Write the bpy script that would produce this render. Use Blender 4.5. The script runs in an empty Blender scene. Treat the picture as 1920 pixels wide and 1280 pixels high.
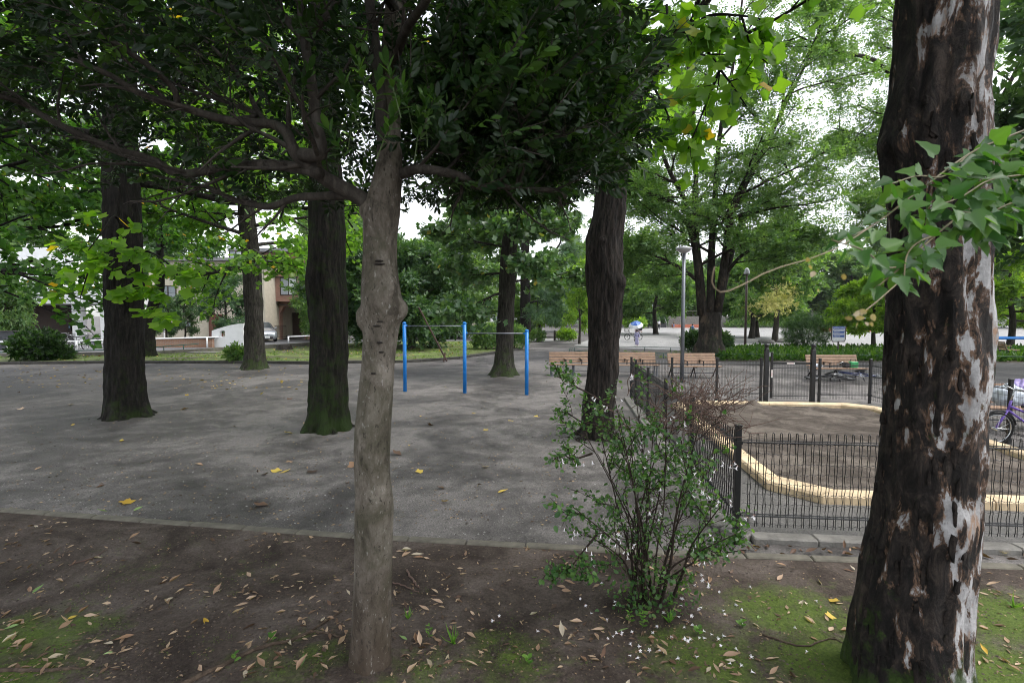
import bpy, bmesh, math, random
import numpy as np
from mathutils import Vector, Matrix, noise

SC = bpy.context.scene
COL = SC.collection
R = math.radians
rng = random.Random(7)
nrg = np.random.default_rng(11)

# ------------------------------------------------------------------ camera
CAMZ, FPX, HOR = 2.2, 960.0, 50.0
PITCH = math.atan(HOR / FPX)
cam = bpy.data.cameras.new('camera'); cam.lens = 18; cam.sensor_width = 36
cam.clip_start = 0.05; cam.clip_end = 2000
cam.dof.use_dof = True; cam.dof.focus_distance = 9.0; cam.dof.aperture_fstop = 5.0
camo = bpy.data.objects.new('camera', cam); COL.objects.link(camo)
camo.location = (0, 0, CAMZ); camo.rotation_euler = (math.pi / 2 - PITCH, 0, 0)
SC.camera = camo

# ------------------------------------------------------------------ sky, sun, exposure
SUN_EL, SUN_AZ = R(60), R(100)
w = bpy.data.worlds.new('World'); SC.world = w; w.use_nodes = True
wn = w.node_tree.nodes; wl = w.node_tree.links
bg = wn['Background']
sky = wn.new('ShaderNodeTexSky'); sky.sky_type = 'NISHITA'; sky.sun_disc = False
sky.sun_elevation = SUN_EL; sky.sun_rotation = SUN_AZ; sky.air_density = 1.0; sky.dust_density = 1.5
hs = wn.new('ShaderNodeHueSaturation'); hs.inputs['Saturation'].default_value = 0.22
wl.new(sky.outputs[0], hs.inputs['Color']); wl.new(hs.outputs[0], bg.inputs['Color'])
bg.inputs['Strength'].default_value = 0.15
sl = bpy.data.lights.new('sun', 'SUN'); sl.energy = 1.0; sl.angle = R(25); sl.color = (1, .97, .93)
so = bpy.data.objects.new('sun', sl); COL.objects.link(so)
sdir = Vector((math.sin(SUN_AZ) * math.cos(SUN_EL), math.cos(SUN_AZ) * math.cos(SUN_EL), math.sin(SUN_EL)))
so.rotation_euler = sdir.to_track_quat('Z', 'Y').to_euler(); so.location = (0, 0, 40)
SC.view_settings.view_transform = 'Standard'; SC.view_settings.look = 'None'
SC.view_settings.gamma = 1; SC.view_settings.use_curve_mapping = False
SC.view_settings.exposure = 1.5
SC.render.engine = 'CYCLES'
SC.cycles.filter_width = 1.0; SC.cycles.use_denoising = True; SC.cycles.denoiser = 'OPENIMAGEDENOISE'
SC.cycles.max_bounces = 6; SC.cycles.diffuse_bounces = 4; SC.cycles.glossy_bounces = 2
SC.cycles.transmission_bounces = 4; SC.cycles.transparent_max_bounces = 4
SC.cycles.use_adaptive_sampling = True; SC.cycles.adaptive_threshold = 0.02

# ------------------------------------------------------------------ measuring helpers
CP, SP = math.cos(PITCH), math.sin(PITCH)
def ray(u, v):
    dx, dy = (u - 960) / FPX, -(v - 640) / FPX
    return Vector((dx, CP + dy * SP, -SP + dy * CP))
def G(u, v, z=0.0):
    d = ray(u, v); t = (z - CAMZ) / d.z
    return Vector((d.x * t, d.y * t, z))
def at(u, v, Y):
    d = ray(u, v); t = Y / d.y
    return Vector((d.x * t, Y, CAMZ + d.z * t))

# ------------------------------------------------------------------ materials
MATS = {}
def new_mat(name):
    m = bpy.data.materials.new(name); m.use_nodes = True
    nt = m.node_tree; b = nt.nodes['Principled BSDF']
    return m, nt, b
def N_(nt, t, **kw):
    n = nt.nodes.new(t)
    for k, v in kw.items(): setattr(n, k, v)
    return n
def ramp(nt, stops, interp='LINEAR'):
    r = N_(nt, 'ShaderNodeValToRGB'); cr = r.color_ramp; cr.interpolation = interp
    while len(cr.elements) < len(stops): cr.elements.new(0.5)
    for e, (p, c) in zip(cr.elements, stops):
        e.position = p; e.color = (*c, 1) if len(c) == 3 else c
    return r
def noise_tex(nt, scale, detail=4, rough=.6, dist=0, vec=None):
    n = N_(nt, 'ShaderNodeTexNoise'); n.inputs['Scale'].default_value = scale
    n.inputs['Detail'].default_value = detail; n.inputs['Roughness'].default_value = rough
    n.inputs['Distortion'].default_value = dist
    if vec is not None: nt.links.new(vec, n.inputs['Vector'])
    return n
def coords(nt, scale=(1, 1, 1), kind='Object'):
    c = N_(nt, 'ShaderNodeTexCoord'); mp = N_(nt, 'ShaderNodeMapping')
    mp.inputs['Scale'].default_value = scale
    nt.links.new(c.outputs[kind], mp.inputs['Vector'])
    return mp.outputs['Vector']
def mixc(nt, fac, a, b, mode='MIX'):
    m = N_(nt, 'ShaderNodeMix', data_type='RGBA', blend_type=mode)
    for inp, val in ((m.inputs[0], fac), (m.inputs[6], a), (m.inputs[7], b)):
        if hasattr(val, 'node'): nt.links.new(val, inp)
        elif isinstance(val, (int, float)): inp.default_value = val
        else: inp.default_value = (*val, 1)
    return m.outputs[2]
def mathn(nt, op, a, b=0.0, clamp=False):
    m = N_(nt, 'ShaderNodeMath', operation=op); m.use_clamp = clamp
    for inp, val in ((m.inputs[0], a), (m.inputs[1], b)):
        if hasattr(val, 'node'): nt.links.new(val, inp)
        else: inp.default_value = val
    return m.outputs[0]
def bump(nt, b, h, strength=.4, dist=.02):
    n = N_(nt, 'ShaderNodeBump'); n.inputs['Strength'].default_value = strength
    n.inputs['Distance'].default_value = dist
    nt.links.new(h, n.inputs['Height']); nt.links.new(n.outputs[0], b.inputs['Normal'])
def plain(name, col, rough=.6, metal=0.0, var=.25, scale=12, bumpk=.15, dist=.004, coat=0.0):
    """paint, metal, plastic or cloth: one colour with dirt and fine relief"""
    if name in MATS: return MATS[name]
    m, nt, b = new_mat(name)
    v = coords(nt)
    n = noise_tex(nt, scale, 6, .65, vec=v)
    r = ramp(nt, [(.3, tuple(c * (1 - var) for c in col)), (.7, tuple(min(1, c * (1 + var * .6)) for c in col))])
    nt.links.new(n.outputs[0], r.inputs[0]); nt.links.new(r.outputs[0], b.inputs['Base Color'])
    b.inputs['Roughness'].default_value = rough; b.inputs['Metallic'].default_value = metal
    b.inputs['Coat Weight'].default_value = coat
    n2 = noise_tex(nt, scale * 8, 4, .6, vec=v)
    if bumpk: bump(nt, b, n2.outputs[0], bumpk, dist)
    MATS[name] = m; return m
def leafmat(name, dark, mid, light, trans=.35, rough=.45, extra=None, obj=False, spec=.4):
    """leaf blades: each leaf draws its own tint from a random number; light passes through"""
    if name in MATS: return MATS[name]
    m, nt, b = new_mat(name)
    if obj:
        o = N_(nt, 'ShaderNodeObjectInfo'); f = o.outputs['Random']
    else:
        a = N_(nt, 'ShaderNodeAttribute', attribute_name='rnd'); f = a.outputs['Fac']
    stops = [(0, dark), (.45, mid), (.93, light)]
    if extra: stops += [(.985, light), (.993, extra)]
    r = ramp(nt, stops); nt.links.new(f, r.inputs[0])
    nt.links.new(r.outputs[0], b.inputs['Base Color'])
    b.inputs['Roughness'].default_value = rough; b.inputs['Specular IOR Level'].default_value = spec
    t = N_(nt, 'ShaderNodeBsdfTranslucent')
    tc = mixc(nt, 1.0, r.outputs[0], (2.1, 2.3, .6), 'MULTIPLY'); nt.links.new(tc, t.inputs['Color'])
    ms = N_(nt, 'ShaderNodeMixShader'); ms.inputs[0].default_value = trans
    nt.links.new(b.outputs[0], ms.inputs[1]); nt.links.new(t.outputs[0], ms.inputs[2])
    nt.links.new(ms.outputs[0], nt.nodes['Material Output'].inputs['Surface'])
    MATS[name] = m; return m
def barkmat(name, dark, light, moss=None, vs=9, zs=1.6, k=.8, mossamt=.5, mossz=None, dist=.03, patch=None):
    if name in MATS: return MATS[name]
    m, nt, b = new_mat(name)
    v = coords(nt, (vs, vs, zs))
    n1 = noise_tex(nt, 1.6, 10, .74, .5, v)
    v2 = coords(nt); n2 = noise_tex(nt, 1.3, 4, .6, .3, v2)
    r = ramp(nt, [(.40, dark), (.52, tuple((a * 2 + b) / 3 for a, b in zip(dark, light))), (.68, light)]); nt.links.new(n1.outputs[0], r.inputs[0])
    c = r.outputs[0]
    if patch:
        n3 = noise_tex(nt, 1.0, 5, .6, .5, coords(nt, (vs * .5, vs * .5, zs * .8)))
        pr = ramp(nt, [(.56, (0, 0, 0)), (.64, (1, 1, 1))]); nt.links.new(n3.outputs[0], pr.inputs[0])
        c = mixc(nt, mathn(nt, 'MULTIPLY', pr.outputs[0], .75), c, patch)
    if moss:
        n4 = noise_tex(nt, 4.2, 9, .78, .3, v2)
        f = mathn(nt, 'ADD', n4.outputs[0], mossamt - 1.0)
        if mossz:
            s = N_(nt, 'ShaderNodeSeparateXYZ'); nt.links.new(v2, s.inputs[0])
            mr = N_(nt, 'ShaderNodeMapRange'); mr.inputs[1].default_value = 0; mr.inputs[2].default_value = mossz
            mr.inputs[3].default_value = .12; mr.inputs[4].default_value = -.03
            nt.links.new(s.outputs[2], mr.inputs[0]); f = mathn(nt, 'ADD', f, mr.outputs[0])
        f = mathn(nt, 'MULTIPLY', f, 7.0, True)
        c = mixc(nt, f, c, moss)
    nt.links.new(c, b.inputs['Base Color']); b.inputs['Roughness'].default_value = .85
    b.inputs['Specular IOR Level'].default_value = .25
    h = mathn(nt, 'ADD', n1.outputs[0], mathn(nt, 'MULTIPLY', n2.outputs[0], .4))
    bump(nt, b, h, k, dist)
    MATS[name] = m; return m

# ------------------------------------------------------------------ object helpers
def tag(o, label=None, cat=None, group=None, kind=None):
    if label: o['label'] = label
    if cat: o['category'] = cat
    if group: o['group'] = group
    if kind: o['kind'] = kind
    return o
def thing(name, label, cat, loc=(0, 0, 0), group=None, rotz=0.0):
    o = bpy.data.objects.new(name, None); COL.objects.link(o)
    o.empty_display_size = .1; o.location = loc; o.rotation_euler = (0, 0, rotz)
    return tag(o, label, cat, group)
def origin(o):
    v = Vector((0, 0, 0))
    while o is not None:
        v += o.location; o = o.parent
    return v
def copy_tree(o, parent=None):
    c = o.copy(); COL.objects.link(c); c.parent = parent
    for ch in list(o.children): copy_tree(ch, c)
    return c
def link_mesh(name, me, mat=None, parent=None, loc=None):
    if mat is not None and not me.materials: me.materials.append(mat)
    o = bpy.data.objects.new(name, me); COL.objects.link(o)
    if parent is not None: o.parent = parent
    if loc is not None: o.location = loc
    return o

class MB:
    """collects shapes given in world (or local) coordinates; build() makes ONE mesh object"""
    def __init__(s): s.v = []; s.f = []; s.m = []
    def add(s, vs, fs, mi=0):
        b = len(s.v); s.v.extend([tuple(x) for x in vs])
        s.f.extend([tuple(i + b for i in f) for f in fs]); s.m.extend([mi] * len(fs)); return s
    def box(s, c, size, rz=0, M=None, mi=0, bev=0.0):
        hx, hy, hz = size[0] / 2, size[1] / 2, size[2] / 2
        if bev > 0:
            bb = min(bev, hx * .9, hy * .9, hz * .9)
            ring = lambda ex, ey, z: [(-ex + bb, -ey, z), (ex - bb, -ey, z), (ex, -ey + bb, z), (ex, ey - bb, z), (ex - bb, ey, z), (-ex + bb, ey, z), (-ex, ey - bb, z), (-ex, -ey + bb, z)]
            vs = ring(hx - bb * .9, hy - bb * .9, -hz) + ring(hx, hy, -hz + bb) + ring(hx, hy, hz - bb) + ring(hx - bb * .9, hy - bb * .9, hz)
            fs = []
            for k in range(3):
                for i in range(8):
                    j = (i + 1) % 8
                    fs.append((k * 8 + i, k * 8 + j, k * 8 + 8 + j, k * 8 + 8 + i))
            fs.append(tuple(reversed(range(8)))); fs.append(tuple(range(24, 32)))
        else:
            vs = [(x, y, z) for z in (-hz, hz) for x, y in ((-hx, -hy), (hx, -hy), (hx, hy), (-hx, hy))]
            fs = [(3, 2, 1, 0), (4, 5, 6, 7), (0, 1, 5, 4), (1, 2, 6, 5), (2, 3, 7, 6), (3, 0, 4, 7)]
        T = M if M is not None else Matrix.Rotation(rz, 3, 'Z')
        c = Vector(c)
        return s.add([c + T @ Vector(x) for x in vs], fs, mi)
    def tube(s, pts, rad, n=8, cap=True, mi=0, close=False):
        pts = [Vector(p) for p in pts]
        if isinstance(rad, (int, float)): rad = [rad] * len(pts)
        L = len(pts); vs = []; fs = []
        t0 = (pts[1] - pts[0]).normalized()
        ref = Vector((0, 0, 1)) if abs(t0.z) < .9 else Vector((1, 0, 0))
        x = t0.cross(ref).normalized()
        for i in range(L):
            if close: t = (pts[(i + 1) % L] - pts[i - 1])
            else: t = pts[min(i + 1, L - 1)] - pts[max(i - 1, 0)]
            t = t.normalized() if t.length > 1e-9 else t0
            x = (x - t * x.dot(t))
            x = x.normalized() if x.length > 1e-6 else t.orthogonal().normalized()
            y = t.cross(x)
            for k in range(n):
                a = 2 * math.pi * k / n
                vs.append(pts[i] + (x * math.cos(a) + y * math.sin(a)) * rad[i])
        for i in range(L if close else L - 1):
            i2 = (i + 1) % L
            for k in range(n):
                k2 = (k + 1) % n
                fs.append((i * n + k, i * n + k2, i2 * n + k2, i2 * n + k))
        if cap and not close:
            fs.append(tuple(reversed(range(n)))); fs.append(tuple((L - 1) * n + k for k in range(n)))
        return s.add(vs, fs, mi)
    def rod(s, a, b, r, n=6, mi=0): return s.tube([a, b], r, n, mi=mi)
    def lathe(s, c, prof, n=16, mi=0, M=None):
        """prof: list of (radius, z) from bottom to top around c"""
        c = Vector(c); vs = []; fs = []
        T = M if M is not None else Matrix.Identity(3)
        for r, z in prof:
            for k in range(n):
                a = 2 * math.pi * k / n
                vs.append(c + T @ Vector((r * math.cos(a), r * math.sin(a), z)))
        for i in range(len(prof) - 1):
            for k in range(n):
                k2 = (k + 1) % n
                fs.append((i * n + k, i * n + k2, (i + 1) * n + k2, (i + 1) * n + k))
        fs.append(tuple(reversed(range(n)))); fs.append(tuple((len(prof) - 1) * n + k for k in range(n)))
        return s.add(vs, fs, mi)
    def prism(s, poly, z0, z1, mi=0):
        n = len(poly)
        vs = [(p[0], p[1], z0) for p in poly] + [(p[0], p[1], z1) for p in poly]
        fs = [tuple(reversed(range(n))), tuple(range(n, 2 * n))]
        fs += [(i, (i + 1) % n, n + (i + 1) % n, n + i) for i in range(n)]
        return s.add(vs, fs, mi)
    def build(s, name, mat, parent=None, smooth=False, off=None):
        me = bpy.data.meshes.new(name)
        o0 = off if off is not None else (origin(parent) if parent is not None else Vector((0, 0, 0)))
        me.from_pydata([(x - o0.x, y - o0.y, z - o0.z) for x, y, z in s.v], [], s.f)
        for m in (mat if isinstance(mat, (list, tuple)) else [mat]): me.materials.append(m)
        if any(s.m): me.polygons.foreach_set('material_index', s.m)
        if smooth: me.polygons.foreach_set('use_smooth', [True] * len(s.f))
        me.update()
        return link_mesh(name, me, None, parent)

def solo(mb, name, mat, label, cat, group=None, smooth=False, at_=None):
    """a thing that is one mesh; its origin sits at its base"""
    xs = np.array(mb.v); c = Vector((xs[:, 0].mean(), xs[:, 1].mean(), xs[:, 2].min())) if at_ is None else Vector(at_)
    o = mb.build(name, mat, None, smooth, off=c); o.location = c
    return tag(o, label, cat, group)

# ------------------------------------------------------------------ leaf clouds (numpy)
def tmpl(half_or_verts, faces=None, fold=.18, droop=.15):
    """a leaf from its half outline: two faces hinged on the midrib, tip drooping"""
    if faces is not None: return np.array(half_or_verts, float), faces
    h = half_or_verts; n = len(h); vs = []; 
    for x, y in h: vs.append((x, y, abs(y) * fold - droop * x * x))
    m = {0: 0, n - 1: n - 1}; right = []
    for i, (x, y) in enumerate(h):
        if i in (0, n - 1): right.append(i)
        else: right.append(len(vs)); vs.append((x, -y, abs(y) * fold - droop * x * x))
    return np.array(vs, float), [tuple(reversed(range(n))), tuple(right)]
T_OVAL = tmpl([(0, 0), (.25, .17), (.6, .2), (.85, .12), (1, 0)])
T_OVALS = tmpl([(0, 0), (.35, .19), (.75, .16), (1, 0)])
T_TULIP = tmpl([(0, 0), (.02, .18), (.10, .50), (.36, .40), (.46, .33), (.80, .46), (.88, .20), (.82, 0)], fold=.12, droop=.25)
T_TULIPS = tmpl([(0, 0), (.10, .48), (.45, .33), (.82, .42), (.84, 0)], fold=.12, droop=.25)
T_VINE = tmpl([(0, 0), (-.07, .18), (.02, .36), (.20, .50), (.36, .36), (.46, .28), (.66, .25), (.84, .11), (1, 0)], fold=.22, droop=.35)
T_QUAD = (np.array([(0, 0, 0), (.5, .28, .05), (1, 0, -.1), (.5, -.28, .05)], float), [(0, 1, 2, 3)])
T_ROUND = tmpl([(0, 0), (.2, .3), (.6, .34), (.9, .15), (1, 0)], fold=.2, droop=.1)
T_BLADE = (np.array([(0, .06, 0), (0, -.06, 0), (.55, .035, .05), (.55, -.035, .05), (1, 0, -.05)], float), [(1, 0, 2, 3), (3, 2, 4)])
def sprig(base, n, seed, length=1.0, leaf=.38, flat=.35):
    """several leaves along one short twig, merged to a template"""
    r = np.random.default_rng(seed); V = []; F = []
    bv, bf = base
    for i in range(n):
        t = (i + .6) / n * length * .75; side = 1 if i % 2 else -1
        a = side * r.uniform(.5, 1.2) * (1 if i < n - 1 else .1); ca, sa = math.cos(a), math.sin(a)
        tl = r.uniform(-flat, flat); rl = r.uniform(-flat, flat) * 1.6
        k = leaf * r.uniform(.75, 1.2); b = len(V)
        for x, y, z in bv:
            y2 = y * math.cos(rl) - z * math.sin(rl); z2 = y * math.sin(rl) + z * math.cos(rl)
            x3 = x * math.cos(tl) - z2 * math.sin(tl); z3 = x * math.sin(tl) + z2 * math.cos(tl)
            V.append((t + k * (x3 * ca - y2 * sa), k * (x3 * sa + y2 * ca), k * z3))
        F += [tuple(j + b for j in f) for f in bf]
    return np.array(V, float), F
def unit(a):
    l = np.linalg.norm(a, axis=1, keepdims=True); l[l < 1e-9] = 1; return a / l
def leaf_mesh(name, P, D, Nn, S, T, mat, off=None, rnd=None):
    tv, tf = T
    P = np.asarray(P, float); x = unit(np.asarray(D, float)); z = np.asarray(Nn, float)
    z = unit(z - (z * x).sum(1, keepdims=True) * x); y = np.cross(z, x)
    S = np.asarray(S, float)[:, None, None]
    V = P[:, None, :] + S * (tv[None, :, 0:1] * x[:, None] + tv[None, :, 1:2] * y[:, None] + tv[None, :, 2:3] * z[:, None])
    n, k = len(P), len(tv)
    V = V.reshape(-1, 3)
    if off is not None: V = V - np.array(off)[None]
    fl = np.concatenate([np.array(f) for f in tf]); ft = np.array([len(f) for f in tf])
    loops = (fl[None] + (np.arange(n) * k)[:, None]).ravel().astype(np.int32)
    tot = np.tile(ft, n); st = np.concatenate([[0], np.cumsum(tot)[:-1]]).astype(np.int32)
    me = bpy.data.meshes.new(name)
    me.vertices.add(len(V)); me.vertices.foreach_set('co', V.astype(np.float32).ravel())
    me.loops.add(len(loops)); me.loops.foreach_set('vertex_index', loops)
    me.polygons.add(len(st)); me.polygons.foreach_set('loop_start', st)
    me.update(calc_edges=True)
    if rnd is None: rnd = nrg.random(n)
    at_ = me.attributes.new('rnd', 'FLOAT', 'POINT')
    at_.data.foreach_set('value', np.repeat(np.asarray(rnd, np.float32), k))
    me.materials.append(mat)
    return me
def leaf_cloud(name, P, D, Nn, S, T, mat, parent, rnd=None):
    me = leaf_mesh(name, P, D, Nn, S, T, mat, origin(parent), rnd)
    o = link_mesh(name, me, None, parent); o['kind'] = 'stuff'; return o
def rdir(n, up=0.0, spread=1.0):
    a = nrg.normal(size=(n, 3)) * spread; a[:, 2] += up; return unit(a)
def single_leaf_mesh(name, T, mat, size=1.0):
    return leaf_mesh(name, [(0, 0, 0)], [(1, 0, 0)], [(0, 0, 1)], [size], T, mat)
def place_leaf(me, parent, p, d, nn, s, name='leaf', off=None):
    x = Vector(d).normalized(); z = Vector(nn); z = (z - x * z.dot(x))
    z = z.normalized() if z.length > 1e-5 else x.orthogonal().normalized()
    y = z.cross(x)
    M = Matrix(((x.x, y.x, z.x), (x.y, y.y, z.y), (x.z, y.z, z.z)))
    o = bpy.data.objects.new(name, me); COL.objects.link(o); o.parent = parent
    o.location = Vector(p) - (origin(parent) if parent is not None else Vector((0, 0, 0)))
    o.rotation_euler = M.to_euler(); o.scale = (s, s, s)
    return o

# ------------------------------------------------------------------ trunks and limbs
def catmull(P, n):
    P = [Vector(p) for p in P]; Q = [P[0] * 2 - P[1]] + P + [P[-1] * 2 - P[-2]]
    out = []; m = len(P) - 1
    for i in range(n):
        t = i / (n - 1) * m; k = min(int(t), m - 1); f = t - k
        a, b, c, d = Q[k:k + 4]
        out.append(.5 * ((2 * b) + (c - a) * f + (2 * a - 5 * b + 4 * c - d) * f * f + (3 * b - a - 3 * c + d) * f ** 3))
    return out
def lerp_list(L, n):
    return [float(np.interp(i / (n - 1) * (len(L) - 1), range(len(L)), L)) for i in range(n)]
def trunk_mb(pts, rad, nr=60, ns=28, lump=.08, ridge=.04, flare=.5, fh=.35, lobes=5, seed=0, rfreq=7.0, knobs=()):
    C = catmull(pts, nr); Rr = lerp_list(rad, nr); mb = MB(); vs = []; fs = []
    z0 = C[0].z; ph = seed * 1.7
    for i, (c, r) in enumerate(zip(C, Rr)):
        h = c.z - z0; fl = math.exp(-max(h, 0) / fh) * flare
        for k in range(ns):
            a = 2 * math.pi * k / ns; ca, sa = math.cos(a), math.sin(a)
            q = Vector((ca * 1.3 + seed * 3, sa * 1.3, c.z * 1.1))
            rr = r * (1 + lump * noise.noise(q * 1.5) + lump * .6 * noise.noise(q * 4))
            rg = noise.noise(Vector((ca * rfreq + seed, sa * rfreq, c.z * 1.4)))
            rr += r * ridge * (1 - 2.2 * abs(rg))
            rr += r * fl * (.55 + .45 * math.sin(lobes * a + ph) + .3 * noise.noise(Vector((ca * 2, sa * 2, seed))))
            p = c + Vector((ca * rr, sa * rr, 0))
            for (kp, kr, kh) in knobs:
                d = (p - kp).length
                if d < kr * 2:
                    e = math.exp(-(d / kr) ** 4 * 1.2) * kh
                    dv = (p - c); dv.z = 0
                    p = p + dv.normalized() * e
            vs.append(p)
    for i in range(nr - 1):
        for k in range(ns):
            k2 = (k + 1) % ns
            fs.append((i * ns + k, i * ns + k2, (i + 1) * ns + k2, (i + 1) * ns + k))
    fs.append(tuple((nr - 1) * ns + k for k in range(ns)))
    mb.add(vs, fs); return mb
def px_trunk(L, Y, dip=.06):
    pts = [at(u, v, Y) for u, v, hw in L]; rad = [hw * .94 * Y / FPX * math.cos(math.atan((u - 960) / FPX)) for u, v, hw in L]
    pts[0].z = -dip
    return pts, rad
def rot_about(d, ang, az):
    """tilt d by ang in a random azimuth az round itself"""
    o = d.orthogonal().normalized(); q = d.cross(o)
    return (d * math.cos(ang) + (o * math.cos(az) + q * math.sin(az)) * math.sin(ang)).normalized()
def grow(mb, p, d, L, r, lev, spec, tips, rg, ns=7):
    n = max(3, int(L / spec.get('seg', .5))); n = min(n, 12)
    pts = [p.copy()]; q = p.copy(); dd = d.copy()
    for i in range(n):
        wv = spec['wander']
        dd = (dd + Vector((rg.gauss(0, wv), rg.gauss(0, wv), rg.gauss(0, wv) + spec['grav'][min(lev, len(spec['grav']) - 1)]))).normalized()
        q = q + dd * (L / n); pts.append(q.copy())
    e = .3 if lev < spec['levels'] else .15
    rad = [r * (1 - (1 - e) * i / n) for i in range(n + 1)]
    if mb is not None: mb.tube(pts, rad, max(3, ns - 2 * lev), cap=False)
    if lev >= spec['levels']:
        tips.append((pts, dd)); return pts
    nc = spec['kids'][lev]
    for k in range(nc):
        t = spec.get('t0', .3) + (1 - spec.get('t0', .3)) * (k + rg.random()) / nc
        i = min(int(t * n), n - 1); f = t * n - i
        cp = pts[i].lerp(pts[i + 1], f); cd = (pts[i + 1] - pts[i]).normalized()
        nd = rot_about(cd, rg.uniform(*spec['ang']), rg.uniform(0, 6.28))
        nd.z *= spec.get('flat', .7); nd.normalize()
        grow(mb, cp, nd, L * spec['ratio'] * rg.uniform(.7, 1.2) * (1.15 - .5 * t), max(r * .45 * (1.1 - .4 * t), .004), lev + 1, spec, tips, rg, ns)
    if spec.get('end', True): tips.append((pts[-3:], dd))
    return pts
def tip_samples(tips, per, jit, rg):
    """points and outward directions along the last twigs"""
    P = []; D = []
    for pts, d in tips:
        for _ in range(per):
            t = rg.random() * (len(pts) - 1); i = min(int(t), len(pts) - 2)
            p = pts[i].lerp(pts[i + 1], t - i)
            P.append((p.x + rg.gauss(0, jit), p.y + rg.gauss(0, jit), p.z + rg.gauss(0, jit * .7)))
            D.append((d.x, d.y, d.z))
    return np.array(P), np.array(D)
# ================================================================== GROUND
def gravel_mat(name, dark, light, fine=1.0, damp=True):
    m, nt, b = new_mat(name)
    v = coords(nt)
    big = noise_tex(nt, .35, 6, .62, .8, v); mid = noise_tex(nt, 2.3, 7, .65, .5, v)
    fin = noise_tex(nt, 55 * fine, 3, .7, 0, v); vor = N_(nt, 'ShaderNodeTexVoronoi'); vor.inputs['Scale'].default_value = 90 * fine
    nt.links.new(v, vor.inputs['Vector'])
    s = mathn(nt, 'ADD', mathn(nt, 'MULTIPLY', big.outputs[0], .62), mathn(nt, 'MULTIPLY', mid.outputs[0], .38))
    r = ramp(nt, [(.40, dark), (.49, tuple((a + c) / 2 * .9 for a, c in zip(dark, light))), (.57, light)])
    nt.links.new(s, r.inputs[0])
    g = ramp(nt, [(.32, (.45, .45, .46)), (.52, (1, 1, 1)), (.70, (1.6, 1.58, 1.55))]); nt.links.new(fin.outputs[0], g.inputs[0])
    c = mixc(nt, .85, r.outputs[0], g.outputs[0], 'MULTIPLY')
    nt.links.new(c, b.inputs['Base Color'])
    rr = ramp(nt, [(.4, (.55,) * 3), (.6, (.9,) * 3)]); nt.links.new(s, rr.inputs[0])
    nt.links.new(rr.outputs[0], b.inputs['Roughness']); b.inputs['Specular IOR Level'].default_value = .35
    h = mathn(nt, 'ADD', mathn(nt, 'MULTIPLY', vor.outputs[0], .5), mathn(nt, 'MULTIPLY', fin.outputs[0], .8))
    h = mathn(nt, 'ADD', h, mathn(nt, 'MULTIPLY', mid.outputs[0], 2.5))
    bump(nt, b, h, .5, .012)
    return m
M_GRAVEL = gravel_mat('damp_gravel', (.044, .039, .037), (.172, .158, .150))
M_PLAZA = gravel_mat('pale_gravel', (.25, .246, .24), (.34, .333, .325), .6)
M_ASPH = gravel_mat('asphalt', (.10, .10, .105), (.16, .16, .165), .8)
def soil_mat():
    m, nt, b = new_mat('mossy_soil'); v = coords(nt)
    mid = noise_tex(nt, 1.7, 7, .65, .6, v); fin = noise_tex(nt, 42, 5, .7, 0, v); spk = noise_tex(nt, 150, 2, .6, 0, v)
    r = ramp(nt, [(.36, (.042, .031, .025)), (.50, (.080, .062, .051)), (.64, (.135, .11, .095))]); nt.links.new(mid.outputs[0], r.inputs[0])
    g = ramp(nt, [(.28, (.45, .45, .45)), (.55, (1, 1, 1)), (.78, (1.7, 1.65, 1.6))]); nt.links.new(fin.outputs[0], g.inputs[0])
    c = mixc(nt, .9, r.outputs[0], g.outputs[0], 'MULTIPLY')
    a = N_(nt, 'ShaderNodeAttribute', attribute_name='moss')
    mn = noise_tex(nt, 5.5, 8, .72, .4, v)
    f = mathn(nt, 'ADD', mathn(nt, 'MULTIPLY', a.outputs['Fac'], .95), mathn(nt, 'MULTIPLY', mathn(nt, 'SUBTRACT', mn.outputs[0], .5), 1.6))
    f = mathn(nt, 'MULTIPLY', mathn(nt, 'SUBTRACT', f, .28), 2.2, True)
    mr = ramp(nt, [(.3, (.045, .078, .012)), (.6, (.105, .155, .025)), (.8, (.16, .21, .045))]); nt.links.new(fin.outputs[0], mr.inputs[0])
    c = mixc(nt, mathn(nt, 'MULTIPLY', f, .88), c, mr.outputs[0])
    nt.links.new(c, b.inputs['Base Color']); b.inputs['Roughness'].default_value = .9; b.inputs['Specular IOR Level'].default_value = .2
    h = mathn(nt, 'ADD', fin.outputs[0], mathn(nt, 'MULTIPLY', spk.outputs[0], .5))
    h = mathn(nt, 'ADD', h, mathn(nt, 'MULTIPLY', mid.outputs[0], 2.0))
    bump(nt, b, h, .8, .022)
    return m
M_SOIL = soil_mat()
M_CONC = plain('weathered_concrete', (.19, .18, .163), .85, 0, .5, 5, .5, .02)
M_CONCD = plain('mossy_concrete', (.125, .114, .090), .9, 0, .35, 9, .4, .01)
M_KERBD = plain('dark_kerb_concrete', (.05, .047, .043), .9, 0, .4, 7, .4, .01)

SL = [G(u, v) for u, v in ((0, 960), (660, 1009), (1100, 1034), (1400, 1047), (1920, 1068))]
SLX = [p.x for p in SL]; SLY = [p.y for p in SL]
def strip_y(x):
    if x < SLX[0]: return SLY[0] + (x - SLX[0]) * (SLY[1] - SLY[0]) / (SLX[1] - SLX[0])
    if x > SLX[-1]: return SLY[-1] + (x - SLX[-1]) * (SLY[-1] - SLY[-2]) / (SLX[-1] - SLX[-2])
    return float(np.interp(x, SLX, SLY))
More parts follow.
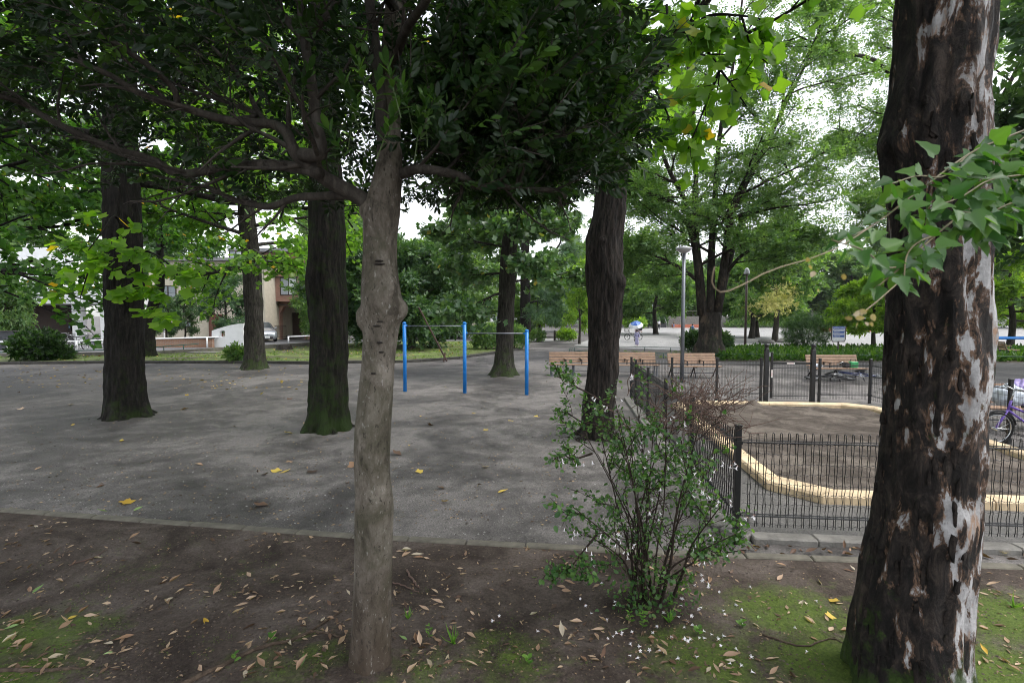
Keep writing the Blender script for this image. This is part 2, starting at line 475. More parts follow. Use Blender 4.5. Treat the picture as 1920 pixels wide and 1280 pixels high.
# sandbox quarter frame
FA = G(1380, 1002); FB = G(1183, 749)              # left fence line, front and back
fd = (FB - FA).normalized(); fr = Vector((fd.y, -fd.x, 0))
def grid_mesh(name, xs, ys, zf, mat):
    X, Y = np.meshgrid(xs, ys); Z = np.array([[zf(x, y) for x in xs] for y in ys])
    V = np.stack([X, Y, Z], -1).reshape(-1, 3); nx, ny = len(xs), len(ys)
    me = bpy.data.meshes.new(name)
    idx = np.arange(nx * ny).reshape(ny, nx)
    F = np.stack([idx[:-1, :-1], idx[:-1, 1:], idx[1:, 1:], idx[1:, :-1]], -1).reshape(-1, 4)
    me.from_pydata(V.tolist(), [], F.tolist()); me.polygons.foreach_set('use_smooth', [True] * len(F))
    me.materials.append(mat); me.update(); return me
def nz(x, y, s, k=0): return noise.noise(Vector((x * s + k, y * s - k, k * 1.3)))
TREE_MOUNDS = []
def gz(x, y):
    if y < strip_y(x) + .02: return -.10
    far = max(0, min(1, (34 - y) / 8)) * max(0, min(1, (24 - abs(x)) / 6))
    q = Vector((x, y, 0)) - FA
    if q.dot(fr) > -.35 and q.dot(fd) < 9.2 and q.dot(fd) > -.3: far = 0
    z = far * (.018 * nz(x, y, .55, 1) + .008 * nz(x, y, 2.1, 5) + .003 * nz(x, y, 7, 9))
    for (mx, my, mr, mh) in TREE_MOUNDS:
        d = math.hypot(x - mx, y - my)
        if d < mr * 2: z += mh * math.exp(-(d / mr) ** 2 * 2) * (.7 + .6 * nz(x, y, 3, 2))
    return z
for (u, v, r_, h_) in ((240, 785, 1.0, .06), (615, 808, .9, .07), (475, 692, .9, .05), (940, 705, .8, .05), (1115, 822, .6, .05)):
    p = G(u, v); TREE_MOUNDS.append((p.x, p.y, r_, h_))
xs = np.concatenate([[-500, -250, -120, -60, -35], np.arange(-26, 12, .16), [16, 24, 40, 80, 160, 300, 500]])
ys = np.concatenate([[-200, -80, -30, -10, -4, 0, 2, 3], np.arange(3.6, 14, .09), np.arange(14, 34, .25), [38, 45, 60, 90, 150, 300, 600]])
tag(link_mesh('ground', grid_mesh('ground', xs, ys, gz, M_GRAVEL)), kind='structure')

# foreground planting bed: bare soil with moss
MOSS = [(G(60, 1200), .55, .75), (G(470, 1080), .7, .25), (G(560, 1240), .5, .5), (G(1480, 1150), .55, .85), (G(1330, 1240), .5, .8), (G(1560, 1240), .5, .9),
        (G(1880, 1160), .6, .95), (G(960, 1240), .45, .6), (G(250, 1060), .8, .25), (G(790, 1270), .4, .5), (G(1880, 1260), .5, .9), (G(20, 1275), .5, .7), (G(1660, 1180), .5, .5)]
def moss_at(x, y):
    f = 0
    for c, r_, a in MOSS:
        d2 = ((x - c.x) ** 2 + ((y - c.y) * 1.2) ** 2) / (r_ * r_); f = max(f, a * math.exp(-d2))
    return f
def sz(x, y):
    e = max(0, min(1, (strip_y(x) - y) / .25))
    return .006 + e * (.022 * nz(x, y, 1.1, 3) + .010 * nz(x, y, 4, 1) + .005 * nz(x, y, 13, 7) + .012)
sx = np.concatenate([[-30, -15, -9], np.arange(-6.5, 5.6, .045), [8, 14, 30]])
tt = np.concatenate([[0, .3, .5], np.linspace(.55, 1, 110)])
V = []; 
for t in tt:
    for x in sx:
        y1 = strip_y(x); y = -6 + t * (y1 + 6); V.append((x, y, sz(x, y)))
nx, ny = len(sx), len(tt); idx = np.arange(nx * ny).reshape(ny, nx)
F = np.stack([idx[:-1, :-1], idx[:-1, 1:], idx[1:, 1:], idx[1:, :-1]], -1).reshape(-1, 4)
me = bpy.data.meshes.new('soil_bed'); me.from_pydata(V, [], F.tolist()); me.polygons.foreach_set('use_smooth', [True] * len(F))
a_ = me.attributes.new('moss', 'FLOAT', 'POINT'); a_.data.foreach_set('value', [moss_at(x, y) for x, y, z in V])
me.materials.append(M_SOIL); me.update()
tag(link_mesh('soil_bed', me), kind='structure')
def ground_z(x, y): return sz(x, y) if y < strip_y(x) else gz(x, y)

# flush concrete edging, stone by stone
def kerb_run(name, pts, wdt, z0, z1, step, mat, jitter=.003, bev=.012):
    """a run of kerb stones along a polyline: bedding strip with one child for each stone"""
    root = MB(); first = None
    pts = [Vector(p) for p in pts]
    for a, b in zip(pts[:-1], pts[1:]):
        d = b - a; root.box((a + b) / 2 + Vector((0, 0, z0 - .03)), (d.length, wdt * .8, .04), math.atan2(d.y, d.x))
    ro = root.build(name, mat, None); tag(ro, kind='structure')
    shared = {}
    for a, b in zip(pts[:-1], pts[1:]):
        d = b - a; n = max(1, round(d.length / step)); l = d.length / n
        key = round(l, 2)
        if key not in shared:
            m = MB(); m.box((0, 0, (z0 + z1) / 2), (l - .008, wdt, z1 - z0), bev=bev)
            o = m.build('kerb_stone', mat, ro); shared[key] = o.data; proto = o
            bpy.data.objects.remove(o)
        for i in range(n):
            c = a + d * ((i + .5) / n)
            o = link_mesh('kerb_stone', shared[key], None, ro, (c.x + rng.uniform(-1, 1) * jitter, c.y + rng.uniform(-1, 1) * jitter, rng.uniform(-1, 1) * jitter))
            o.rotation_euler.z = math.atan2(d.y, d.x) + rng.uniform(-.004, .004)
    return ro
ext = [Vector((-14, strip_y(-14), 0))] + SL + [Vector((9, strip_y(9), 0))]
kerb_run('edging_kerb', [p + Vector((0, .035, 0)) for p in ext], .10, -.06, .022, .6, M_CONCD)

# far plaza, road, lawn
def sheet(name, poly, z, mat, kind='structure'):
    mb = MB(); mb.add([(p[0], p[1], z) for p in poly], [tuple(range(len(poly)))])
    o = mb.build(name, mat); tag(o, kind=kind); return o
sheet('plaza', [G(1075, 648), G(1280, 657), G(1920, 659), (60, 30), (190, 60), (190, 125), (20, 105), G(1166, 613)], .008, M_PLAZA)
sheet('road', [(-60, 29.5), G(285, 664.5), G(583, 648.5), (-4, 38.5), (-4, 44), (-60, 44)], .05, M_ASPH)
sheet('distant_path', [G(960, 639), G(1075, 641), G(1072, 636), G(965, 634)], .012, M_PLAZA)

def lawn_mat():
    m, nt, b = new_mat('mossy_lawn'); v = coords(nt)
    a = noise_tex(nt, .6, 6, .65, .5, v); f = noise_tex(nt, 18, 5, .7, 0, v)
    r = ramp(nt, [(.36, (.085, .072, .05)), (.48, (.09, .11, .03)), (.62, (.13, .19, .04))]); nt.links.new(a.outputs[0], r.inputs[0])
    g = ramp(nt, [(.25, (.5, .5, .5)), (.75, (1.5, 1.5, 1.4))]); nt.links.new(f.outputs[0], g.inputs[0])
    nt.links.new(mixc(nt, .9, r.outputs[0], g.outputs[0], 'MULTIPLY'), b.inputs['Base Color'])
    b.inputs['Roughness'].default_value = .9; bump(nt, b, f.outputs[0], .7, .04); return m
M_LAWN = lawn_mat()
LF = [(-500, 687), (0, 683), (200, 681), (400, 681), (580, 682), (760, 680), (860, 673), (925, 663), (975, 656)]
lf = [G(u, v) for u, v in LF]
lb = [G(u, v) for u, v in ((985, 648), (930, 642), (820, 641), (700, 642), (583, 651), (285, 667), (60, 674), (-500, 677))]
sheet('lawn', lf + lb, .085, M_LAWN)
kerb_run('lawn_kerb', lf, .16, -.03, .12, .8, M_KERBD)
grass_m = leafmat('grass_blade', (.05, .10, .015), (.10, .17, .03), (.19, .26, .06), .35)
def scatter_poly(poly, n, rg):
    xs_ = [p[0] for p in poly]; ys_ = [p[1] for p in poly]; out = []
    while len(out) < n:
        x, y = rg.uniform(min(xs_), max(xs_)), rg.uniform(min(ys_), max(ys_)); c = False; j = len(poly) - 1
        for i in range(len(poly)):
            if (ys_[i] > y) != (ys_[j] > y) and x < (xs_[j] - xs_[i]) * (y - ys_[i]) / (ys_[j] - ys_[i]) + xs_[i]: c = not c
            j = i
        if c: out.append((x, y))
    return out
def tufts(name, poly, n, hmin, hmax, z, mat, seed, thr=-.1, ns=.5, T=None):
    rg = random.Random(seed); pts = [(x, y) for x, y in scatter_poly(poly, n, rg) if nz(x, y, ns, seed) > thr]
    P = np.array([(x, y, z) for x, y in pts]); k = len(P)
    D = rdir(k, 1.6, .7); Nn = rdir(k, 0, 1)
    o = link_mesh(name, leaf_mesh(name, P, D, Nn, nrg.uniform(hmin, hmax, k), T or sprig(T_BLADE, 5, seed, .15, .95, .9), mat)); o['kind'] = 'stuff'; return o
lawn_main = [G(-300, 682), G(200, 680), G(580, 681), G(760, 679), G(860, 672), G(960, 656), G(930, 643), G(700, 644), G(583, 652), G(285, 668), G(-300, 676)]
tag(tufts('lawn_grass', lawn_main, 5200, .06, .16, .085, grass_m, 3, -.02, .45), 'short patchy grass growing over the mossy lawn', 'grass', kind='stuff')

# planted strip in front of the plaza
cover_m = leafmat('ground_cover_leaf', (.022, .062, .010), (.042, .105, .018), (.09, .165, .03), .35)
strip_poly = [G(1350, 676), G(1990, 679), G(1990, 659), G(1400, 656), G(1350, 664)]
tag(tufts('ground_cover', strip_poly, 5200, .28, .5, .0, cover_m, 9, -.6, .4, sprig(T_QUAD, 7, 5, .9, .42, .5)), 'lush green ground cover in the planted strip before the plaza', 'ground cover', kind='stuff')
dirt_m = gravel_mat('bed_dirt', (.06, .05, .04), (.13, .11, .085))
bed_poly = [G(1068, 665), G(1110, 671), G(1350, 677), G(2000, 680), G(2000, 657), G(1290, 657), G(1100, 655)]
sheet('planting_bed', bed_poly, .012, dirt_m)
tag(tufts('bed_weeds', [G(1080, 666), G(1180, 671), G(1340, 673), G(1340, 660), G(1100, 658)], 700, .08, .18, .012, grass_m, 12, .0, .6), 'thin weeds scattered over the bare bed inside the low rail', 'weeds', kind='stuff')

# ================================================================== SAND ENCLOSURE
M_CREAM = plain('cream_rubber', (.64, .49, .31), .7, 0, .38, 3.5, .4, .01)
def sand_mat():
    m, nt, b = new_mat('damp_sand'); v = coords(nt)
    a = noise_tex(nt, 1.6, 7, .68, .7, v); f = noise_tex(nt, 60, 4, .7, 0, v)
    r = ramp(nt, [(.33, (.040, .032, .026)), (.5, (.085, .070, .058)), (.62, (.145, .122, .102))]); nt.links.new(a.outputs[0], r.inputs[0])
    g = ramp(nt, [(.25, (.6, .6, .6)), (.75, (1.35, 1.35, 1.35))]); nt.links.new(f.outputs[0], g.inputs[0])
    nt.links.new(mixc(nt, .8, r.outputs[0], g.outputs[0], 'MULTIPLY'), b.inputs['Base Color'])
    b.inputs['Roughness'].default_value = .95; b.inputs['Specular IOR Level'].default_value = .2
    bump(nt, b, mathn(nt, 'ADD', f.outputs[0], mathn(nt, 'MULTIPLY', a.outputs[0], 2)), .6, .02); return m
M_SAND = sand_mat()
# local frame of the enclosure: s along the fence to the right, t away from the camera
def E(s, t, z=0): return FA + fr * s + fd * t + Vector((0, 0, z))
def inv(p):
    q = p - FA; return q.dot(fr), q.dot(fd)
s0 = .82; t0 = inv(G(1470, 943))[1]; t1 = inv(G(1480, 765))[1] + .25; s1 = inv(G(1920, 857))[0]
S0, S1, T0, T1 = s0, s1 + .05, t0, t1
ch = .45
def octa(i):
    return [(S0 + i + ch, T0 + i), (S1 - i - ch, T0 + i), (S1 - i, T0 + i + ch), (S1 - i, T1 - i - ch), (S1 - i - ch, T1 - i), (S0 + i + ch, T1 - i), (S0 + i, T1 - i - ch), (S0 + i, T0 + i + ch)]
sbx = thing('sandbox', 'rectangular sandbox of damp brown sand with a cream yellow rim', 'sandbox', E((S0 + S1) / 2, (T0 + T1) / 2))
o8, i8 = octa(0), octa(.24)
for k in range(8):
    a, b = o8[k], o8[(k + 1) % 8]; c, d = i8[(k + 1) % 8], i8[k]
    L = math.hypot(b[0] - a[0], b[1] - a[1]); n = max(1, round(L / 2.0))
    for j in range(n):
        f0, f1 = j / n + (.002 if j else 0), (j + 1) / n - (.002 if j < n - 1 else 0)
        lp = lambda p, q, f: (p[0] + (q[0] - p[0]) * f, p[1] + (q[1] - p[1]) * f)
        q4 = [lp(a, b, f0), lp(a, b, f1), lp(d, c, f1), lp(d, c, f0)]
        cx, cy = sum(p[0] for p in q4) / 4, sum(p[1] for p in q4) / 4
        mb = MB(); vs = []; e = .025
        out = Vector(((a[0] + b[0]) / 2 - (c[0] + d[0]) / 2, (a[1] + b[1]) / 2 - (c[1] + d[1]) / 2)).normalized() * e
        prof = [(-.05, 0, 0), (.09, 0, 0), (.115, 1, 0), (.115, 0, 1), (.09, 0, 2), (-.05, 0, 2)]
        for end in (0, 1):
            po, pi = q4[0 if end == 0 else 1], q4[3 if end == 0 else 2]
            for z, kk, mode in prof:
                if mode == 0: p = (po[0] - out.x * kk, po[1] - out.y * kk)
                elif mode == 1: p = (pi[0] + out.x, pi[1] + out.y)
                else: p = pi
                vs.append(E(p[0], p[1], z))
        mb.add(vs, [(i, i + 1, i + 7, i + 6) for i in range(5)] + [(5, 4, 3, 2, 1, 0), (6, 7, 8, 9, 10, 11)])
        mb.build('rim_block', M_CREAM, sbx)
def sand_z(s, t):
    e = min(s - S0, S1 - s, t - T0, T1 - t)
    p = E(s, t)
    z = .036 + .045 * nz(p.x, p.y, .7, 4) + .028 * nz(p.x, p.y, 2.2, 2) + .018 * abs(nz(p.x, p.y, 5.5, 8)) + .008 * nz(p.x, p.y, 14, 3)
    back = max(0, min(1, (t - (T1 - 1.6)) / 1.2)); z += back * (.012 + .05 * abs(nz(p.x, p.y, 1.7, 6)))
    q1 = G(1412, 766); z += .14 * math.exp(-((p.x - q1.x) ** 2 + (p.y - q1.y) ** 2) / .02) + .07 * math.exp(-((p.x - q1.x + .2) ** 2 + (p.y - q1.y + .3) ** 2) / .2)
    front = max(0, min(1, (t - T0) / 1.8)); z = z * (.35 + .65 * front)
    return max(.014, z * max(.0, min(1, (e - .2) / .12)))
ss = np.arange(S0 + .2, S1 - .19, .045); ts = np.arange(T0 + .2, T1 - .19, .045)
mb = MB(); V = [E(s, t, sand_z(s, t)) for t in ts for s in ss]; nx, ny = len(ss), len(ts)
cut = lambda s, t: (min(s - S0, S1 - s) + min(t - T0, T1 - t)) > ch + .30
F = [(j * nx + i, j * nx + i + 1, (j + 1) * nx + i + 1, (j + 1) * nx + i) for j in range(ny - 1) for i in range(nx - 1) if cut(ss[i], ts[j]) and cut(ss[i + 1], ts[j + 1])]
mb.add(V, F); so_ = mb.build('sand', M_SAND, sbx, True); so_['kind'] = 'stuff'
# dark gravel inside the fence and its concrete kerb
FW = inv(G(1632, 757))[0]; FT = inv(FB)[1]
sheet('enclosure_ground', [E(-.05, -.02), E(FW + .1, -.02), E(FW + .1, FT + .05), E(-.05, FT + .05)], .006, gravel_mat('dark_grit', (.07, .066, .062), (.135, .128, .12)))
kerb_run('fence_kerb', [E(FW + .2, -.12), E(.10, -.12), E(-.10, .08), E(-.10, FT)], .16, -.05, .06, .6, M_CONC)

# mesh fence
M_BLK = plain('black_paint', (.012, .012, .013), .38, 0, .3, 20, .1, .002)
M_STICK = plain('white_sticker', (.75, .74, .72), .5, 0, .06, 30, 0)
M_ORNG = plain('orange_sticker', (.75, .28, .03), .5, 0, .06, 30, 0)
M_REDP = plain('red_print', (.6, .05, .04), .5, 0, .06, 30, 0)
FH = 1.06
def wire_mesh(name, pts, r, n=5):
    mb = MB(); mb.tube(pts, r, n); return mb
FENCE = thing('mesh_fence', 'low black wire mesh fence with square posts enclosing the sandbox', 'fence', E(FW / 2, FT / 2))
def fence_panel(a, b, label, fine, z0=.09, z1=FH - .03):
    """one panel between two posts: thick rails, upright wires, wavy cross wires"""
    d = b - a; L = d.length; dn = d.normalized(); rz = math.atan2(dn.y, dn.x)
    mb = MB()
    for z in (z0 + .11, z1 - .09):
        mb.rod(a + dn * .05 + Vector((0, 0, z)), b - dn * .05 + Vector((0, 0, z)), .008)
        mb.rod(a + dn * .05 + Vector((0, 0, z + .02)), b - dn * .05 + Vector((0, 0, z + .02)), .005)
    t = mb.build('fence_panel', M_BLK, FENCE)
    base = a - origin(FENCE)
    pitch = .074 if fine else .075
    n = int((L - .12) / pitch); st = (L - (n - 1) * pitch) / 2
    if fine:
        mb = MB(); q = Vector((0, 0, 0)); nrm = Vector((-dn.y, dn.x, 0))
        zz = np.linspace(z0, z1, 18)
        for kx in (-.011, .011):
            mb.tube([q + dn * (kx + .004 * math.sin(i * 1.6 + (0 if kx < 0 else 2.4))) + nrm * .004 * math.cos(i * 2.1) + Vector((0, 0, z)) for i, z in enumerate(zz)], .0042, 4)
        mb.tube([q + dn * -.011 + Vector((0, 0, z1)), q + dn * .0 + Vector((0, 0, z1 + .008)), q + dn * .011 + Vector((0, 0, z1))], .0042, 4)
        o = mb.build('upright_wire', M_BLK, None); me_ = o.data; bpy.data.objects.remove(o)
        for i in range(n):
            o = link_mesh('upright_wire', me_, None, t, base + dn * (st + i * pitch))
        for j in range(9):
            z = z0 + .03 + j * (z1 - z0 - .03) / 9
            mb = MB(); m = int(L / .0185)
            mb.tube([a + dn * (.05 + (L - .1) * i / m) + Vector((0, 0, z + .006 * math.sin(i * 1.57) + .004 * math.sin(i * .21 + j))) for i in range(m + 1)], .0031, 3)
            mb.build('cross_wire', M_BLK, t)
    else:
        mb = MB()
        for i in range(n):
            p = a + dn * (st + i * pitch)
            for kx in (-.012, .012): mb.rod(p + dn * kx + Vector((0, 0, z0)), p + dn * kx + Vector((0, 0, z1)), .0028, 4)
        for j in range(9):
            z = z0 + .03 + j * (z1 - z0 - .03) / 9
            mb.rod(a + dn * .05 + Vector((0, 0, z)), b - dn * .05 + Vector((0, 0, z)), .0026, 3)
        o = mb.build('wire_mesh', M_BLK, t); o['kind'] = 'stuff'
    return t
def fence_post(p, label, h=FH, w_=.055):
    mb = MB(); mb.box(p + Vector((0, 0, h / 2 + .01)), (w_, w_, h + .06), math.atan2(fr.y, fr.x), bev=.004); t = mb.build('fence_post', M_BLK, FENCE)
    mb = MB(); mb.box(p + Vector((0, 0, h + .047)), (w_ + .008, w_ + .008, .016), math.atan2(fr.y, fr.x), bev=.004); mb.build('cap', M_BLK, t)
    for z in (.22, h - .12):
        mb = MB(); mb.box(p + Vector((0, 0, z)), (w_ + .016, w_ + .016, .03), math.atan2(fr.y, fr.x)); mb.build('clamp', M_BLK, t)
    return t
# front run
fence_post(E(0, 0), 'front left corner fence post beside the flowering bush')
fx = [0, 2.0, 4.0, 6.0]
fence_panel(E(0, 0), E(2.0, 0), 'near front fence panel between the flowering bush and the peeling trunk', True)
fence_post(E(2.0, 0), 'front fence post behind the peeling trunk')
fence_panel(E(2.0, 0), E(4.0, 0), 'near front fence panel to the right of the peeling trunk', True)
# left run
lt = [0, 1.85, 3.7, 5.55, 7.4, FT]
nm = ['nearest the camera', 'second from the front', 'in the middle', 'second from the back', 'at the back corner']
for k in range(5):
    fence_panel(E(0, lt[k]), E(0, lt[k + 1]), f'left side fence panel {nm[k]}', k == 0)
    if k: fence_post(E(0, lt[k]), f'left side fence post at the near end of the panel {nm[k]}')
# back run with the gate
sb = lambda u: inv(G(u, 751))[0]
bx = [0, sb(1257) , sb(1262), sb(1338), sb(1345), sb(1421)]
fence_post(E(0, FT), 'back left corner fence post in front of the bench')
gs0, gs1 = sb(1430), sb(1512); gl, gr_ = sb(1421), sb(1524); cr = FW
for u, lab in ((1260, 'back fence post in front of the second bench'), (1342, 'back fence post in front of the third bench'), (1421, 'thin fence post left of the gate'), (1524, 'thin fence post right of the gate')):
    fence_post(E(sb(u), FT), lab)
fence_post(E(FW, FT), 'back right corner fence post beyond the bench with bicycles')
for a, b, lab in ((0, sb(1260), 'back fence panel at the left corner'), (sb(1260), sb(1342), 'back fence panel beside the lamp post'), (sb(1342), gl, 'back fence panel just left of the gate'), (gr_, FW, 'back fence panel right of the gate')):
    fence_panel(E(a, FT), E(b, FT), lab, False)
# right run
rt = [FT - 2 * k for k in range(4)]
rl = ['at its back corner', 'in the middle of the run', 'beside the purple bicycle']
for k in range(3):
    fence_panel(E(FW, rt[k + 1]), E(FW, rt[k]), 'right side fence panel ' + rl[k], False)
    fence_post(E(FW, rt[k + 1]), 'right side fence post at the near end of the panel ' + rl[k])
# gate
gate = thing('gate', 'black mesh gate between two tall ball topped posts', 'gate', E((gs0 + gs1) / 2, FT))
for s_ in (gs0, gs1):
    mb = MB(); p = E(s_, FT); mb.box(p + Vector((0, 0, .66)), (.1, .1, 1.36), math.atan2(fr.y, fr.x), bev=.006)
    po_ = mb.build('gate_post', M_BLK, gate)
    mb = MB(); mb.lathe(p, [(.045, 1.34), (.05, 1.36), (.03, 1.375), (.05, 1.40), (.062, 1.43), (.05, 1.465), (.02, 1.485)], 14); mb.build('ball_cap', M_BLK, po_, True)
g0, g1 = gs0 + .13, gs1 - .09; grz = math.atan2(fr.y, fr.x)
mb = MB(); mb.box(E(g0, FT, .68), (.05, .05, 1.16), grz, bev=.004); mb.build('hinge_stile', M_BLK, gate)
mb = MB(); mb.box(E((g0 + g1) / 2 + .03, FT, .985), (g1 - g0 - .0, .045, .045), grz); mb.build('top_bar', M_BLK, gate)
for z in (.16, .86):
    mb = MB(); mb.rod(E(g0, FT, z), E(g1, FT, z), .011); mb.build('rail', M_BLK, gate)
mb = MB(); ng = 13
for i in range(ng):
    s_ = g0 + .05 + (g1 - g0 - .08) * i / (ng - 1)
    for kx in (-.01, .01): mb.rod(E(s_ + kx, FT, .08), E(s_ + kx, FT, .97), .0028, 4)
for j in range(9): mb.rod(E(g0, FT, .1 + j * .1), E(g1, FT, .1 + j * .1), .0026, 3)
mb.build('wire_mesh', M_BLK, gate)['kind'] = 'stuff'
for s_, z, wx, hz in ((g0, .72, .035, .2), ((g0 + g1) / 2, .985, .19, .036)):
    fo = -fd * (.0275 if wx < .1 else .025)
    mb = MB(); mb.box(E(s_, FT, z) + fo, (wx, .003, hz), grz); st_ = mb.build('warning_sticker', M_STICK, gate)
    tri = MB(); k = .012
    if wx < .1:
        c = E(s_, FT, z + .075) + fo - fd * .003; tri.add([c - fr * k, c + fr * k, c + Vector((0, 0, k * 2))], [(0, 1, 2)])
        bar = MB(); bar.box(E(s_, FT, z - .01) + fo - fd * .002, (.012, .002, .1), grz)
    else:
        c = E(s_ - .07, FT, z - .01) + fo - fd * .003; tri.add([c - fr * k, c + fr * k, c + Vector((0, 0, k * 2))], [(0, 1, 2)])
        bar = MB(); bar.box(E(s_ + .02, FT, z) + fo - fd * .002, (.11, .002, .012), grz)
    tri.build('warning_triangle', M_ORNG, st_); bar.build('print', M_REDP, st_)
mb = MB(); mb.box(E(gs0 + .07, FT, .18), (.05, .03, .1), grz); mb.box(E(gs0 + .07, FT, 1.2), (.05, .03, .1), grz); mb.build('hinge', plain('steel', (.35, .36, .37), .4, .8), gate)
# ================================================================== STREET SIDE (left background)
def brick_mat(name, c1, c2, mortar, sx=1.0):
    m, nt, b = new_mat(name); c = N_(nt, 'ShaderNodeTexCoord'); s = N_(nt, 'ShaderNodeSeparateXYZ'); nt.links.new(c.outputs['Object'], s.inputs[0])
    cb = N_(nt, 'ShaderNodeCombineXYZ'); nt.links.new(mathn(nt, 'ADD', s.outputs[0], s.outputs[1]), cb.inputs[0]); nt.links.new(s.outputs[2], cb.inputs[1])
    t = N_(nt, 'ShaderNodeTexBrick'); nt.links.new(cb.outputs[0], t.inputs['Vector']); t.inputs['Scale'].default_value = 1
    t.inputs['Brick Width'].default_value = .23 * sx; t.inputs['Row Height'].default_value = .08 * sx; t.inputs['Mortar Size'].default_value = .008
    t.inputs['Color1'].default_value = (*c1, 1); t.inputs['Color2'].default_value = (*c2, 1); t.inputs['Mortar'].default_value = (*mortar, 1)
    nt.links.new(t.outputs[0], b.inputs['Base Color']); b.inputs['Roughness'].default_value = .85
    bump(nt, b, t.outputs['Fac'], -.4, .01); return m
M_BRICKH = brick_mat('pink_brown_brick', (.36, .19, .14), (.30, .155, .115), (.30, .22, .18))
M_BRICKW = brick_mat('tan_brick', (.30, .16, .09), (.24, .12, .07), (.28, .25, .22))
M_BRICKR = brick_mat('red_brick', (.42, .11, .06), (.36, .09, .05), (.38, .2, .15))
M_SLATE = brick_mat('grey_slate', (.07, .075, .085), (.04, .044, .05), (.02, .02, .022), 1.6)
M_BEIGE = plain('beige_render', (.50, .45, .36), .9, 0, .15, 3, .3, .02)
M_WHITE = plain('white_render', (.72, .73, .73), .8, 0, .08, 3, .15, .008)
M_WPAINT = plain('white_paint', (.75, .76, .77), .5, 0, .08, 8, .05)
M_WOODD = plain('dark_wood', (.05, .024, .016), .6, 0, .3, 10, .3, .01)
M_DOOR = plain('door_wood', (.13, .045, .025), .5, 0, .2, 8, .2)
M_DARK = plain('near_black', (.02, .02, .022), .7, 0, .2, 4, 0)  # plain near-black finish for saddles, bags and small fittings
M_GLASS = plain('window_glass', (.25, .28, .30), .08, 0, .1, 2, 0)
M_BLIND = plain('window_blind', (.60, .63, .64), .5, 0, .06, 2, 0)
M_FRAMEB = plain('brown_frame', (.035, .022, .018), .45, 0, .1, 8, 0)
M_ROOF = plain('roof_metal', (.22, .22, .23), .6, .2, .2, 3, .1)
M_STEEL = MATS['steel']
M_GREENR = plain('green_rail', (.02, .075, .055), .45, 0, .2, 12, .1)
def pane(parent, u0, u1, v0, v1, Y, th=.06, gl=M_GLASS, split=True, fr_=M_FRAMEB, gl2=None):
    a, b = at(u0, v1, Y), at(u1, v0, Y); w_, h_ = b.x - a.x, b.z - a.z; cx, cz = (a.x + b.x) / 2, (a.z + b.z) / 2
    mb = MB(); f = .07
    for sx in (-1, 1): mb.box((cx + sx * (w_ / 2 - f / 2), Y, cz), (f, th, h_))
    for szz in (-1, 1): mb.box((cx, Y, cz + szz * (h_ / 2 - f / 2)), (w_ - 2 * f - .002, th, f))
    if split: mb.box((cx, Y - .01, cz), (.06, th, h_ - 2 * f - .002))
    wi = mb.build('window', fr_, parent)
    n = 2 if split else 1
    for i in range(n):
        pw = (w_ - 2 * f) / n; mb = MB(); mb.box((a.x + f + pw * (i + .5), Y + .015 + .01 * i, cz), (pw - .004, .012, h_ - 2 * f))
        mb.build('pane', gl2 if (gl2 and i) else gl, wi)
    return wi
def bz(u0, u1, z0, z1, Y0, Y1, mb=None):
    """box between two picture columns at depth Y0..Y1"""
    mb = mb or MB(); x0, x1 = at(u0, 600, Y0).x, at(u1, 600, Y0).x
    return mb.box(((x0 + x1) / 2, (Y0 + Y1) / 2, (z0 + z1) / 2), (x1 - x0, Y1 - Y0, z1 - z0))
# white building with a carport
wb = thing('white_building', 'white building with a deep roof slab and open brown porch', 'building', at(60, 640, 42).xy.to_3d())
bz(-420, 205, 3.02, 4.05, 38, 47).build('roof_slab', M_WHITE, wb)
bz(-380, 140, 4.06, 7.4, 40, 47).build('upper_wall', M_WHITE, wb)
bz(135, 150, .06, 3.02, 38.3, 38.9).build('column', M_WHITE, wb)
bz(188, 200, .06, 3.02, 38.3, 38.9).build('column', M_WHITE, wb)
bz(-330, -310, .06, 3.02, 38.3, 38.9).build('column', M_WHITE, wb)
back = MB(); bz(-420, 150, .05, 3.02, 44, 44.2, back); bo = back.build('porch_wall', M_WOODD, wb)
for k in range(17):
    m_ = MB(); bz(-420, 150, .1 + k * .17, .1 + k * .17 + .155, 43.94 - .004 * (k % 2), 43.995, m_); m_.build('siding_board', M_WOODD, bo)
m_ = MB(); p0 = at(53, 600, 38.6); m_.tube([(p0.x, 38.6, .06), (p0.x, 38.6, 3.0)], .11, 10); m_.build('downpipe', plain('grey_pipe', (.22, .22, .24), .5), wb, True)
m_ = MB(); p0 = at(131, 614, 43.8); m_.box(p0, (.28, .14, .55), bev=.02); ip = m_.build('intercom', M_DARK, wb)
m_ = MB(); m_.box(p0 + Vector((.02, -.075, .05)), (.11, .01, .16)); m_.build('intercom_screen', plain('pale_blue_panel', (.2, .4, .55), .3, 0, .05, 5, 0), ip)
sw = MB(); bz(-420, 37, .0, 1.18, 31, 31.35, sw); swo = solo(sw, 'slate_wall', M_SLATE, 'dark stacked slate garden wall at the far left', 'wall')
for k in range(11):
    m_ = MB(); bz(-420, 37.2, .02 + k * .104, .02 + k * .104 + .092, 30.96 - .015 * rng.random(), 30.995, m_); m_.build('slate_course', M_SLATE, swo)
cp = MB(); bz(-420, 37.6, 1.185, 1.24, 30.94, 31.4, cp); cp.build('coping', M_KERBD, swo)
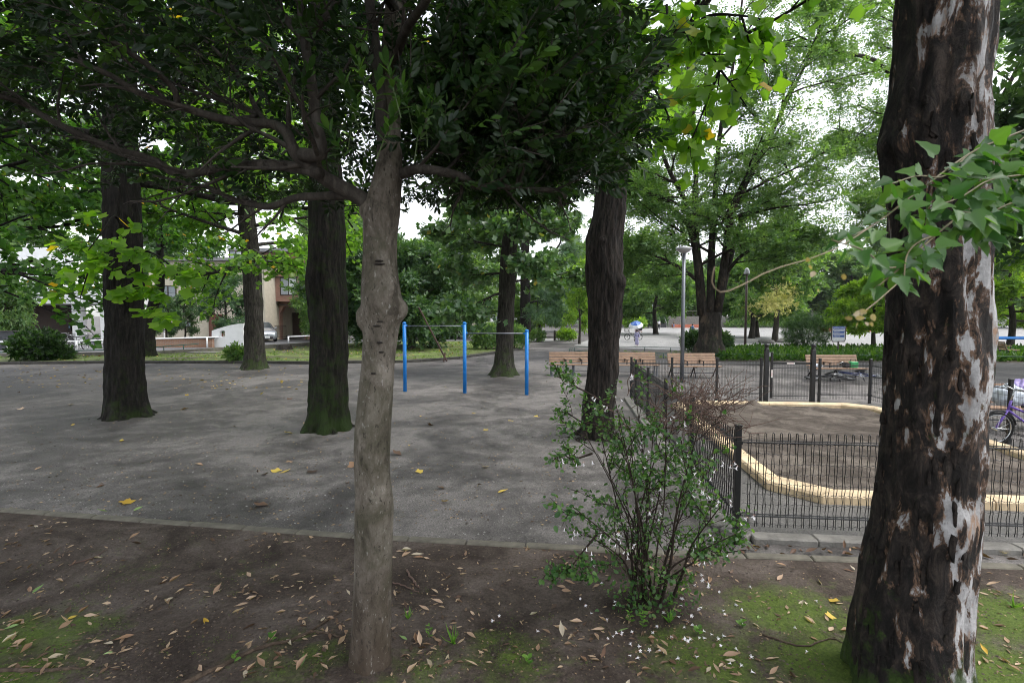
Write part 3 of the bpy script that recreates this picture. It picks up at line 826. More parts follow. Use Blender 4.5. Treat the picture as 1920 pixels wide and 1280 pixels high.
# beige house
bh = thing('beige_house', 'beige rendered house with a brown front door', 'house', at(370, 640, 43).xy.to_3d())
bz(282, 497, .05, 6.6, 42.5, 50).build('wall', M_BEIGE, bh)
m_ = MB(); bz(391, 416, .1, 2.25, 42.38, 42.49, m_); do = m_.build('door', M_DOOR, bh)
for k in range(3):
    m_ = MB(); bz(393 + k * 7.6, 399 + k * 7.6, .2, 2.15, 42.35, 42.378, m_); m_.build('door_panel', M_DOOR, do)
m_ = MB(); m_.rod(at(413, 612, 42.3), at(413, 617, 42.3), .03); m_.build('handle', M_DARK, do)
pane(bh, 345, 360, 600, 614, 42.44); pane(bh, 300, 330, 535, 560, 42.44); pane(bh, 430, 455, 470, 500, 42.44, gl2=M_BLIND)
bz(275, 505, 6.62, 6.85, 42.0, 50.5).build('roof', M_ROOF, bh)
m_ = MB(); p0 = at(307, 600, 42.4); m_.tube([(p0.x, 42.4, .1), (p0.x, 42.4, 6.5)], .05, 8); m_.build('downpipe', M_WPAINT, bh)
# brick house with arched porch
kh = thing('brick_house', 'pink brown brick house with an upper window and arched porch', 'house', at(540, 640, 46).xy.to_3d())
m_ = MB(); bz(440, 600, 2.95, 7.6, 45, 52, m_); m_.build('wall', M_BRICKH, kh)
m_ = MB(); bz(515, 597, 3.35, 5.95, 44.5, 45.0, m_); m_.build('bay_wall', M_BRICKH, kh)
for u0, u1 in ((478, 498), (514, 525), (570, 600)):
    m_ = MB(); bz(u0, u1, .05, 2.95, 45.05, 45.6, m_); m_.build('pillar', M_BRICKH, kh)
for (a0, a1) in ((498, 514), (525, 570)):                              # arch shoulders
    x0, x1 = at(a0, 600, 45.05).x, at(a1, 600, 45.05).x
    for (xa, sg) in ((x0, 1), (x1, -1)):
        m_ = MB(); vs = [(xa, y, z) for y in (45.06, 45.55) for z in ()]
        tri = [(xa, 2.35), (xa + sg * .38, 2.945), (xa, 2.945)]
        vs = [(x, 45.06, z) for x, z in tri] + [(x, 45.55, z) for x, z in tri]
        m_.add(vs, [(0, 1, 2), (5, 4, 3), (0, 3, 4, 1), (1, 4, 5, 2), (2, 5, 3, 0)]); m_.build('arch_shoulder', M_BRICKH, kh)
m_ = MB(); bz(478, 600, .05, 2.95, 47.5, 47.7, m_); m_.build('porch_back_wall', M_BEIGE, kh)
m_ = MB(); bz(548, 564, .35, 2.4, 47.38, 47.48, m_); m_.build('door', M_WOODD, kh)
m_ = MB(); bz(530, 570, .05, .33, 46.4, 47.3, m_); m_.build('step', M_CONC, kh)
pane(kh, 525.5, 556.5, 520, 553.5, 44.47, gl=plain('grey_shutter', (.34, .37, .41), .4, 0, .04, 3, 0), gl2=M_BLIND)
pane(kh, 500, 511, 521, 540, 44.95, gl=M_BLIND, split=False)
m_ = MB(); bz(514, 559, 5.42, 5.50, 44.3, 44.495, m_); m_.build('window_hood', M_FRAMEB, kh)
m_ = MB(); bz(436, 604, 3.0, 3.14, 44.8, 44.99, m_); m_.build('string_course', M_FRAMEB, kh)
m_ = MB(); bz(430, 610, 7.62, 7.9, 44.3, 52.5, m_); m_.build('roof', M_ROOF, kh)
pg = MB(); x0, x1 = at(508, 600, 44.2).x, at(536, 600, 44.2).x
for i in range(15): pg.box((x0 + (x1 - x0) * i / 14, 44.2, .72), (.03, .03, .95))
pg.box(((x0 + x1) / 2, 44.2, 1.22), (x1 - x0, .05, .05)); pg.box(((x0 + x1) / 2, 44.2, .25), (x1 - x0, .05, .05))
solo(pg, 'porch_railing', M_FRAMEB, 'dark barred railing in front of the brick porch', 'railing')
# white curved garden wall with an arched opening
cw = MB(); Yw = 34.0
out_ = [(397, 652), (397, 627)] + [(397 + 59 * i / 10, 620 - 13.5 * math.sin(min(1, i / 10 * 1.02) * 1.5)) for i in range(0, 11)] + [(456, 652)]
po = [at(u, v, Yw) for u, v in out_]; po[0].z = po[-1].z = .03
hol = [at(u, v, Yw) for u, v in ((412, 632), (412, 623), (413.2, 620.6), (416, 619.6), (420, 620), (422, 621), (422, 632))]
bm = bmesh.new()
ov = [bm.verts.new((p.x, Yw, p.z)) for p in po]; hv = [bm.verts.new((p.x, Yw, p.z)) for p in hol]
oe = [bm.edges.new((ov[i], ov[(i + 1) % len(ov)])) for i in range(len(ov))]; he = [bm.edges.new((hv[i], hv[(i + 1) % len(hv)])) for i in range(len(hv))]
bmesh.ops.triangle_fill(bm, edges=oe + he, use_beauty=True)
ex = bmesh.ops.extrude_face_region(bm, geom=list(bm.faces)); bmesh.ops.translate(bm, vec=(0, .22, 0), verts=[e for e in ex['geom'] if isinstance(e, bmesh.types.BMVert)])
bmesh.ops.recalc_face_normals(bm, faces=bm.faces)
me = bpy.data.meshes.new('garden_wall'); cx_ = po[0].x; bmesh.ops.translate(bm, vec=(-cx_, -Yw, 0), verts=bm.verts); bm.to_mesh(me); bm.free()
gw = link_mesh('garden_wall', me, M_WHITE, None, (cx_, Yw, 0)); tag(gw, 'white curved garden wall with a small arched opening', 'wall')
# brick planter wall along the pavement
bw = MB(); bz(240, 396.5, .03, .62, 33.6, 33.85, bw); bwo = solo(bw, 'planter_wall', M_BRICKW, 'low tan brick wall left of the white garden wall', 'wall')
m_ = MB(); bz(239.5, 396.8, .625, .68, 33.56, 33.9, m_); m_.build('coping', M_KERBD, bwo)
# retaining wall between lawn and street
rw0, rw1, rw2 = G(-500, 677), G(285, 667), G(600, 650)
m_ = MB(); hts = (.16, .24, .32)
for (a, b, h0, h1) in ((rw0, rw1, .16, .24), (rw1, rw2, .24, .34)):
    d = (b - a).normalized(); nn = Vector((-d.y, d.x, 0)) * .2
    vs = [a + Vector((0, 0, -.02)), b + Vector((0, 0, -.02)), b + nn + Vector((0, 0, -.02)), a + nn + Vector((0, 0, -.02)), a + Vector((0, 0, h0)), b + Vector((0, 0, h1)), b + nn + Vector((0, 0, h1)), a + nn + Vector((0, 0, h0))]
    m_.add(vs, [(3, 2, 1, 0), (4, 5, 6, 7), (0, 1, 5, 4), (1, 2, 6, 5), (2, 3, 7, 6), (3, 0, 4, 7)])
solo(m_, 'retaining_wall', plain('stained_concrete', (.15, .14, .12), .9, 0, .4, 4, .4, .01), 'low stained concrete retaining wall between lawn and street', 'wall')
# white guard rail and the green rail in front of it
def railing(name, pts, h, r, mat, label, step, two=False, rpost=None):
    t = thing(name, label, 'railing', (pts[0] + pts[-1]) / 2)
    for zz in ((h, h * .5) if two else (h,)):
        m_ = MB(); m_.tube([p + Vector((0, 0, zz)) for p in pts], r, 8); m_.build('rail', mat, t, True)
    acc = 0.0; want = 0.0
    for a, b in zip(pts[:-1], pts[1:]):
        L = (b - a).length
        while want <= acc + L + 1e-6:
            p = a + (b - a) * ((want - acc) / L); m_ = MB(); m_.tube([p + Vector((0, 0, -.02)), p + Vector((0, 0, h + r))], rpost or r, 8); m_.build('post', mat, t, True); want += step
        acc += L
    return t
zr = Vector((0, 0, .05))
railing('guard_rail', [G(-250, 668), G(130, 664), G(285, 657), G(358, 654), G(452, 650.5)], .72, .045, M_WPAINT, 'white tubular guard rail along the street by the white wall', 3.3, rpost=.06)
railing('guard_rail', [G(541, 645), G(600, 641), G(640, 639)], .55, .045, M_WPAINT, 'short white guard rail in front of the brick house', 2.6, rpost=.06)
railing('green_rail', [G(-300, 681), G(60, 676), G(210, 671), G(300, 664), G(372, 657)], .42, .028, M_GREENR, 'thin green rail along the street edge at the far left', 1.5)

# ================================================================== BICYCLES AND CAR
M_TYRE = plain('tyre_rubber', (.015, .015, .016), .8, 0, .2, 30, .2)
M_CHROME = plain('bicycle_chrome', (.5, .51, .52), .25, .9, .1, 20, 0)
def bicycle(label, loc, heading, paint, wd=.62, basket=True, roll=0.0, seatbox=None, group='bicycles standing in the scene', z=0.0):
    t = thing('bicycle', label, 'bicycle', (loc[0], loc[1], z), group); r = wd / 2; wb_ = 1.08
    off0 = Vector((0, 0, 0))
    for sx in (-1, 1):
        c = Vector((sx * wb_ / 2, 0, r)); m_ = MB()
        m_.tube([c + Vector((math.cos(a) * (r - .02), 0, math.sin(a) * (r - .02))) for a in np.linspace(0, 6.283, 25)[:-1]], .022, 6, close=True)
        wh = m_.build('wheel', M_TYRE, t, True, off=off0)
        m_ = MB(); m_.tube([c + Vector((math.cos(a) * (r - .045), 0, math.sin(a) * (r - .045))) for a in np.linspace(0, 6.283, 25)[:-1]], .012, 5, close=True); m_.build('rim', M_CHROME, wh, True, off=off0)
        m_ = MB()
        for k in range(14):
            a = k * 6.283 / 14; m_.rod(c + Vector((0, .03 * (-1) ** k, 0)), c + Vector((math.cos(a) * (r - .04), 0, math.sin(a) * (r - .04))), .003, 3)
        m_.rod(c + Vector((0, -.06, 0)), c + Vector((0, .06, 0)), .022, 8); sp_ = m_.build('spokes', M_CHROME, wh, off=off0)
        m_ = MB(); m_.tube([c + Vector((math.cos(a) * (r + .025), 0, math.sin(a) * (r + .025))) for a in np.linspace(.4, 2.9, 10)], .018, 5); m_.build('mudguard', M_DARK, t, True, off=off0)
    F_, Bk = Vector((wb_ / 2, 0, r)), Vector((-wb_ / 2, 0, r)); bb = Vector((-.1, 0, r - .02)); st = Vector((-.22, 0, .72)); hd = Vector((.36, 0, .78)); hl = Vector((.39, 0, .62))
    m_ = MB()
    for a, b in ((bb, st), (bb, hl), (hl, hd), (bb, Bk), (st + Vector((.03, 0, -.15)), Bk), (hl, F_), (st + Vector((.05, 0, -.25)), hd - Vector((0, 0, .1)))): m_.tube([a, b], .019, 7)
    m_.build('frame', paint, t, True, off=off0)
    m_ = MB(); m_.tube([hd, hd + Vector((-.03, 0, .18))], .014, 6)
    for sy in (-1, 1): m_.tube([hd + Vector((-.03, 0, .18)), hd + Vector((-.02, sy * .18, .22)), hd + Vector((-.18, sy * .27, .2))], .012, 6)
    m_.build('handlebar', M_CHROME, t, True, off=off0)
    m_ = MB(); m_.add([(-.40, -.1, .84), (-.40, .1, .84), (-.12, .025, .83), (-.12, -.025, .83), (-.40, -.09, .78), (-.40, .09, .78), (-.12, .02, .79), (-.12, -.02, .79)], [(0, 3, 2, 1), (4, 5, 6, 7), (0, 1, 5, 4), (1, 2, 6, 5), (2, 3, 7, 6), (3, 0, 4, 7)])
    m_.tube([st, st + Vector((-.03, 0, .1))], .014, 6); m_.build('saddle', M_DARK, t, off=off0)
    m_ = MB(); m_.lathe(bb, [(.09, -.006), (.09, .006)], 14, M=Matrix.Rotation(math.pi / 2, 3, 'X')); m_.tube([bb + Vector((0, .06, 0)), bb + Vector((.1, .06, -.13)), bb + Vector((.1, .15, -.13))], .011, 5); m_.tube([bb + Vector((0, -.06, 0)), bb + Vector((-.1, -.06, .13)), bb + Vector((-.1, -.15, .13))], .011, 5); m_.build('crank', M_CHROME, t, off=off0)
    if basket:
        m_ = MB(); bc = Vector((.60, 0, .83))
        for k in range(9):
            f = k / 8 - .5
            for sy in (-1, 1): m_.rod(bc + Vector((f * .28, sy * .15, -.12)), bc + Vector((f * .34, sy * .19, .12)), .004, 3); m_.rod(bc + Vector((sy * .14, f * .3, -.12)), bc + Vector((sy * .17, f * .38, .12)), .004, 3)
            m_.rod(bc + Vector((f * .28, -.15, -.12)), bc + Vector((f * .28, .15, -.12)), .004, 3)
        for zz, k in ((.12, 1.0), (0, .9), (-.12, .82)):
            q = [bc + Vector((sx * .17 * k, sy * .19 * k, zz)) for sx, sy in ((-1, -1), (1, -1), (1, 1), (-1, 1))]; m_.tube(q, .007, 4, close=True)
        m_.build('basket', M_BLK, t, off=off0)
    if seatbox:
        m_ = MB(); m_.box((-.52, 0, .86), (.36, .34, .10), bev=.03); m_.box((-.70, 0, 1.10), (.07, .36, .5), bev=.03)
        for sy in (-1, 1): m_.box((-.5, sy * .18, .99), (.36, .04, .2), bev=.015); m_.box((-.42, sy * .2, .55), (.14, .05, .5), bev=.02)
        m_.build('child_seat', seatbox, t, off=off0)
    t.rotation_euler = (roll, 0, heading)
    return t
P_SILV = plain('silver_bike_paint', (.45, .46, .47), .3, .6); P_BLK2 = plain('black_bike_paint', (.02, .02, .022), .3); P_NAVY = plain('navy_bike_paint', (.03, .04, .12), .3); P_PURP = plain('violet_bike_paint', (.16, .09, .42), .3, .1)
p = G(117, 653); bicycle('silver bicycle parked in the porch behind the far left bush', p, R(80), P_SILV)
p = G(141, 657); bicycle('black bicycle with a basket beside the white porch column', p, R(-70), P_BLK2)
p = G(172, 655); bicycle('navy bicycle parked right of the white porch column', p, R(-85), P_NAVY)

def car(label, loc, heading):
    t = thing('parked_car', label, 'car', loc); o0 = Vector((0, 0, 0)); W = .87
    paint = plain('silver_car_paint', (.40, .43, .47), .22, .55, .04, 3, 0, coat=.6)
    # stations along x: (x, z_bottom, z_belt, half width, z_roof, roof half width)
    ST = [(2.28, .30, .62, .55, .64, .45), (2.15, .22, .74, .76, .78, .6), (1.75, .20, .86, .85, .93, .66), (1.15, .20, .95, W, 1.03, .70), (.95, .20, .97, W, 1.10, .70), (.2, .20, .98, W, 1.52, .64), (-.6, .20, 1.0, W, 1.58, .64), (-1.5, .2, 1.02, W, 1.55, .62), (-2.0, .22, 1.02, .84, 1.38, .6), (-2.2, .3, .95, .78, 1.0, .6)]
    vs = []
    for x, zb, zt, hw, zr_, rw in ST:
        half = [(hw * .82, zb), (hw, zb + .12), (hw * 1.01, (zb + zt) / 2), (hw * .97, zt), (rw, zr_), (rw * .5, zr_ + .025)]
        ring = [(y, z) for y, z in half] + [(-y, z) for y, z in reversed(half)]
        vs += [(x, y, z) for y, z in ring]
    n = 12; fs = []
    for i in range(len(ST) - 1):
        for k in range(n): fs.append((i * n + k, (i + 1) * n + k, (i + 1) * n + (k + 1) % n, i * n + (k + 1) % n))
    fs.append(tuple(range(n))); fs.append(tuple(reversed(range((len(ST) - 1) * n, len(ST) * n))))
    m_ = MB(); m_.add(vs, fs); b_ = m_.build('body', paint, t, True, off=o0)
    gl = plain('car_glass', (.05, .06, .065), .06, 0, .1, 2, 0)
    m_ = MB(); m_.add([(1.0, -.64, 1.10), (1.0, .64, 1.10), (.24, .58, 1.53), (.24, -.58, 1.53)], [(0, 1, 2, 3)]); m_.build('windscreen', gl, t, off=Vector((0, 0, -.015)) + Vector((-.02, 0, 0)))
    for sy in (-1, 1):
        m_ = MB(); m_.add([(.85, sy * .835, 1.02), (.2, sy * .70, 1.45), (-1.5, sy * .70, 1.47), (-1.85, sy * .83, 1.06)], [(0, 1, 2, 3)]); m_.build('side_window', gl, t, off=Vector((0, -sy * .02, -.01)))
        m_ = MB(); m_.lathe((1.98, sy * .62, .70), [(.02, -.16), (.09, -.1), (.10, 0), (.07, .12), (.01, .17)], 12, M=Matrix.Rotation(R(75), 3, 'Y') @ Matrix.Rotation(sy * R(25), 3, 'X')); m_.build('headlight', plain('lamp_glass', (.75, .77, .8), .1, 0, .05, 4, 0), t, True, off=o0)
        for wx in (1.40, -1.35):
            m_ = MB(); Mx = Matrix.Rotation(math.pi / 2, 3, 'X'); m_.lathe((wx, sy * .78, .31), [(.20, -.1), (.29, -.1), (.315, -.06), (.315, .06), (.29, .1), (.2, .1)], 20, M=Mx); wh = m_.build('wheel', M_TYRE, t, True, off=o0)
            m_ = MB(); m_.lathe((wx, sy * .80, .31), [(.20, -.09), (.20, .09)], 14, M=Mx); m_.build('rim', M_CHROME, wh, off=o0)
        m_ = MB(); m_.box((.75, sy * .98, 1.06), (.12, .2, .14), bev=.03); m_.build('door_mirror', paint, t, off=o0)
    m_ = MB(); m_.add([(2.245, -.48, .40), (2.245, .48, .40), (2.20, .36, .24), (2.20, -.36, .24)], [(0, 1, 2, 3)]); m_.box((2.26, 0, .36), (.05, .86, .17), bev=.02); m_.build('grille', M_DARK, t, off=o0)
    m_ = MB(); m_.box((2.295, 0, .40), (.02, .34, .165)); pl = m_.build('number_plate', M_WPAINT, t, off=o0)
    m_ = MB()
    for k in range(4): m_.box((2.307, -.1 + k * .065, .385), (.003, .04, .07))
    m_.build('plate_characters', plain('plate_green', (.03, .15, .09), .5, 0, 0, 2, 0), pl, off=o0)
    m_ = MB(); m_.lathe((2.30, 0, .60), [(.045, -.006), (.045, .006)], 16, M=Matrix.Rotation(math.pi / 2, 3, 'Y')); m_.build('emblem', M_CHROME, t, off=o0)
    t.rotation_euler = (0, 0, heading)
    return t
p = G(489, 640.5); car('silver car parked before the brick house behind a trunk', (p.x, p.y, .05), R(-52))
p = at(768, 620, 52); car('grey car half hidden beyond the lawn behind the blue bars', (p.x, 52, 0), R(175))

# ================================================================== PLAY EQUIPMENT, LAMPS, SIGN, BENCHES
M_BLUE = plain('blue_paint', (.006, .18, .56), .35, 0, .15, 6, .08, .003)
M_GALV = plain('galvanised_grey', (.17, .18, .20), .45, .5, .12, 8, .05)
bars = thing('pull_up_bars', 'blue pull up bars with three posts and two steel bars', 'exercise bars', G(872, 737))
bp = [(759.5, 734, 605, 3.2), (871.5, 737, 605, 3.4), (987.5, 740, 619, 3.4)]
tops = []
for u, vb, vt, hw in bp:
    b = G(u, vb); tz = at(u, vt, b.y).z; r_ = .052
    m_ = MB(); m_.tube([(b.x, b.y, -.03), (b.x, b.y, tz - .03)], r_, 18); po_ = m_.build('post', M_BLUE, bars, True)
    m_ = MB(); m_.lathe((b.x, b.y, tz - .035), [(r_ + .004, 0), (r_ + .006, .03), (r_ * .8, .05), (r_ * .3, .06)], 18); m_.build('cap', M_BLUE, po_, True)
    tops.append(Vector((b.x, b.y, tz - .09)))
mid_low = Vector((tops[1].x, tops[1].y, tops[1].z)); z2 = tops[2].z
for a, b in ((tops[0], tops[1]), (Vector((tops[1].x, tops[1].y, z2)), tops[2])):
    m_ = MB(); m_.tube([a, b], .017, 10); m_.build('bar', M_GALV, bars, True)
    for q in (a, b):
        m_ = MB(); d = (b - a).normalized(); s_ = 1 if q is a else -1; m_.tube([q + d * s_ * .03, q + d * s_ * .085], .03, 12); m_.build('collar', M_BLUE, bars, True)
# second blue bar at the right edge
b0, b1 = at(1752, 660, 17.5), at(1985, 660, 17.5)
rb = thing('blue_bar', 'thick blue horizontal bar beyond the fence at the right edge', 'exercise bars', ((b0.x + b1.x) / 2, 17.5, 0))
m_ = MB(); zb = at(1890, 633.5, 17.5).z; m_.tube([(b0.x, 17.5, zb), (b1.x, 17.5, zb)], .05, 14); m_.build('bar', M_BLUE, rb, True)
for x in (b0.x, b1.x):
    m_ = MB(); m_.tube([(x, 17.5, -.02), (x, 17.5, zb + .12)], .055, 14); m_.build('post', M_BLUE, rb, True)
# flat disc lamp
def lamp_disc(u, vb, vt, r_, mat, label, dome=False, hw=.35, Y=None):
    b = G(u, vb) if Y is None else Vector((at(u, 600, Y).x, Y, 0)); zt = at(u, vt, b.y).z
    t = thing('lamp_post', label, 'lamp post', b)
    m_ = MB(); m_.tube([(b.x, b.y, -.02), (b.x, b.y, zt - .1)], [r_ * 1.1, r_ * .92], 16); m_.build('pole', mat, t, True)
    if dome: prof = [(hw * .95, -.14), (hw, -.10), (hw * .95, .02), (hw * .75, .16), (hw * .4, .25), (.02, .28)]
    else: prof = [(r_ * 1.2, -.14), (hw * .55, -.11), (hw * .93, -.03), (hw, 0), (hw * .98, .03), (hw * .6, .055), (.03, .06)]
    m_ = MB(); m_.lathe((b.x, b.y, zt - .06), prof, 28); hd_ = m_.build('lamp_head', plain('lamp_aluminium', (.42, .42, .43), .45, .4, .1, 9, 0), t, True)
    m_ = MB(); m_.lathe((b.x, b.y, zt - .175), [(hw * .45, -.006), (hw * .47, .006)], 24); m_.build('diffuser', plain('lamp_diffuser', (.7, .7, .68), .4, 0, .05, 4, 0), hd_)
    return t
lamp_disc(1278.5, 716, 463, .058, M_GALV, 'tall grey lamp post with a flat disc head', hw=.25)
lamp_disc(1397, 651, 508, .075, plain('brown_pole', (.06, .04, .032), .6), 'brown lamp post with a grey dome beside the zelkova', True, .19)
lamp_disc(1223, 612, 553, .07, M_GALV, 'distant grey lamp post by the two walkers', True, .3, Y=84)
lp = lamp_disc(260, 668, 436, .06, M_GALV, 'street lamp globe peeping out behind the leftmost trunk', True, .02, Y=24)
for c in list(lp.children):
    if c.name.startswith('lamp_head'):
        for g in list(c.children): bpy.data.objects.remove(g)
        bpy.data.objects.remove(c)
pz = at(267, 440, 24); m_ = MB(); m_.tube([(at(260, 600, 24).x, 24, pz.z - .4), (pz.x, 24, pz.z - .35)], .03, 8); m_.build('arm', M_GALV, lp)
m_ = MB(); m_.lathe(pz, [(.05, -.32), (.2, -.25), (.3, -.1), (.32, .03), (.26, .2), (.13, .3), (.01, .33)], 20); m_.build('globe', plain('frosted_globe', (.55, .58, .62), .15, .1, .1, 3, 0), lp, True)

# notice board
nb = G(1571, 667); zt = at(1571, 611, nb.y).z; zb_ = at(1571, 640, nb.y).z; wid = 25.5 * nb.y / FPX
nt_ = thing('notice_board', 'notice board with three blue panels on a brown post', 'sign', nb)
M_BRN = plain('brown_metal', (.055, .042, .038), .5)
m_ = MB(); m_.tube([(nb.x, nb.y, -.02), (nb.x, nb.y, zb_)], .045, 10); m_.build('post', M_BRN, nt_)
q = [Vector((nb.x + sx * wid / 2, nb.y, z)) for sx, z in ((-1, zt), (-1, zb_ + .12), (-.88, zb_), (.88, zb_), (1, zb_ + .12), (1, zt))]
m_ = MB(); m_.tube(q, .028, 8); m_.build('frame', M_BRN, nt_)
m_ = MB(); m_.box((nb.x, nb.y, (zt + zb_) / 2), (wid - .05, .02, zt - zb_ - .03)); bd = m_.build('board', plain('board_grey', (.62, .63, .65), .5), nt_)
M_BLUEP = plain('notice_blue', (.012, .07, .30), .4, 0, .08, 5, 0); M_INK = plain('notice_white_ink', (.8, .8, .8), .5, 0, 0, 5, 0)
H_ = zt - zb_
for k, (f0, f1, rows) in enumerate(((.02, .20, 1), (.27, .46, 2), (.52, .72, 2))):
    za, zb2 = zt - f0 * H_, zt - f1 * H_
    m_ = MB(); m_.box((nb.x, nb.y - .014, (za + zb2) / 2), (wid * .84, .008, za - zb2)); pn = m_.build('notice_panel', M_BLUEP, bd)
    m_ = MB(); rr = random.Random(k)
    for r_ in range(rows):
        zc = za - (za - zb2) * ((r_ + .5) / rows); hh = (za - zb2) / rows * (.42 if rows == 1 else .5); x = nb.x - wid * .36
        while x < nb.x + wid * (.36 if r_ == 0 else .12):
            for st in range(3): m_.box((x + rr.uniform(-.008, .008), nb.y - .020, zc + (st - 1) * hh * .34), (rr.uniform(.02, .04), .003, hh * .16))
            m_.box((x + rr.uniform(-.01, .01), nb.y - .0215, zc), (.008, .003, hh)); x += .052 if rows == 1 else .045
    m_.build('lettering', M_INK, pn)

# benches
M_WOOD = plain('bench_wood', (.29, .185, .12), .6, 0, .25, 7, .25, .006)
def bench(label, loc, rz, L=1.75, scroll=False):
    t = thing('park_bench', label, 'bench', loc, 'wooden park benches'); o0 = Vector((0, 0, 0))
    for k in range(4):
        z = .50 + k * .098; y = .20 + k * .03
        m_ = MB(); m_.box((0, y, z), (L, .03, .085), M=Matrix.Rotation(R(-16), 3, 'X'), bev=.006); m_.build('back_slat', M_WOOD, t, off=o0)
    for k in range(4):
        m_ = MB(); m_.box((0, -.28 + k * .115, .42 - .006 * k), (L + .04, .10, .035), bev=.006); m_.build('seat_slat', M_WOOD, t, off=o0)
    for x in (-L / 2 + .06, 0, L / 2 - .06):
        m_ = MB()
        if scroll:
            for sg in (-1, 1): m_.tube([(x, -.02, .36), (x, sg * .10, .22), (x, sg * .2, .12), (x, sg * .27, .0)], .024, 6)
        else:
            m_.tube([(x, -.2, .39), (x, -.2, 0)], .028, 8); m_.box((x, -.2, .012), (.16, .1, .024)); m_.tube([(x, .14, .39), (x, .16, 0)], .028, 8); m_.box((x, .16, .012), (.16, .1, .024))
        m_.box((x, -.05, .385), (.05, .5, .03)); m_.build('leg', M_GALV if not scroll else M_BLK, t, off=o0)
        m_ = MB(); m_.tube([(x, .17, .38), (x, .225, .55), (x, .31, .84)], .018, 6); m_.build('back_bracket', M_GALV, t, off=o0)
    m_ = MB(); m_.tube([(-L / 2 + .06, -.02, .16), (L / 2 - .06, -.02, .16)], .015, 6); m_.build('stretcher', M_GALV, t, off=o0)
    for x in (-L / 6, L / 6):
        m_ = MB(); m_.tube([(x, -.16, .43), (x, -.16, .60)], .022, 6); m_.tube([(x, .18, .50), (x, .18, .60)], .022, 6); ar = m_.build('armrest', M_BLK, t, off=o0)
        m_ = MB(); m_.box((x, 0, .615), (.07, .42, .03), bev=.006); m_.build('armrest_board', M_WOOD, ar, off=o0)
    t.rotation_euler.z = rz; return t
def bench_px(u0, u1, vb, label, scroll, rz=0.0):
    c = G((u0 + u1) / 2, vb); bench(label, (c.x, c.y + .2, 0), rz, (u1 - u0) * c.y / FPX, scroll)
bench_px(1031, 1121, 705, 'wooden bench left of the gnarled dark trunk', False, R(1))
bench_px(1146, 1235, 706, 'wooden bench partly hidden behind the gnarled dark trunk', False)
bench_px(1258, 1350, 709, 'wooden bench behind the fence beside the grey lamp post', True)
bench_px(1524, 1622, 714, 'wooden bench right of the gate with a green box on it', True, R(-1))
c = at(1950, 780, 9.7); bench('wooden bench at the right edge behind the purple bicycle', (c.x, 9.75, 0), R(-12), 2.1, True)
c = at(1899, 660, 26); bench('far bench under the bright green tree at the right edge', (c.x, 26.5, 0), R(70), 1.5, False)
# things on and under the bench
yb_ = G(1573, 714).y + .1; bz_ = Vector((at(1602, 600, yb_).x, yb_, .442))
cb = thing('cool_box', 'small green box on the bench right of the gate', 'box', bz_)
m_ = MB(); m_.box(bz_ + Vector((0, 0, .1)), (.26, .2, .2), bev=.02); m_.build('body', plain('green_plastic', (.02, .28, .08), .4), cb)
m_ = MB(); m_.tube([bz_ + Vector((-.1, 0, .2)), bz_ + Vector((-.08, 0, .27)), bz_ + Vector((.08, 0, .27)), bz_ + Vector((.1, 0, .2))], .012, 6); m_.build('handle', M_BLK, cb)
m_ = MB(); m_.box(bz_ + Vector((-.24, 0, .09)), (.17, .2, .18), bev=.03); solo(m_, 'shoulder_bag', M_DARK, 'small black bag beside the green box on the bench', 'bag')
def lumpy(c, r, k, seed, n=14):
    m_ = MB(); vs = []; fs = []
    for i in range(n + 1):
        th = math.pi * i / n
        for j in range(2 * n):
            a = math.pi * j / n; d = Vector((math.sin(th) * math.cos(a), math.sin(th) * math.sin(a), -math.cos(th)))
            q = d * (1 + k * noise.noise(d * 2.3 + Vector((seed, 0, 0))) + k * .6 * abs(noise.noise(d * 6 + Vector((0, seed, 0)))))
            z = max(q.z, -.85); vs.append((c[0] + q.x * r[0], c[1] + q.y * r[1], c[2] + (z + .85) * r[2]))
    for i in range(n):
        for j in range(2 * n):
            j2 = (j + 1) % (2 * n); fs.append((i * 2 * n + j, i * 2 * n + j2, (i + 1) * 2 * n + j2, (i + 1) * 2 * n + j))
    m_.add(vs, fs); return m_
M_BAG = plain('pale_plastic_bag', (.55, .60, .66), .35, 0, .12, 9, .5, .01); M_BAGP = plain('lilac_plastic_bag', (.35, .28, .55), .4, 0, .12, 9, .5, .01)
p = at(1536, 600, yb_); solo(lumpy((p.x, yb_, .442), (.14, .1, .06), .5, 3), 'plastic_bag', M_BAG, 'crumpled pale bag at the left end of the bench with the green box', 'bag', smooth=True)
p = at(1905, 760, 9.2); solo(lumpy((p.x, 9.35, .53), (.24, .18, .21), .35, 8), 'plastic_bag', M_BAG, 'big pale blue plastic bag above the purple bicycle', 'bag', smooth=True)
p = at(1934, 748, 9.2); solo(lumpy((p.x, 9.4, .53), (.16, .14, .24), .35, 5), 'plastic_bag', M_BAGP, 'lilac bag at the right edge beside the pale blue bag', 'bag', smooth=True)
p = G(1915, 837); bicycle('purple bicycle leaning by the bench at the right edge', (p.x + .15, p.y + .05), R(176), P_PURP, .58, False, R(-6))
p = G(1574, 718); bicycle('black bicycle lying on its side under the bench', (p.x - .05, p.y + .15), R(178), P_BLK2, .5, False, R(84), z=.09)
p = G(1612, 720); bicycle('dark bicycle lying on the ground beside the corner fence post', (p.x, p.y + .0), R(165), P_NAVY, .42, False, R(82), z=.22)
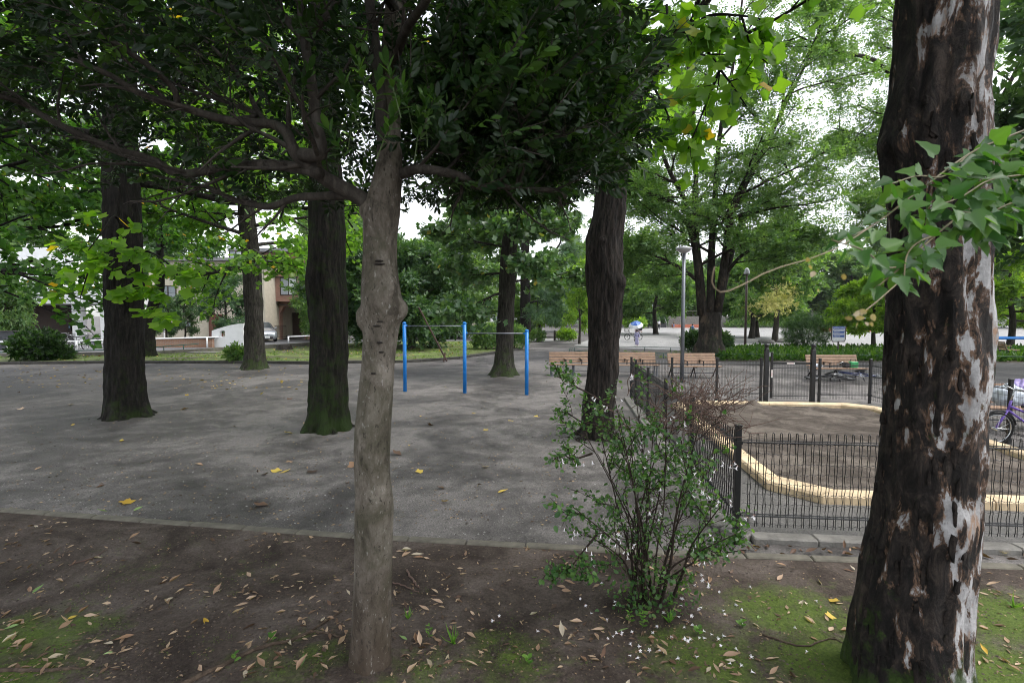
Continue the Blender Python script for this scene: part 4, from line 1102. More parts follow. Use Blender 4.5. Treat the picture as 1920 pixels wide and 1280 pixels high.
# low rails round the planting bed
loop = [G(u, v) for u, v in ((2000, 680), (1650, 677), (1400, 674), (1280, 673), (1180, 671), (1110, 669), (1078, 666), (1068, 663.5), (1072, 661), (1090, 659), (1165, 658), (1275, 660))]
sm = catmull(loop, 40)
railing('low_rail', sm, .27, .017, M_GREENR, 'low green tubular rail round the planting bed', 1.5)
loop = [G(u, v) for u, v in ((1372, 657), (1500, 658.5), (1650, 660), (2000, 662))]
railing('low_rail', loop, .27, .017, M_GREENR, 'low green rail along the plaza side of the planting strip', 1.6)
# bollard, red post, timber prop, stump, slab
p = G(1040, 639); m_ = MB(); m_.lathe(p, [(.09, -.02), (.09, .86), (.085, .89), (.06, .91)], 14); bo_ = solo(m_, 'bollard', plain('brown_bollard', (.07, .052, .045), .7), 'dark brown bollard at the end of the path', 'bollard', smooth=True)
m_ = MB(); m_.lathe(p, [(.093, .78), (.093, .84)], 14); m_.build('band', M_GALV, bo_)
p = G(648, 685); M_RED = plain('red_paint', (.42, .02, .02), .4); m_ = MB(); m_.tube([(p.x, p.y, -.02), (p.x, p.y, 1.1)], .04, 12); rp = solo(m_, 'marker_post', M_RED, 'slim red post peeping out right of the mossy trunk', 'post', smooth=True)
m_ = MB(); m_.lathe((p.x, p.y, 1.095), [(.044, 0), (.044, .03), (.02, .05)], 12); m_.build('cap', M_RED, rp)
a, b = at(785, 576, 24.5), G(838, 677); m_ = MB(); m_.tube([a, Vector((b.x, b.y, 0))], .045, 8); pr = solo(m_, 'timber_prop', M_WOODD, 'leaning dark timber pole propping a tree on the lawn', 'tree prop')
q = G(832, 678); m_ = MB(); m_.tube([q + Vector((0, -.05, .0)), q + Vector((.06, .05, .42))], .04, 7); m_.build('stake', M_WOODD, pr)
st_pts, st_r = [G(533, 658) + Vector((0, 0, z)) for z in (-.05, .15, .34, .42)], [.5, .42, .38, .3]
solo(trunk_mb(st_pts, st_r, 10, 20, .3, .1, .4, .2, 4, 3), 'tree_stump', plain('stump_wood', (.025, .02, .016), .9, 0, .4, 5, .6, .04), 'dark rotten tree stump on the lawn before the car', 'stump')
p = G(385, 664); m_ = MB(); m_.box((p.x, p.y, .11), (1.6, .8, .06), R(4), bev=.02); sl_ = solo(m_, 'stone_slab', M_CONC, 'flat grey slab lying on the lawn beside the retaining wall', 'slab')
# ================================================================== TREES
B_TULIP = barkmat('tulip_bark', (.004, .0034, .003), (.032, .027, .022), (.020, .036, .006), 13, 3.0, 1.0, .42, 2.2, .06)
B_MOSSY = barkmat('mossy_tulip_bark', (.004, .0034, .003), (.034, .028, .021), (.017, .033, .005), 14, 2.8, 1.0, .53, 1.4, .06)
B_LIGHT = barkmat('lichened_bark', (.012, .010, .008), (.085, .077, .064), (.035, .055, .015), 10, 1.8, 1.0, .47, 1.4, .05)
B_GNARL = barkmat('gnarled_bark', (.004, .0034, .003), (.066, .052, .043), (.022, .032, .010), 13, 2.2, 1.0, .36, 1.2, .07)
B_ZELK = barkmat('zelkova_bark', (.012, .010, .008), (.060, .050, .042), (.040, .050, .026), 7, 1.6, .8, .42, 3, .02, (.10, .07, .05))
B_BG = barkmat('distant_bark', (.03, .026, .022), (.09, .078, .066), None, 6, 1.4, .6)
L_TULIP = leafmat('tulip_leaf', (.050, .115, .028), (.098, .195, .042), (.17, .29, .06), .54, .4, (.50, .30, .03))
L_TULIPO = leafmat('tulip_leaf_single', (.08, .17, .018), (.13, .25, .028), (.20, .33, .045), .62, .4, (.50, .32, .03), True)
L_TULIPG = leafmat('tulip_leaf_glossy_lit', (.045, .105, .045), (.080, .155, .065), (.14, .23, .10), .30, .32, (.42, .32, .06), False, .7)  # glossy leaf; its greyed tint stands in for sky light on the front
L_TULIPD = leafmat('dark_tulip_leaf', (.030, .085, .022), (.054, .13, .032), (.10, .20, .045), .48, .4, (.45, .25, .03))
L_EVER = leafmat('evergreen_leaf', (.008, .023, .008), (.015, .040, .011), (.05, .11, .02), .26, .38, None, False, .35)
L_EVERO = leafmat('evergreen_leaf_single', (.020, .055, .014), (.040, .10, .020), (.09, .19, .03), .32, .32, None, True, .5)
L_ZELK = leafmat('zelkova_leaf', (.055, .115, .045), (.090, .165, .064), (.15, .24, .095), .42, .45)
L_BG1 = leafmat('distant_leaf_mid', (.055, .115, .045), (.092, .168, .062), (.16, .24, .09), .42, .45)  # far leaf tints, paled in the colour in place of haze
L_BG2 = leafmat('distant_leaf_dark', (.030, .070, .032), (.052, .105, .046), (.095, .165, .07), .33, .38)
L_BG3 = leafmat('distant_leaf_lime', (.085, .17, .03), (.14, .24, .045), (.24, .34, .07), .45, .5)
L_CEDAR = leafmat('cedar_needle', (.03, .07, .035), (.055, .11, .06), (.10, .17, .09), .3, .6)
L_BLOOM = leafmat('golden_blossom', (.30, .32, .16), (.52, .47, .28), (.66, .60, .42), .35, .6)

def along(pts, z):
    zs = [p.z for p in pts]; 
    return Vector((float(np.interp(z, zs, [p.x for p in pts])), float(np.interp(z, zs, [p.y for p in pts])), z))
SPEC_T = dict(wander=.10, grav=(.00, -.02, -.06), levels=2, kids=(7, 4), ang=(R(30), R(62)), ratio=.48, seg=.5, flat=.6, t0=.22)
def leaves_on(root, tips, per, jit, size, T, mat, seed, name='crown', up=.9, droop=.0):
    rg = random.Random(seed); P, D = tip_samples(tips, per, jit, rg); n = len(P)
    Dd = unit(D * .6 + rdir(n, -droop, .75)); Nn = rdir(n, up, .55)
    return leaf_cloud(name, P, Dd, Nn, size * nrg.uniform(.65, 1.2, n), T, mat, root)
def tulip_tree(label, L, Y, z0, top, nl, rad, per, seed, bark, leafm=L_TULIP, size=.15, T=T_TULIPS, trunk_kw=None, jit=.16, limb_r=.09, rise=.3, rng_az=None, spec=None):
    pts, rr = px_trunk(L, Y); last = pts[-1]; lean = Vector((pts[-1].x - pts[0].x, 0, pts[-1].z - pts[0].z)).normalized()
    if last.z < top: pts.append(Vector((last.x + .1, last.y, top))); rr.append(rr[-1] * .25)
    root = thing('tulip_tree', label, 'tree', (pts[0].x, pts[0].y, 0), 'tulip trees over the gravel')
    kw = dict(nr=120, ns=64, lump=.08, ridge=.13, flare=.35, fh=.3, lobes=5, seed=seed, rfreq=13); kw.update(trunk_kw or {})
    trunk_mb(pts, rr, **kw).build('trunk', bark, root, True)
    rg = random.Random(seed); tips = []
    for i in range(nl):
        f = i / max(1, nl - 1); z = z0 + (top * .93 - z0) * f ** .9; az = i * 2.4 + seed + rg.uniform(-.3, .3)
        if rng_az: az = rng_az(i, rg)
        Lb = rad * (1 - .5 * f) * rg.uniform(.8, 1.15); p = along(pts, z)
        d = Vector((math.cos(az), math.sin(az), rise * (.4 + f) + rg.uniform(-.1, .1))).normalized()
        mb = MB(); grow(mb, p, d, Lb, limb_r * (1 - .5 * f), 0, spec or SPEC_T, tips, rg)
        mb.build('limb', bark, root, True)
    leaves_on(root, tips, per, jit, size, T, leafm, seed)
    return root, pts, tips
def add_limb(root, bark, poly, r0, r1, spec, tips, rg, kids=8, L=.8, name='limb', t_from=.2, ang=(R(35), R(70)), n=16, ns=8, kid_up=0.0):
    """a limb drawn through given points, with grown side twigs"""
    C = catmull(poly, n); mb = MB(); mb.tube(C, lerp_list([r0, r1], n), ns)
    for k in range(kids):
        t = t_from + (1 - t_from) * (k + rg.random()) / kids; i = min(int(t * (n - 1)), n - 2)
        cd = (C[i + 1] - C[i]).normalized(); nd = rot_about(cd, rg.uniform(*ang), rg.uniform(0, 6.28)); nd.z = nd.z * spec.get('flat', .7) + kid_up; nd.normalize()
        grow(mb, C[i], nd, L * rg.uniform(.6, 1.2) * (1.2 - .5 * t), max(r0 * .4 * (1.1 - .6 * t), .004), 1, spec, tips, rg)
    tips.append((C[-4:], (C[-1] - C[-2]).normalized()))
    return mb.build(name, bark, root, True)

# A: leftmost big trunk, with a low spray of big leaves round it
YA = G(240, 783).y
tA, pA, _ = tulip_tree('tulip tree with a broad dark trunk and low leafy spray at the left', [(240, 783, 46), (236, 740, 40), (234, 650, 37), (231, 500, 36), (229, 400, 36), (226, 300, 34), (222, 0, 30)], YA, 5.0, 15, 15, 5.2, 17, 1, B_TULIP, size=.17, trunk_kw=dict(flare=.42, lobes=4))
rg = random.Random(21); tips = []
SPEC_L = dict(wander=.12, grav=(-.02, -.04, -.08), levels=2, kids=(5, 3), ang=(R(30), R(60)), ratio=.5, seg=.25, flat=.5, t0=.25)
for poly, k in (([(235, 480), (270, 470), (310, 490), (350, 540)], 7), ([(235, 520), (265, 530), (300, 560), (325, 600)], 6), ([(228, 470), (200, 470), (170, 500), (150, 560)], 6), ([(230, 430), (215, 405), (195, 430), (165, 470)], 5), ([(238, 500), (250, 480), (235, 510), (225, 555)], 5)):
    pl = [at(u, v, YA - .35 - .35 * i) for i, (u, v) in enumerate(poly)]
    add_limb(tA, B_TULIP, pl, .03, .008, SPEC_L, tips, rg, k, .55)
me_t = [single_leaf_mesh('leaf', T_TULIP, L_TULIPO)]
P, D = tip_samples(tips, 3, .05, rg); order = np.argsort(P[:, 1])[:285]
for i in order:
    d = Vector(D[i]) * .6 + Vector((rg.gauss(0, .6), rg.gauss(0, .6), rg.gauss(-.25, .4)))
    place_leaf(me_t[0], tA, P[i], d, (rg.gauss(0, .35), rg.gauss(-.35, .35), 1), rg.uniform(.15, .24))

# B: mossy dark trunk behind the grey evergreen
YB = G(615, 806).y
tB, pB, _ = tulip_tree('tulip tree with a moss streaked black trunk behind the grey one', [(614, 808, 42), (615, 770, 38), (616, 700, 36), (617, 650, 34), (614, 560, 36), (611, 520, 36), (613, 420, 33), (611, 330, 30), (608, 200, 28), (606, 0, 26)], YB, 5.2, 15, 14, 4.4, 14, 2, B_MOSSY, size=.17, trunk_kw=dict(flare=.5, fh=.22, lobes=6, lump=.1))
# C: farther trunk on the left before the houses
YC = G(475, 692).y
tC, pC, _ = tulip_tree('slim tulip tree with a lichened trunk in front of the houses', [(477, 692, 23), (477, 660, 19), (476, 600, 17.5), (475, 560, 18), (470, 480, 17), (462, 400, 16), (455, 300, 14)], YC, 4.0, 14, 26, 4.2, 16, 3, B_LIGHT, size=.2, trunk_kw=dict(flare=.5, fh=.3, nr=70, ns=36))
# D: middle trunk with leafy clumps
YD = G(942, 704).y
tD, pD, _ = tulip_tree('tulip tree with leafy clumps round its trunk in the middle', [(942, 704, 22), (945, 670, 17), (947, 620, 15.5), (950, 560, 15), (953, 500, 15.5), (957, 430, 13), (959, 370, 10), (962, 250, 8)], YD, 3.0, 11, 28, 2.7, 14, 4, B_LIGHT, L_TULIPG, size=.2, trunk_kw=dict(flare=.7, fh=.28, nr=70, ns=36), limb_r=.05, rise=.1)
# E: gnarled trunk beside the fence
YE = G(1118, 822).y
kn = [(at(1100, 460, YE - .25), .12, .05), (at(1166, 530, YE - .2), .12, .06), (at(1130, 450, YE - .3), .06, .04), (at(1104, 640, YE - .2), .15, .04)]
tE, pE, _ = tulip_tree('tulip tree with a gnarled dark trunk beside the flowering bush', [(1116, 824, 30), (1122, 770, 30), (1130, 700, 29), (1133, 640, 28), (1136, 570, 34), (1134, 500, 35), (1133, 450, 34), (1142, 390, 30), (1147, 330, 28), (1150, 200, 26), (1155, 0, 24)], YE, 5.6, 14, 12, 4.0, 11, 5, B_GNARL, size=.17, trunk_kw=dict(flare=.18, lump=.12, ridge=.09, nr=150, ns=72, knobs=kn))
# spray of big backlit leaves reaching towards the camera from tree E
rg = random.Random(33); tips = []
lim = [([(1152, 120, 8.6), (1175, 60, 7.5), (1200, 30, 6.4), (1250, 10, 5.6)], .05, 4), ([(1160, 260, 8.4), (1190, 140, 6.6), (1225, 80, 5.8), (1290, 60, 5.2), (1350, 130, 4.9), (1400, 200, 4.7)], .035, 13), ([(1290, 60, 5.2), (1330, 30, 5.1), (1390, 30, 4.9), (1445, 40, 4.8)], .02, 8),
       ([(1350, 130, 4.9), (1330, 180, 4.9), (1310, 230, 4.85), (1290, 280, 4.8)], .014, 8), ([(1210, 100, 5.9), (1225, 160, 5.6), (1250, 210, 5.4), (1262, 250, 5.3)], .018, 7), ([(1250, 10, 5.6), (1255, 60, 5.4), (1270, 100, 5.3)], .015, 5), ([(1390, 30, 4.9), (1410, 90, 4.9), (1440, 120, 4.9)], .012, 4)]
SPEC_S = dict(wander=.13, grav=(-.02, -.05, -.10), levels=2, kids=(4, 2), ang=(R(30), R(65)), ratio=.5, seg=.15, flat=.6, t0=.25)
for poly, r0, k in lim:
    add_limb(tE, B_TULIP, [at(u, v, y) for u, v, y in poly], r0, .005, SPEC_S, tips, rg, k, .36)
P, D = tip_samples(tips, 3, .055, rg); sel = rg.sample(range(len(P)), min(len(P), 300))
rest = [i for i in range(len(P)) if i not in set(sel)]
for i in sel:
    d = Vector(D[i]) * .5 + Vector((rg.gauss(0, .5), rg.gauss(0, .5), -.55 + rg.gauss(0, .4)))
    place_leaf(me_t[0], tE, P[i], d, (rg.gauss(0, .4), rg.gauss(-.5, .4), .8), rg.uniform(.10, .165))
if rest:
    n = len(rest); leaf_cloud('leaf_spray', P[rest], unit(D[rest] * .5 + rdir(n, -.6, .5)), rdir(n, .8, .5), nrg.uniform(.10, .16, n), T_TULIP, L_TULIP, tE)
# trees just outside the frame whose crowns hang into it, and a slim one behind A
tulip_tree('dense dark tulip crown hanging in at the far left edge', [(-150, 735, 40), (-150, 600, 34), (-155, 300, 30)], G(-150, 735).y, 3.3, 13, 30, 5.6, 26, 6, B_TULIP, L_TULIPD, .19)
tulip_tree('slim dark tree close behind the leftmost trunk', [(281, 671, 14), (280, 640, 12), (282, 590, 12), (292, 560, 12), (300, 520, 9)], G(281, 671).y, 4.2, 10, 12, 3.6, 16, 7, B_TULIP, L_TULIPD, .2, trunk_kw=dict(nr=30, ns=16))

# F: the big zelkova
ZB = G(1332, 668); YZ = ZB.y
zk = thing('zelkova_tree', 'large zelkova with a cluster of fanning stems beyond the benches', 'tree', (ZB.x, ZB.y, 0))
trunk_mb([ZB + Vector((0, 0, -.1)), at(1331, 630, YZ), at(1332, 590, YZ), at(1333, 585, YZ)], [.85, .56, .50, .42], 40, 36, .14, .06, .4, .4, 7, 4).build('trunk', B_ZELK, zk, True)
SPEC_Z = dict(wander=.09, grav=(.02, .0, -.03), levels=2, kids=(6, 5), ang=(R(25), R(55)), ratio=.55, seg=.6, flat=.45, t0=.25)
tips = []; rg = random.Random(5)
stems = [([(1320, 610, 0), (1313, 520, 0), (1305, 440, 0), (1305, 340, .5), (1300, 220, 1), (1285, 80, 1.5), (1270, -80, 2)], .22, 15, 4.0),
         ([(1332, 600, 0), (1334, 480, .3), (1340, 380, .6), (1350, 250, 1), (1375, 120, 1), (1400, -60, 1)], .23, 15, 4.0),
         ([(1344, 600, 0), (1360, 480, -.5), (1372, 400, -.8), (1400, 340, -1), (1430, 285, -1), (1475, 190, -1), (1520, 100, -1), (1570, -20, -1)], .22, 17, 4.0),
         ([(1350, 560, 0), (1372, 470, 1), (1395, 410, 1.4), (1450, 365, 2), (1530, 310, 2.5), (1600, 265, 3), (1690, 230, 3)], .20, 15, 3.6),
         ([(1315, 590, 0), (1305, 480, -.6), (1285, 380, -1), (1255, 320, -1.5), (1225, 240, -2), (1190, 130, -2)], .20, 14, 3.8),
         ([(1315, 560, 0), (1300, 450, 1), (1270, 400, 1.5), (1220, 370, 2), (1180, 340, 2)], .18, 11, 3.2),
         ([(1312, 530, 0), (1280, 505, -1), (1230, 480, -2), (1170, 465, -2.5)], .11, 10, 2.6),
         ([(1355, 520, 0), (1390, 480, -1), (1440, 455, -2), (1490, 440, -2.5)], .11, 7, 2.2)]
for poly, r0, k, L in stems:
    add_limb(zk, B_ZELK, [at(u, v, YZ + y) for u, v, y in poly], r0, .04, SPEC_Z, tips, rg, k, L, 'stem', .2, (R(30), R(70)), 20, 12, .1)
SPR_Z = sprig(T_QUAD, 6, 4, 1.0, .36, .3)
leaves_on(zk, tips, 29, .34, .5, SPR_Z, L_ZELK, 6, up=1.8)

# ------------------------------------------------------------------ foreground evergreen
YF = G(697, 1243).y
ev = thing('evergreen_tree', 'smooth grey barked evergreen tree in the foreground with dark crown', 'tree', (at(697, 1243, YF).x, YF, 0))
TL = [(694, 1250, 44), (696, 1200, 42), (698, 1120, 40), (700, 1030, 38.5), (702, 950, 39.5), (698, 880, 37), (699, 810, 37), (704, 740, 35), (709, 680, 33), (714, 620, 36), (715, 580, 41), (714, 550, 40), (712, 500, 34), (713, 450, 33), (716, 400, 37), (724, 350, 31), (730, 310, 26), (730, 270, 24), (729, 230, 23), (733, 120, 21), (742, 0, 20), (750, -200, 17), (755, -420, 12)]
pt, rr = px_trunk(TL, YF); 
def ever_bark():
    m, nt, b = new_mat('grey_smooth_bark'); v = coords(nt, (5, 5, 2.2)); v1 = coords(nt)
    n1 = noise_tex(nt, 1.4, 8, .7, .4, v); n2 = noise_tex(nt, 9, 6, .7, .2, v); n3 = noise_tex(nt, 2.3, 7, .7, .6, v1); n4 = noise_tex(nt, 60, 3, .6, 0, v1)
    r = ramp(nt, [(.38, (.055, .046, .035)), (.5, (.130, .112, .090)), (.64, (.21, .185, .155))]); nt.links.new(n1.outputs[0], r.inputs[0])
    c = r.outputs[0]
    f = ramp(nt, [(.46, (0, 0, 0)), (.58, (1, 1, 1))]); nt.links.new(n3.outputs[0], f.inputs[0]); c = mixc(nt, mathn(nt, 'MULTIPLY', f.outputs[0], .65), c, (.052, .050, .028))
    s = N_(nt, 'ShaderNodeSeparateXYZ'); nt.links.new(v1, s.inputs[0])
    mr = N_(nt, 'ShaderNodeMapRange'); mr.inputs[1].default_value = .0; mr.inputs[2].default_value = .95; mr.inputs[3].default_value = 1.35; mr.inputs[4].default_value = 0
    nt.links.new(mathn(nt, 'ADD', s.outputs[2], mathn(nt, 'MULTIPLY', n2.outputs[0], .35)), mr.inputs[0])
    c = mixc(nt, mathn(nt, 'MULTIPLY', mr.outputs[0], .8, True), c, (.050, .033, .022))                # splashed mud
    sp = ramp(nt, [(.36, (0, 0, 0)), (.42, (1, 1, 1))]); nt.links.new(n2.outputs[0], sp.inputs[0]); c = mixc(nt, sp.outputs[0], (.035, .03, .022), c)
    wh = ramp(nt, [(.60, (0, 0, 0)), (.66, (1, 1, 1))]); nt.links.new(n2.outputs[0], wh.inputs[0]); c = mixc(nt, mathn(nt, 'MULTIPLY', wh.outputs[0], .4), c, (.42, .41, .38))
    nt.links.new(c, b.inputs['Base Color']); b.inputs['Roughness'].default_value = .8; b.inputs['Specular IOR Level'].default_value = .25
    h = mathn(nt, 'ADD', n2.outputs[0], mathn(nt, 'MULTIPLY', n4.outputs[0], .25)); bump(nt, b, mathn(nt, 'ADD', h, n1.outputs[0]), .55, .012); return m
B_EVER = ever_bark(); 
B_EVERD = barkmat('grey_branch_bark', (.035, .030, .025), (.10, .088, .075), (.06, .07, .05), 12, 4, .5, .40)
kn = [(at(757, 582, YF - .02), .075, .040), (at(672, 598, YF - .02), .07, .035), (at(700, 560, YF - .12), .06, .012), (at(735, 540, YF - .1), .05, .012), (at(700, 860, YF - .12), .1, .015), (at(735, 800, YF - .1), .07, .012), (at(690, 390, YF), .07, .03)]
trunk_mb(pt, rr, 190, 56, .05, .014, .20, .09, 5, 9, 5.0, kn).build('trunk', B_EVER, ev, True)
M_SCAR = plain('bark_scar', (.022, .018, .014), .95, 0, .3, 40, .6, .01)
for (u, v, wd) in ((711, 489, 8), (712, 495, 10), (712, 603, 7), (707, 611, 8), (712, 642, 6), (700, 700, 5), (715, 660, 5)):     # leaf scars
    c = at(u, v, YF - 33 * YF / FPX * .985); k = wd * YF / FPX
    m_ = MB(); m_.lathe(c, [(.01, -.006), (k * .8, -.004), (k, 0), (k * .8, .004), (.01, .006)], 12, M=Matrix.Scale(.55, 3, Vector((0, 1, 0)))); m_.build('bark_scar', M_SCAR, ev, True)
tips = []; rg = random.Random(8)
SPEC_E = dict(wander=.16, grav=(.02, .02, .02), levels=2, kids=(5, 4), ang=(R(25), R(60)), ratio=.5, seg=.12, flat=.8, t0=.2)
evl = [([(722, 405, .02), (692, 382, -.02), (652, 358, -.06), (612, 336, -.10), (585, 315, -.14), (560, 295, -.18), (545, 270, -.2), (537, 249, -.2), (510, 233, -.22), (437, 228, -.3), (353, 205, -.35), (269, 178, -.4), (201, 138, -.45), (134, 111, -.5)], .052, .010, 9),
       ([(566, 290, -.2), (598, 290, -.25), (602, 272, -.26), (594, 228, -.27), (581, 134, -.3), (571, 74, -.3), (560, -40, -.3)], .038, .022, 3),
       ([(571, 74, -.3), (540, 40, -.25), (505, 0, -.2), (450, -60, -.1)], .026, .012, 5), ([(571, 74, -.3), (600, 45, -.35), (635, 0, -.4)], .026, .012, 5),
       ([(600, 325, -.18), (560, 315, -.1), (504, 309, 0), (430, 313, .1), (336, 326, .1), (285, 299, .1), (201, 275, 0), (100, 228, -.1), (50, 198, -.1), (0, 181, -.2), (-90, 160, -.2)], .036, .010, 11),
       ([(660, 366, -.02), (600, 368, .05), (554, 371, .1), (504, 388, .15), (460, 380, .2), (430, 373, .25), (396, 353, .3), (336, 339, .4), (285, 329, .5)], .028, .008, 8),
       ([(722, 345, .02), (756, 325, -.02), (791, 317, -.15), (858, 329, -.1), (895, 349, 0), (942, 349, .1), (993, 356, .1), (1036, 356, .1), (1063, 371, .1)], .034, .012, 10),
       ([(970, 350, .1), (974, 302, .1), (942, 265, .15), (919, 242, .2), (890, 180, .3)], .016, .006, 7), ([(976, 345, .1), (985, 300, 0), (1002, 265, -.1), (1040, 200, -.2)], .016, .006, 7),
       ([(735, 110, 0), (757, 84, .1), (808, 94, .2), (858, 104, .3), (900, 130, .4)], .026, .01, 8), ([(858, 104, .3), (900, 75, .3), (960, 60, .3), (1060, 90, .3)], .016, .008, 8),
       ([(724, 345, 0), (718, 250, -.04), (712, 180, -.08), (705, 100, -.1), (692, 0, -.1), (680, -120, -.1)], .042, .025, 4),
       ([(430, 228, -.3), (480, 215, -.1), (420, 190, .1), (345, 165, .3), (250, 120, .5)], .018, .006, 7), ([(500, 232, -.2), (478, 200, 0), (455, 150, .1), (400, 90, .2), (350, 50, .3)], .018, .006, 7),
       ([(335, 200, -.35), (320, 160, -.4), (245, 100, -.5), (150, 40, -.6), (60, -20, -.7)], .018, .006, 7), ([(730, 140, 0), (760, 60, -.5), (800, 0, -1.0), (840, -80, -1.5)], .03, .01, 6), ([(742, 20, 0), (690, -60, -.7), (600, -130, -1.2), (450, -200, -1.5)], .03, .01, 6)]
for poly, r0, r1, k in evl:
    add_limb(ev, B_EVERD, [at(u, v, YF + y) for u, v, y in poly], r0, r1, SPEC_E, tips, rg, k, .55, 'limb', .25, (R(30), R(70)), 36, 10, .25)
# leafy twigs through the crown volume
XT, YT = at(730, 300, YF).x, YF
def in_crown(x, y, z):
    lo = 2.90 + .20 * max(0, y - 3.3) + (.42 if (y < YF - .05 and x < -.75) else 0) + .10 * max(0, 2.6 - y) + (.16 * max(0, -x - 2.0)) + .10 * nz(x, y, 1.7, 4)
    if x > .2 and y < 3.0: lo += (x - .2) * .5
    if z < lo: return False
    rx = 1.42 if x > XT else 4.2
    e = ((x - XT) / rx) ** 2 + ((y - YT) / 2.6) ** 2 + ((z - 3.6) / 3.4) ** 2 * (1 if z > 3.6 else 0)
    return e < 1 + .25 * nz(x, y, 1.2, 8)
P = []; D = []; rg = random.Random(4); count = 0
while len(P) < 7600:
    x, y, z = rg.uniform(-5, 1.3), rg.uniform(.8, 6.2), rg.uniform(2.8, 6.4)
    if y < 1.9 and rg.random() < .6: continue
    if z > 4.9 and rg.random() < .5: continue
    if not in_crown(x, y, z): continue
    if y < 2.15 and 590 - (z - 2.2) * 960 / y > -60: continue  # twigs this near stay unseen above the frame, to shade the ground
    if noise.noise(Vector((x * 1.6, y * 1.6, z * 1.9 + 7))) < -.30: continue
    if x < -1.15 and z < 3.75 and y > YF - .3 and rg.random() < .5: continue
    if abs(x - (-1.05)) < .16 and y < YF and z < 3.15: continue
    if 1.85 < y < 3.2 and abs(x + .95 * y / 3.25) < .22 and z < 3.5: continue                 # the stem stays in sight
    P.append((x, y, z)); d = Vector((x - XT, (y - YT) * .8, rg.uniform(-.1, 1.1))).normalized()
    D.append((d.x + rg.gauss(0, .5), d.y + rg.gauss(0, .5), d.z + rg.gauss(0, .35)))
cR = at(985, 215, 3.55)
while len(P) < 9700:                                                  # the heavy bough on the right
    q = Vector((rg.gauss(0, 1), rg.gauss(0, 1), rg.gauss(0, 1))).normalized() * rg.random() ** .4; x, y, z = cR.x + q.x * .82, cR.y + q.y * .75, cR.z + q.z * .58
    if z < 2.92 + .10 * nz(x, y, 2.5, 4) or noise.noise(Vector((x * 2, y * 2, z * 2 + 3))) < -.33: continue
    P.append((x, y, z)); D.append((q.x + rg.gauss(0, .6), q.y + rg.gauss(0, .6), q.z * .5 + .4 + rg.gauss(0, .4)))
P = np.array(P); D = unit(np.array(D)); n = len(P)
SPR_E = [sprig(T_OVALS, 11, 20 + k, 1.0, .30, .55) for k in range(3)]
r0 = nrg.random(n) * .8; r0[nrg.random(n) < .08] = .95
for k in range(3):
    s_ = slice(k, None, 3); leaf_cloud('crown', P[s_], D[s_], rdir(n, 1, .7)[s_], nrg.uniform(.15, .25, n)[s_], SPR_E[k], L_EVER, ev, r0[s_])
# dark twigs carrying them
mb = MB()
for i in range(0, n, 2): 
    a = Vector(P[i]); mb.tube([a, a + Vector(D[i]) * .22], [.004, .002], 3, cap=False)
mb.build('twig_mass', B_EVERD, ev)['kind'] = 'stuff'
# bright young shoots near the stem: single leaves
me_o = single_leaf_mesh('leaf', T_OVAL, L_EVERO); cnt = 0
for (u, v, y) in ((690, 140, -.6), (665, 180, -.5), (700, 175, -.7), (735, 200, -.7), (770, 190, -.6), (800, 215, -.6), (830, 205, -.5), (655, 230, -.4), (780, 245, -.6), (680, 210, -.6), (1020, 130, .0), (1045, 115, .0), (1075, 105, -.1), (1100, 160, -.1), (1120, 150, -.1), (560, 150, -.4), (545, 165, -.4), (1000, 165, .1), (715, 240, -.7), (745, 160, -.8), (650, 265, -.5), (1130, 190, 0)):
    base = at(u, v + 35, YF + y); d = Vector((rg.gauss(0, .35), rg.gauss(-.2, .2), 1)).normalized()
    mb = MB(); mb.tube([base - d * .06, base + d * .17], [.003, .0015], 4); tw = mb.build('shoot', plain('green_shoot', (.07, .12, .03), .5), ev)
    for k in range(13):
        if cnt >= 298: break
        t = k / 13; a = k * 2.4 + rg.random()
        o = d.orthogonal().normalized(); q = d.cross(o); ld = (o * math.cos(a) + q * math.sin(a)) * (1 - .5 * t) + d * (.35 + t)
        place_leaf(me_o, ev, base + d * (.02 + .15 * t), ld, d + Vector((0, -.3, .3)), rg.uniform(.055, .085)); cnt += 1
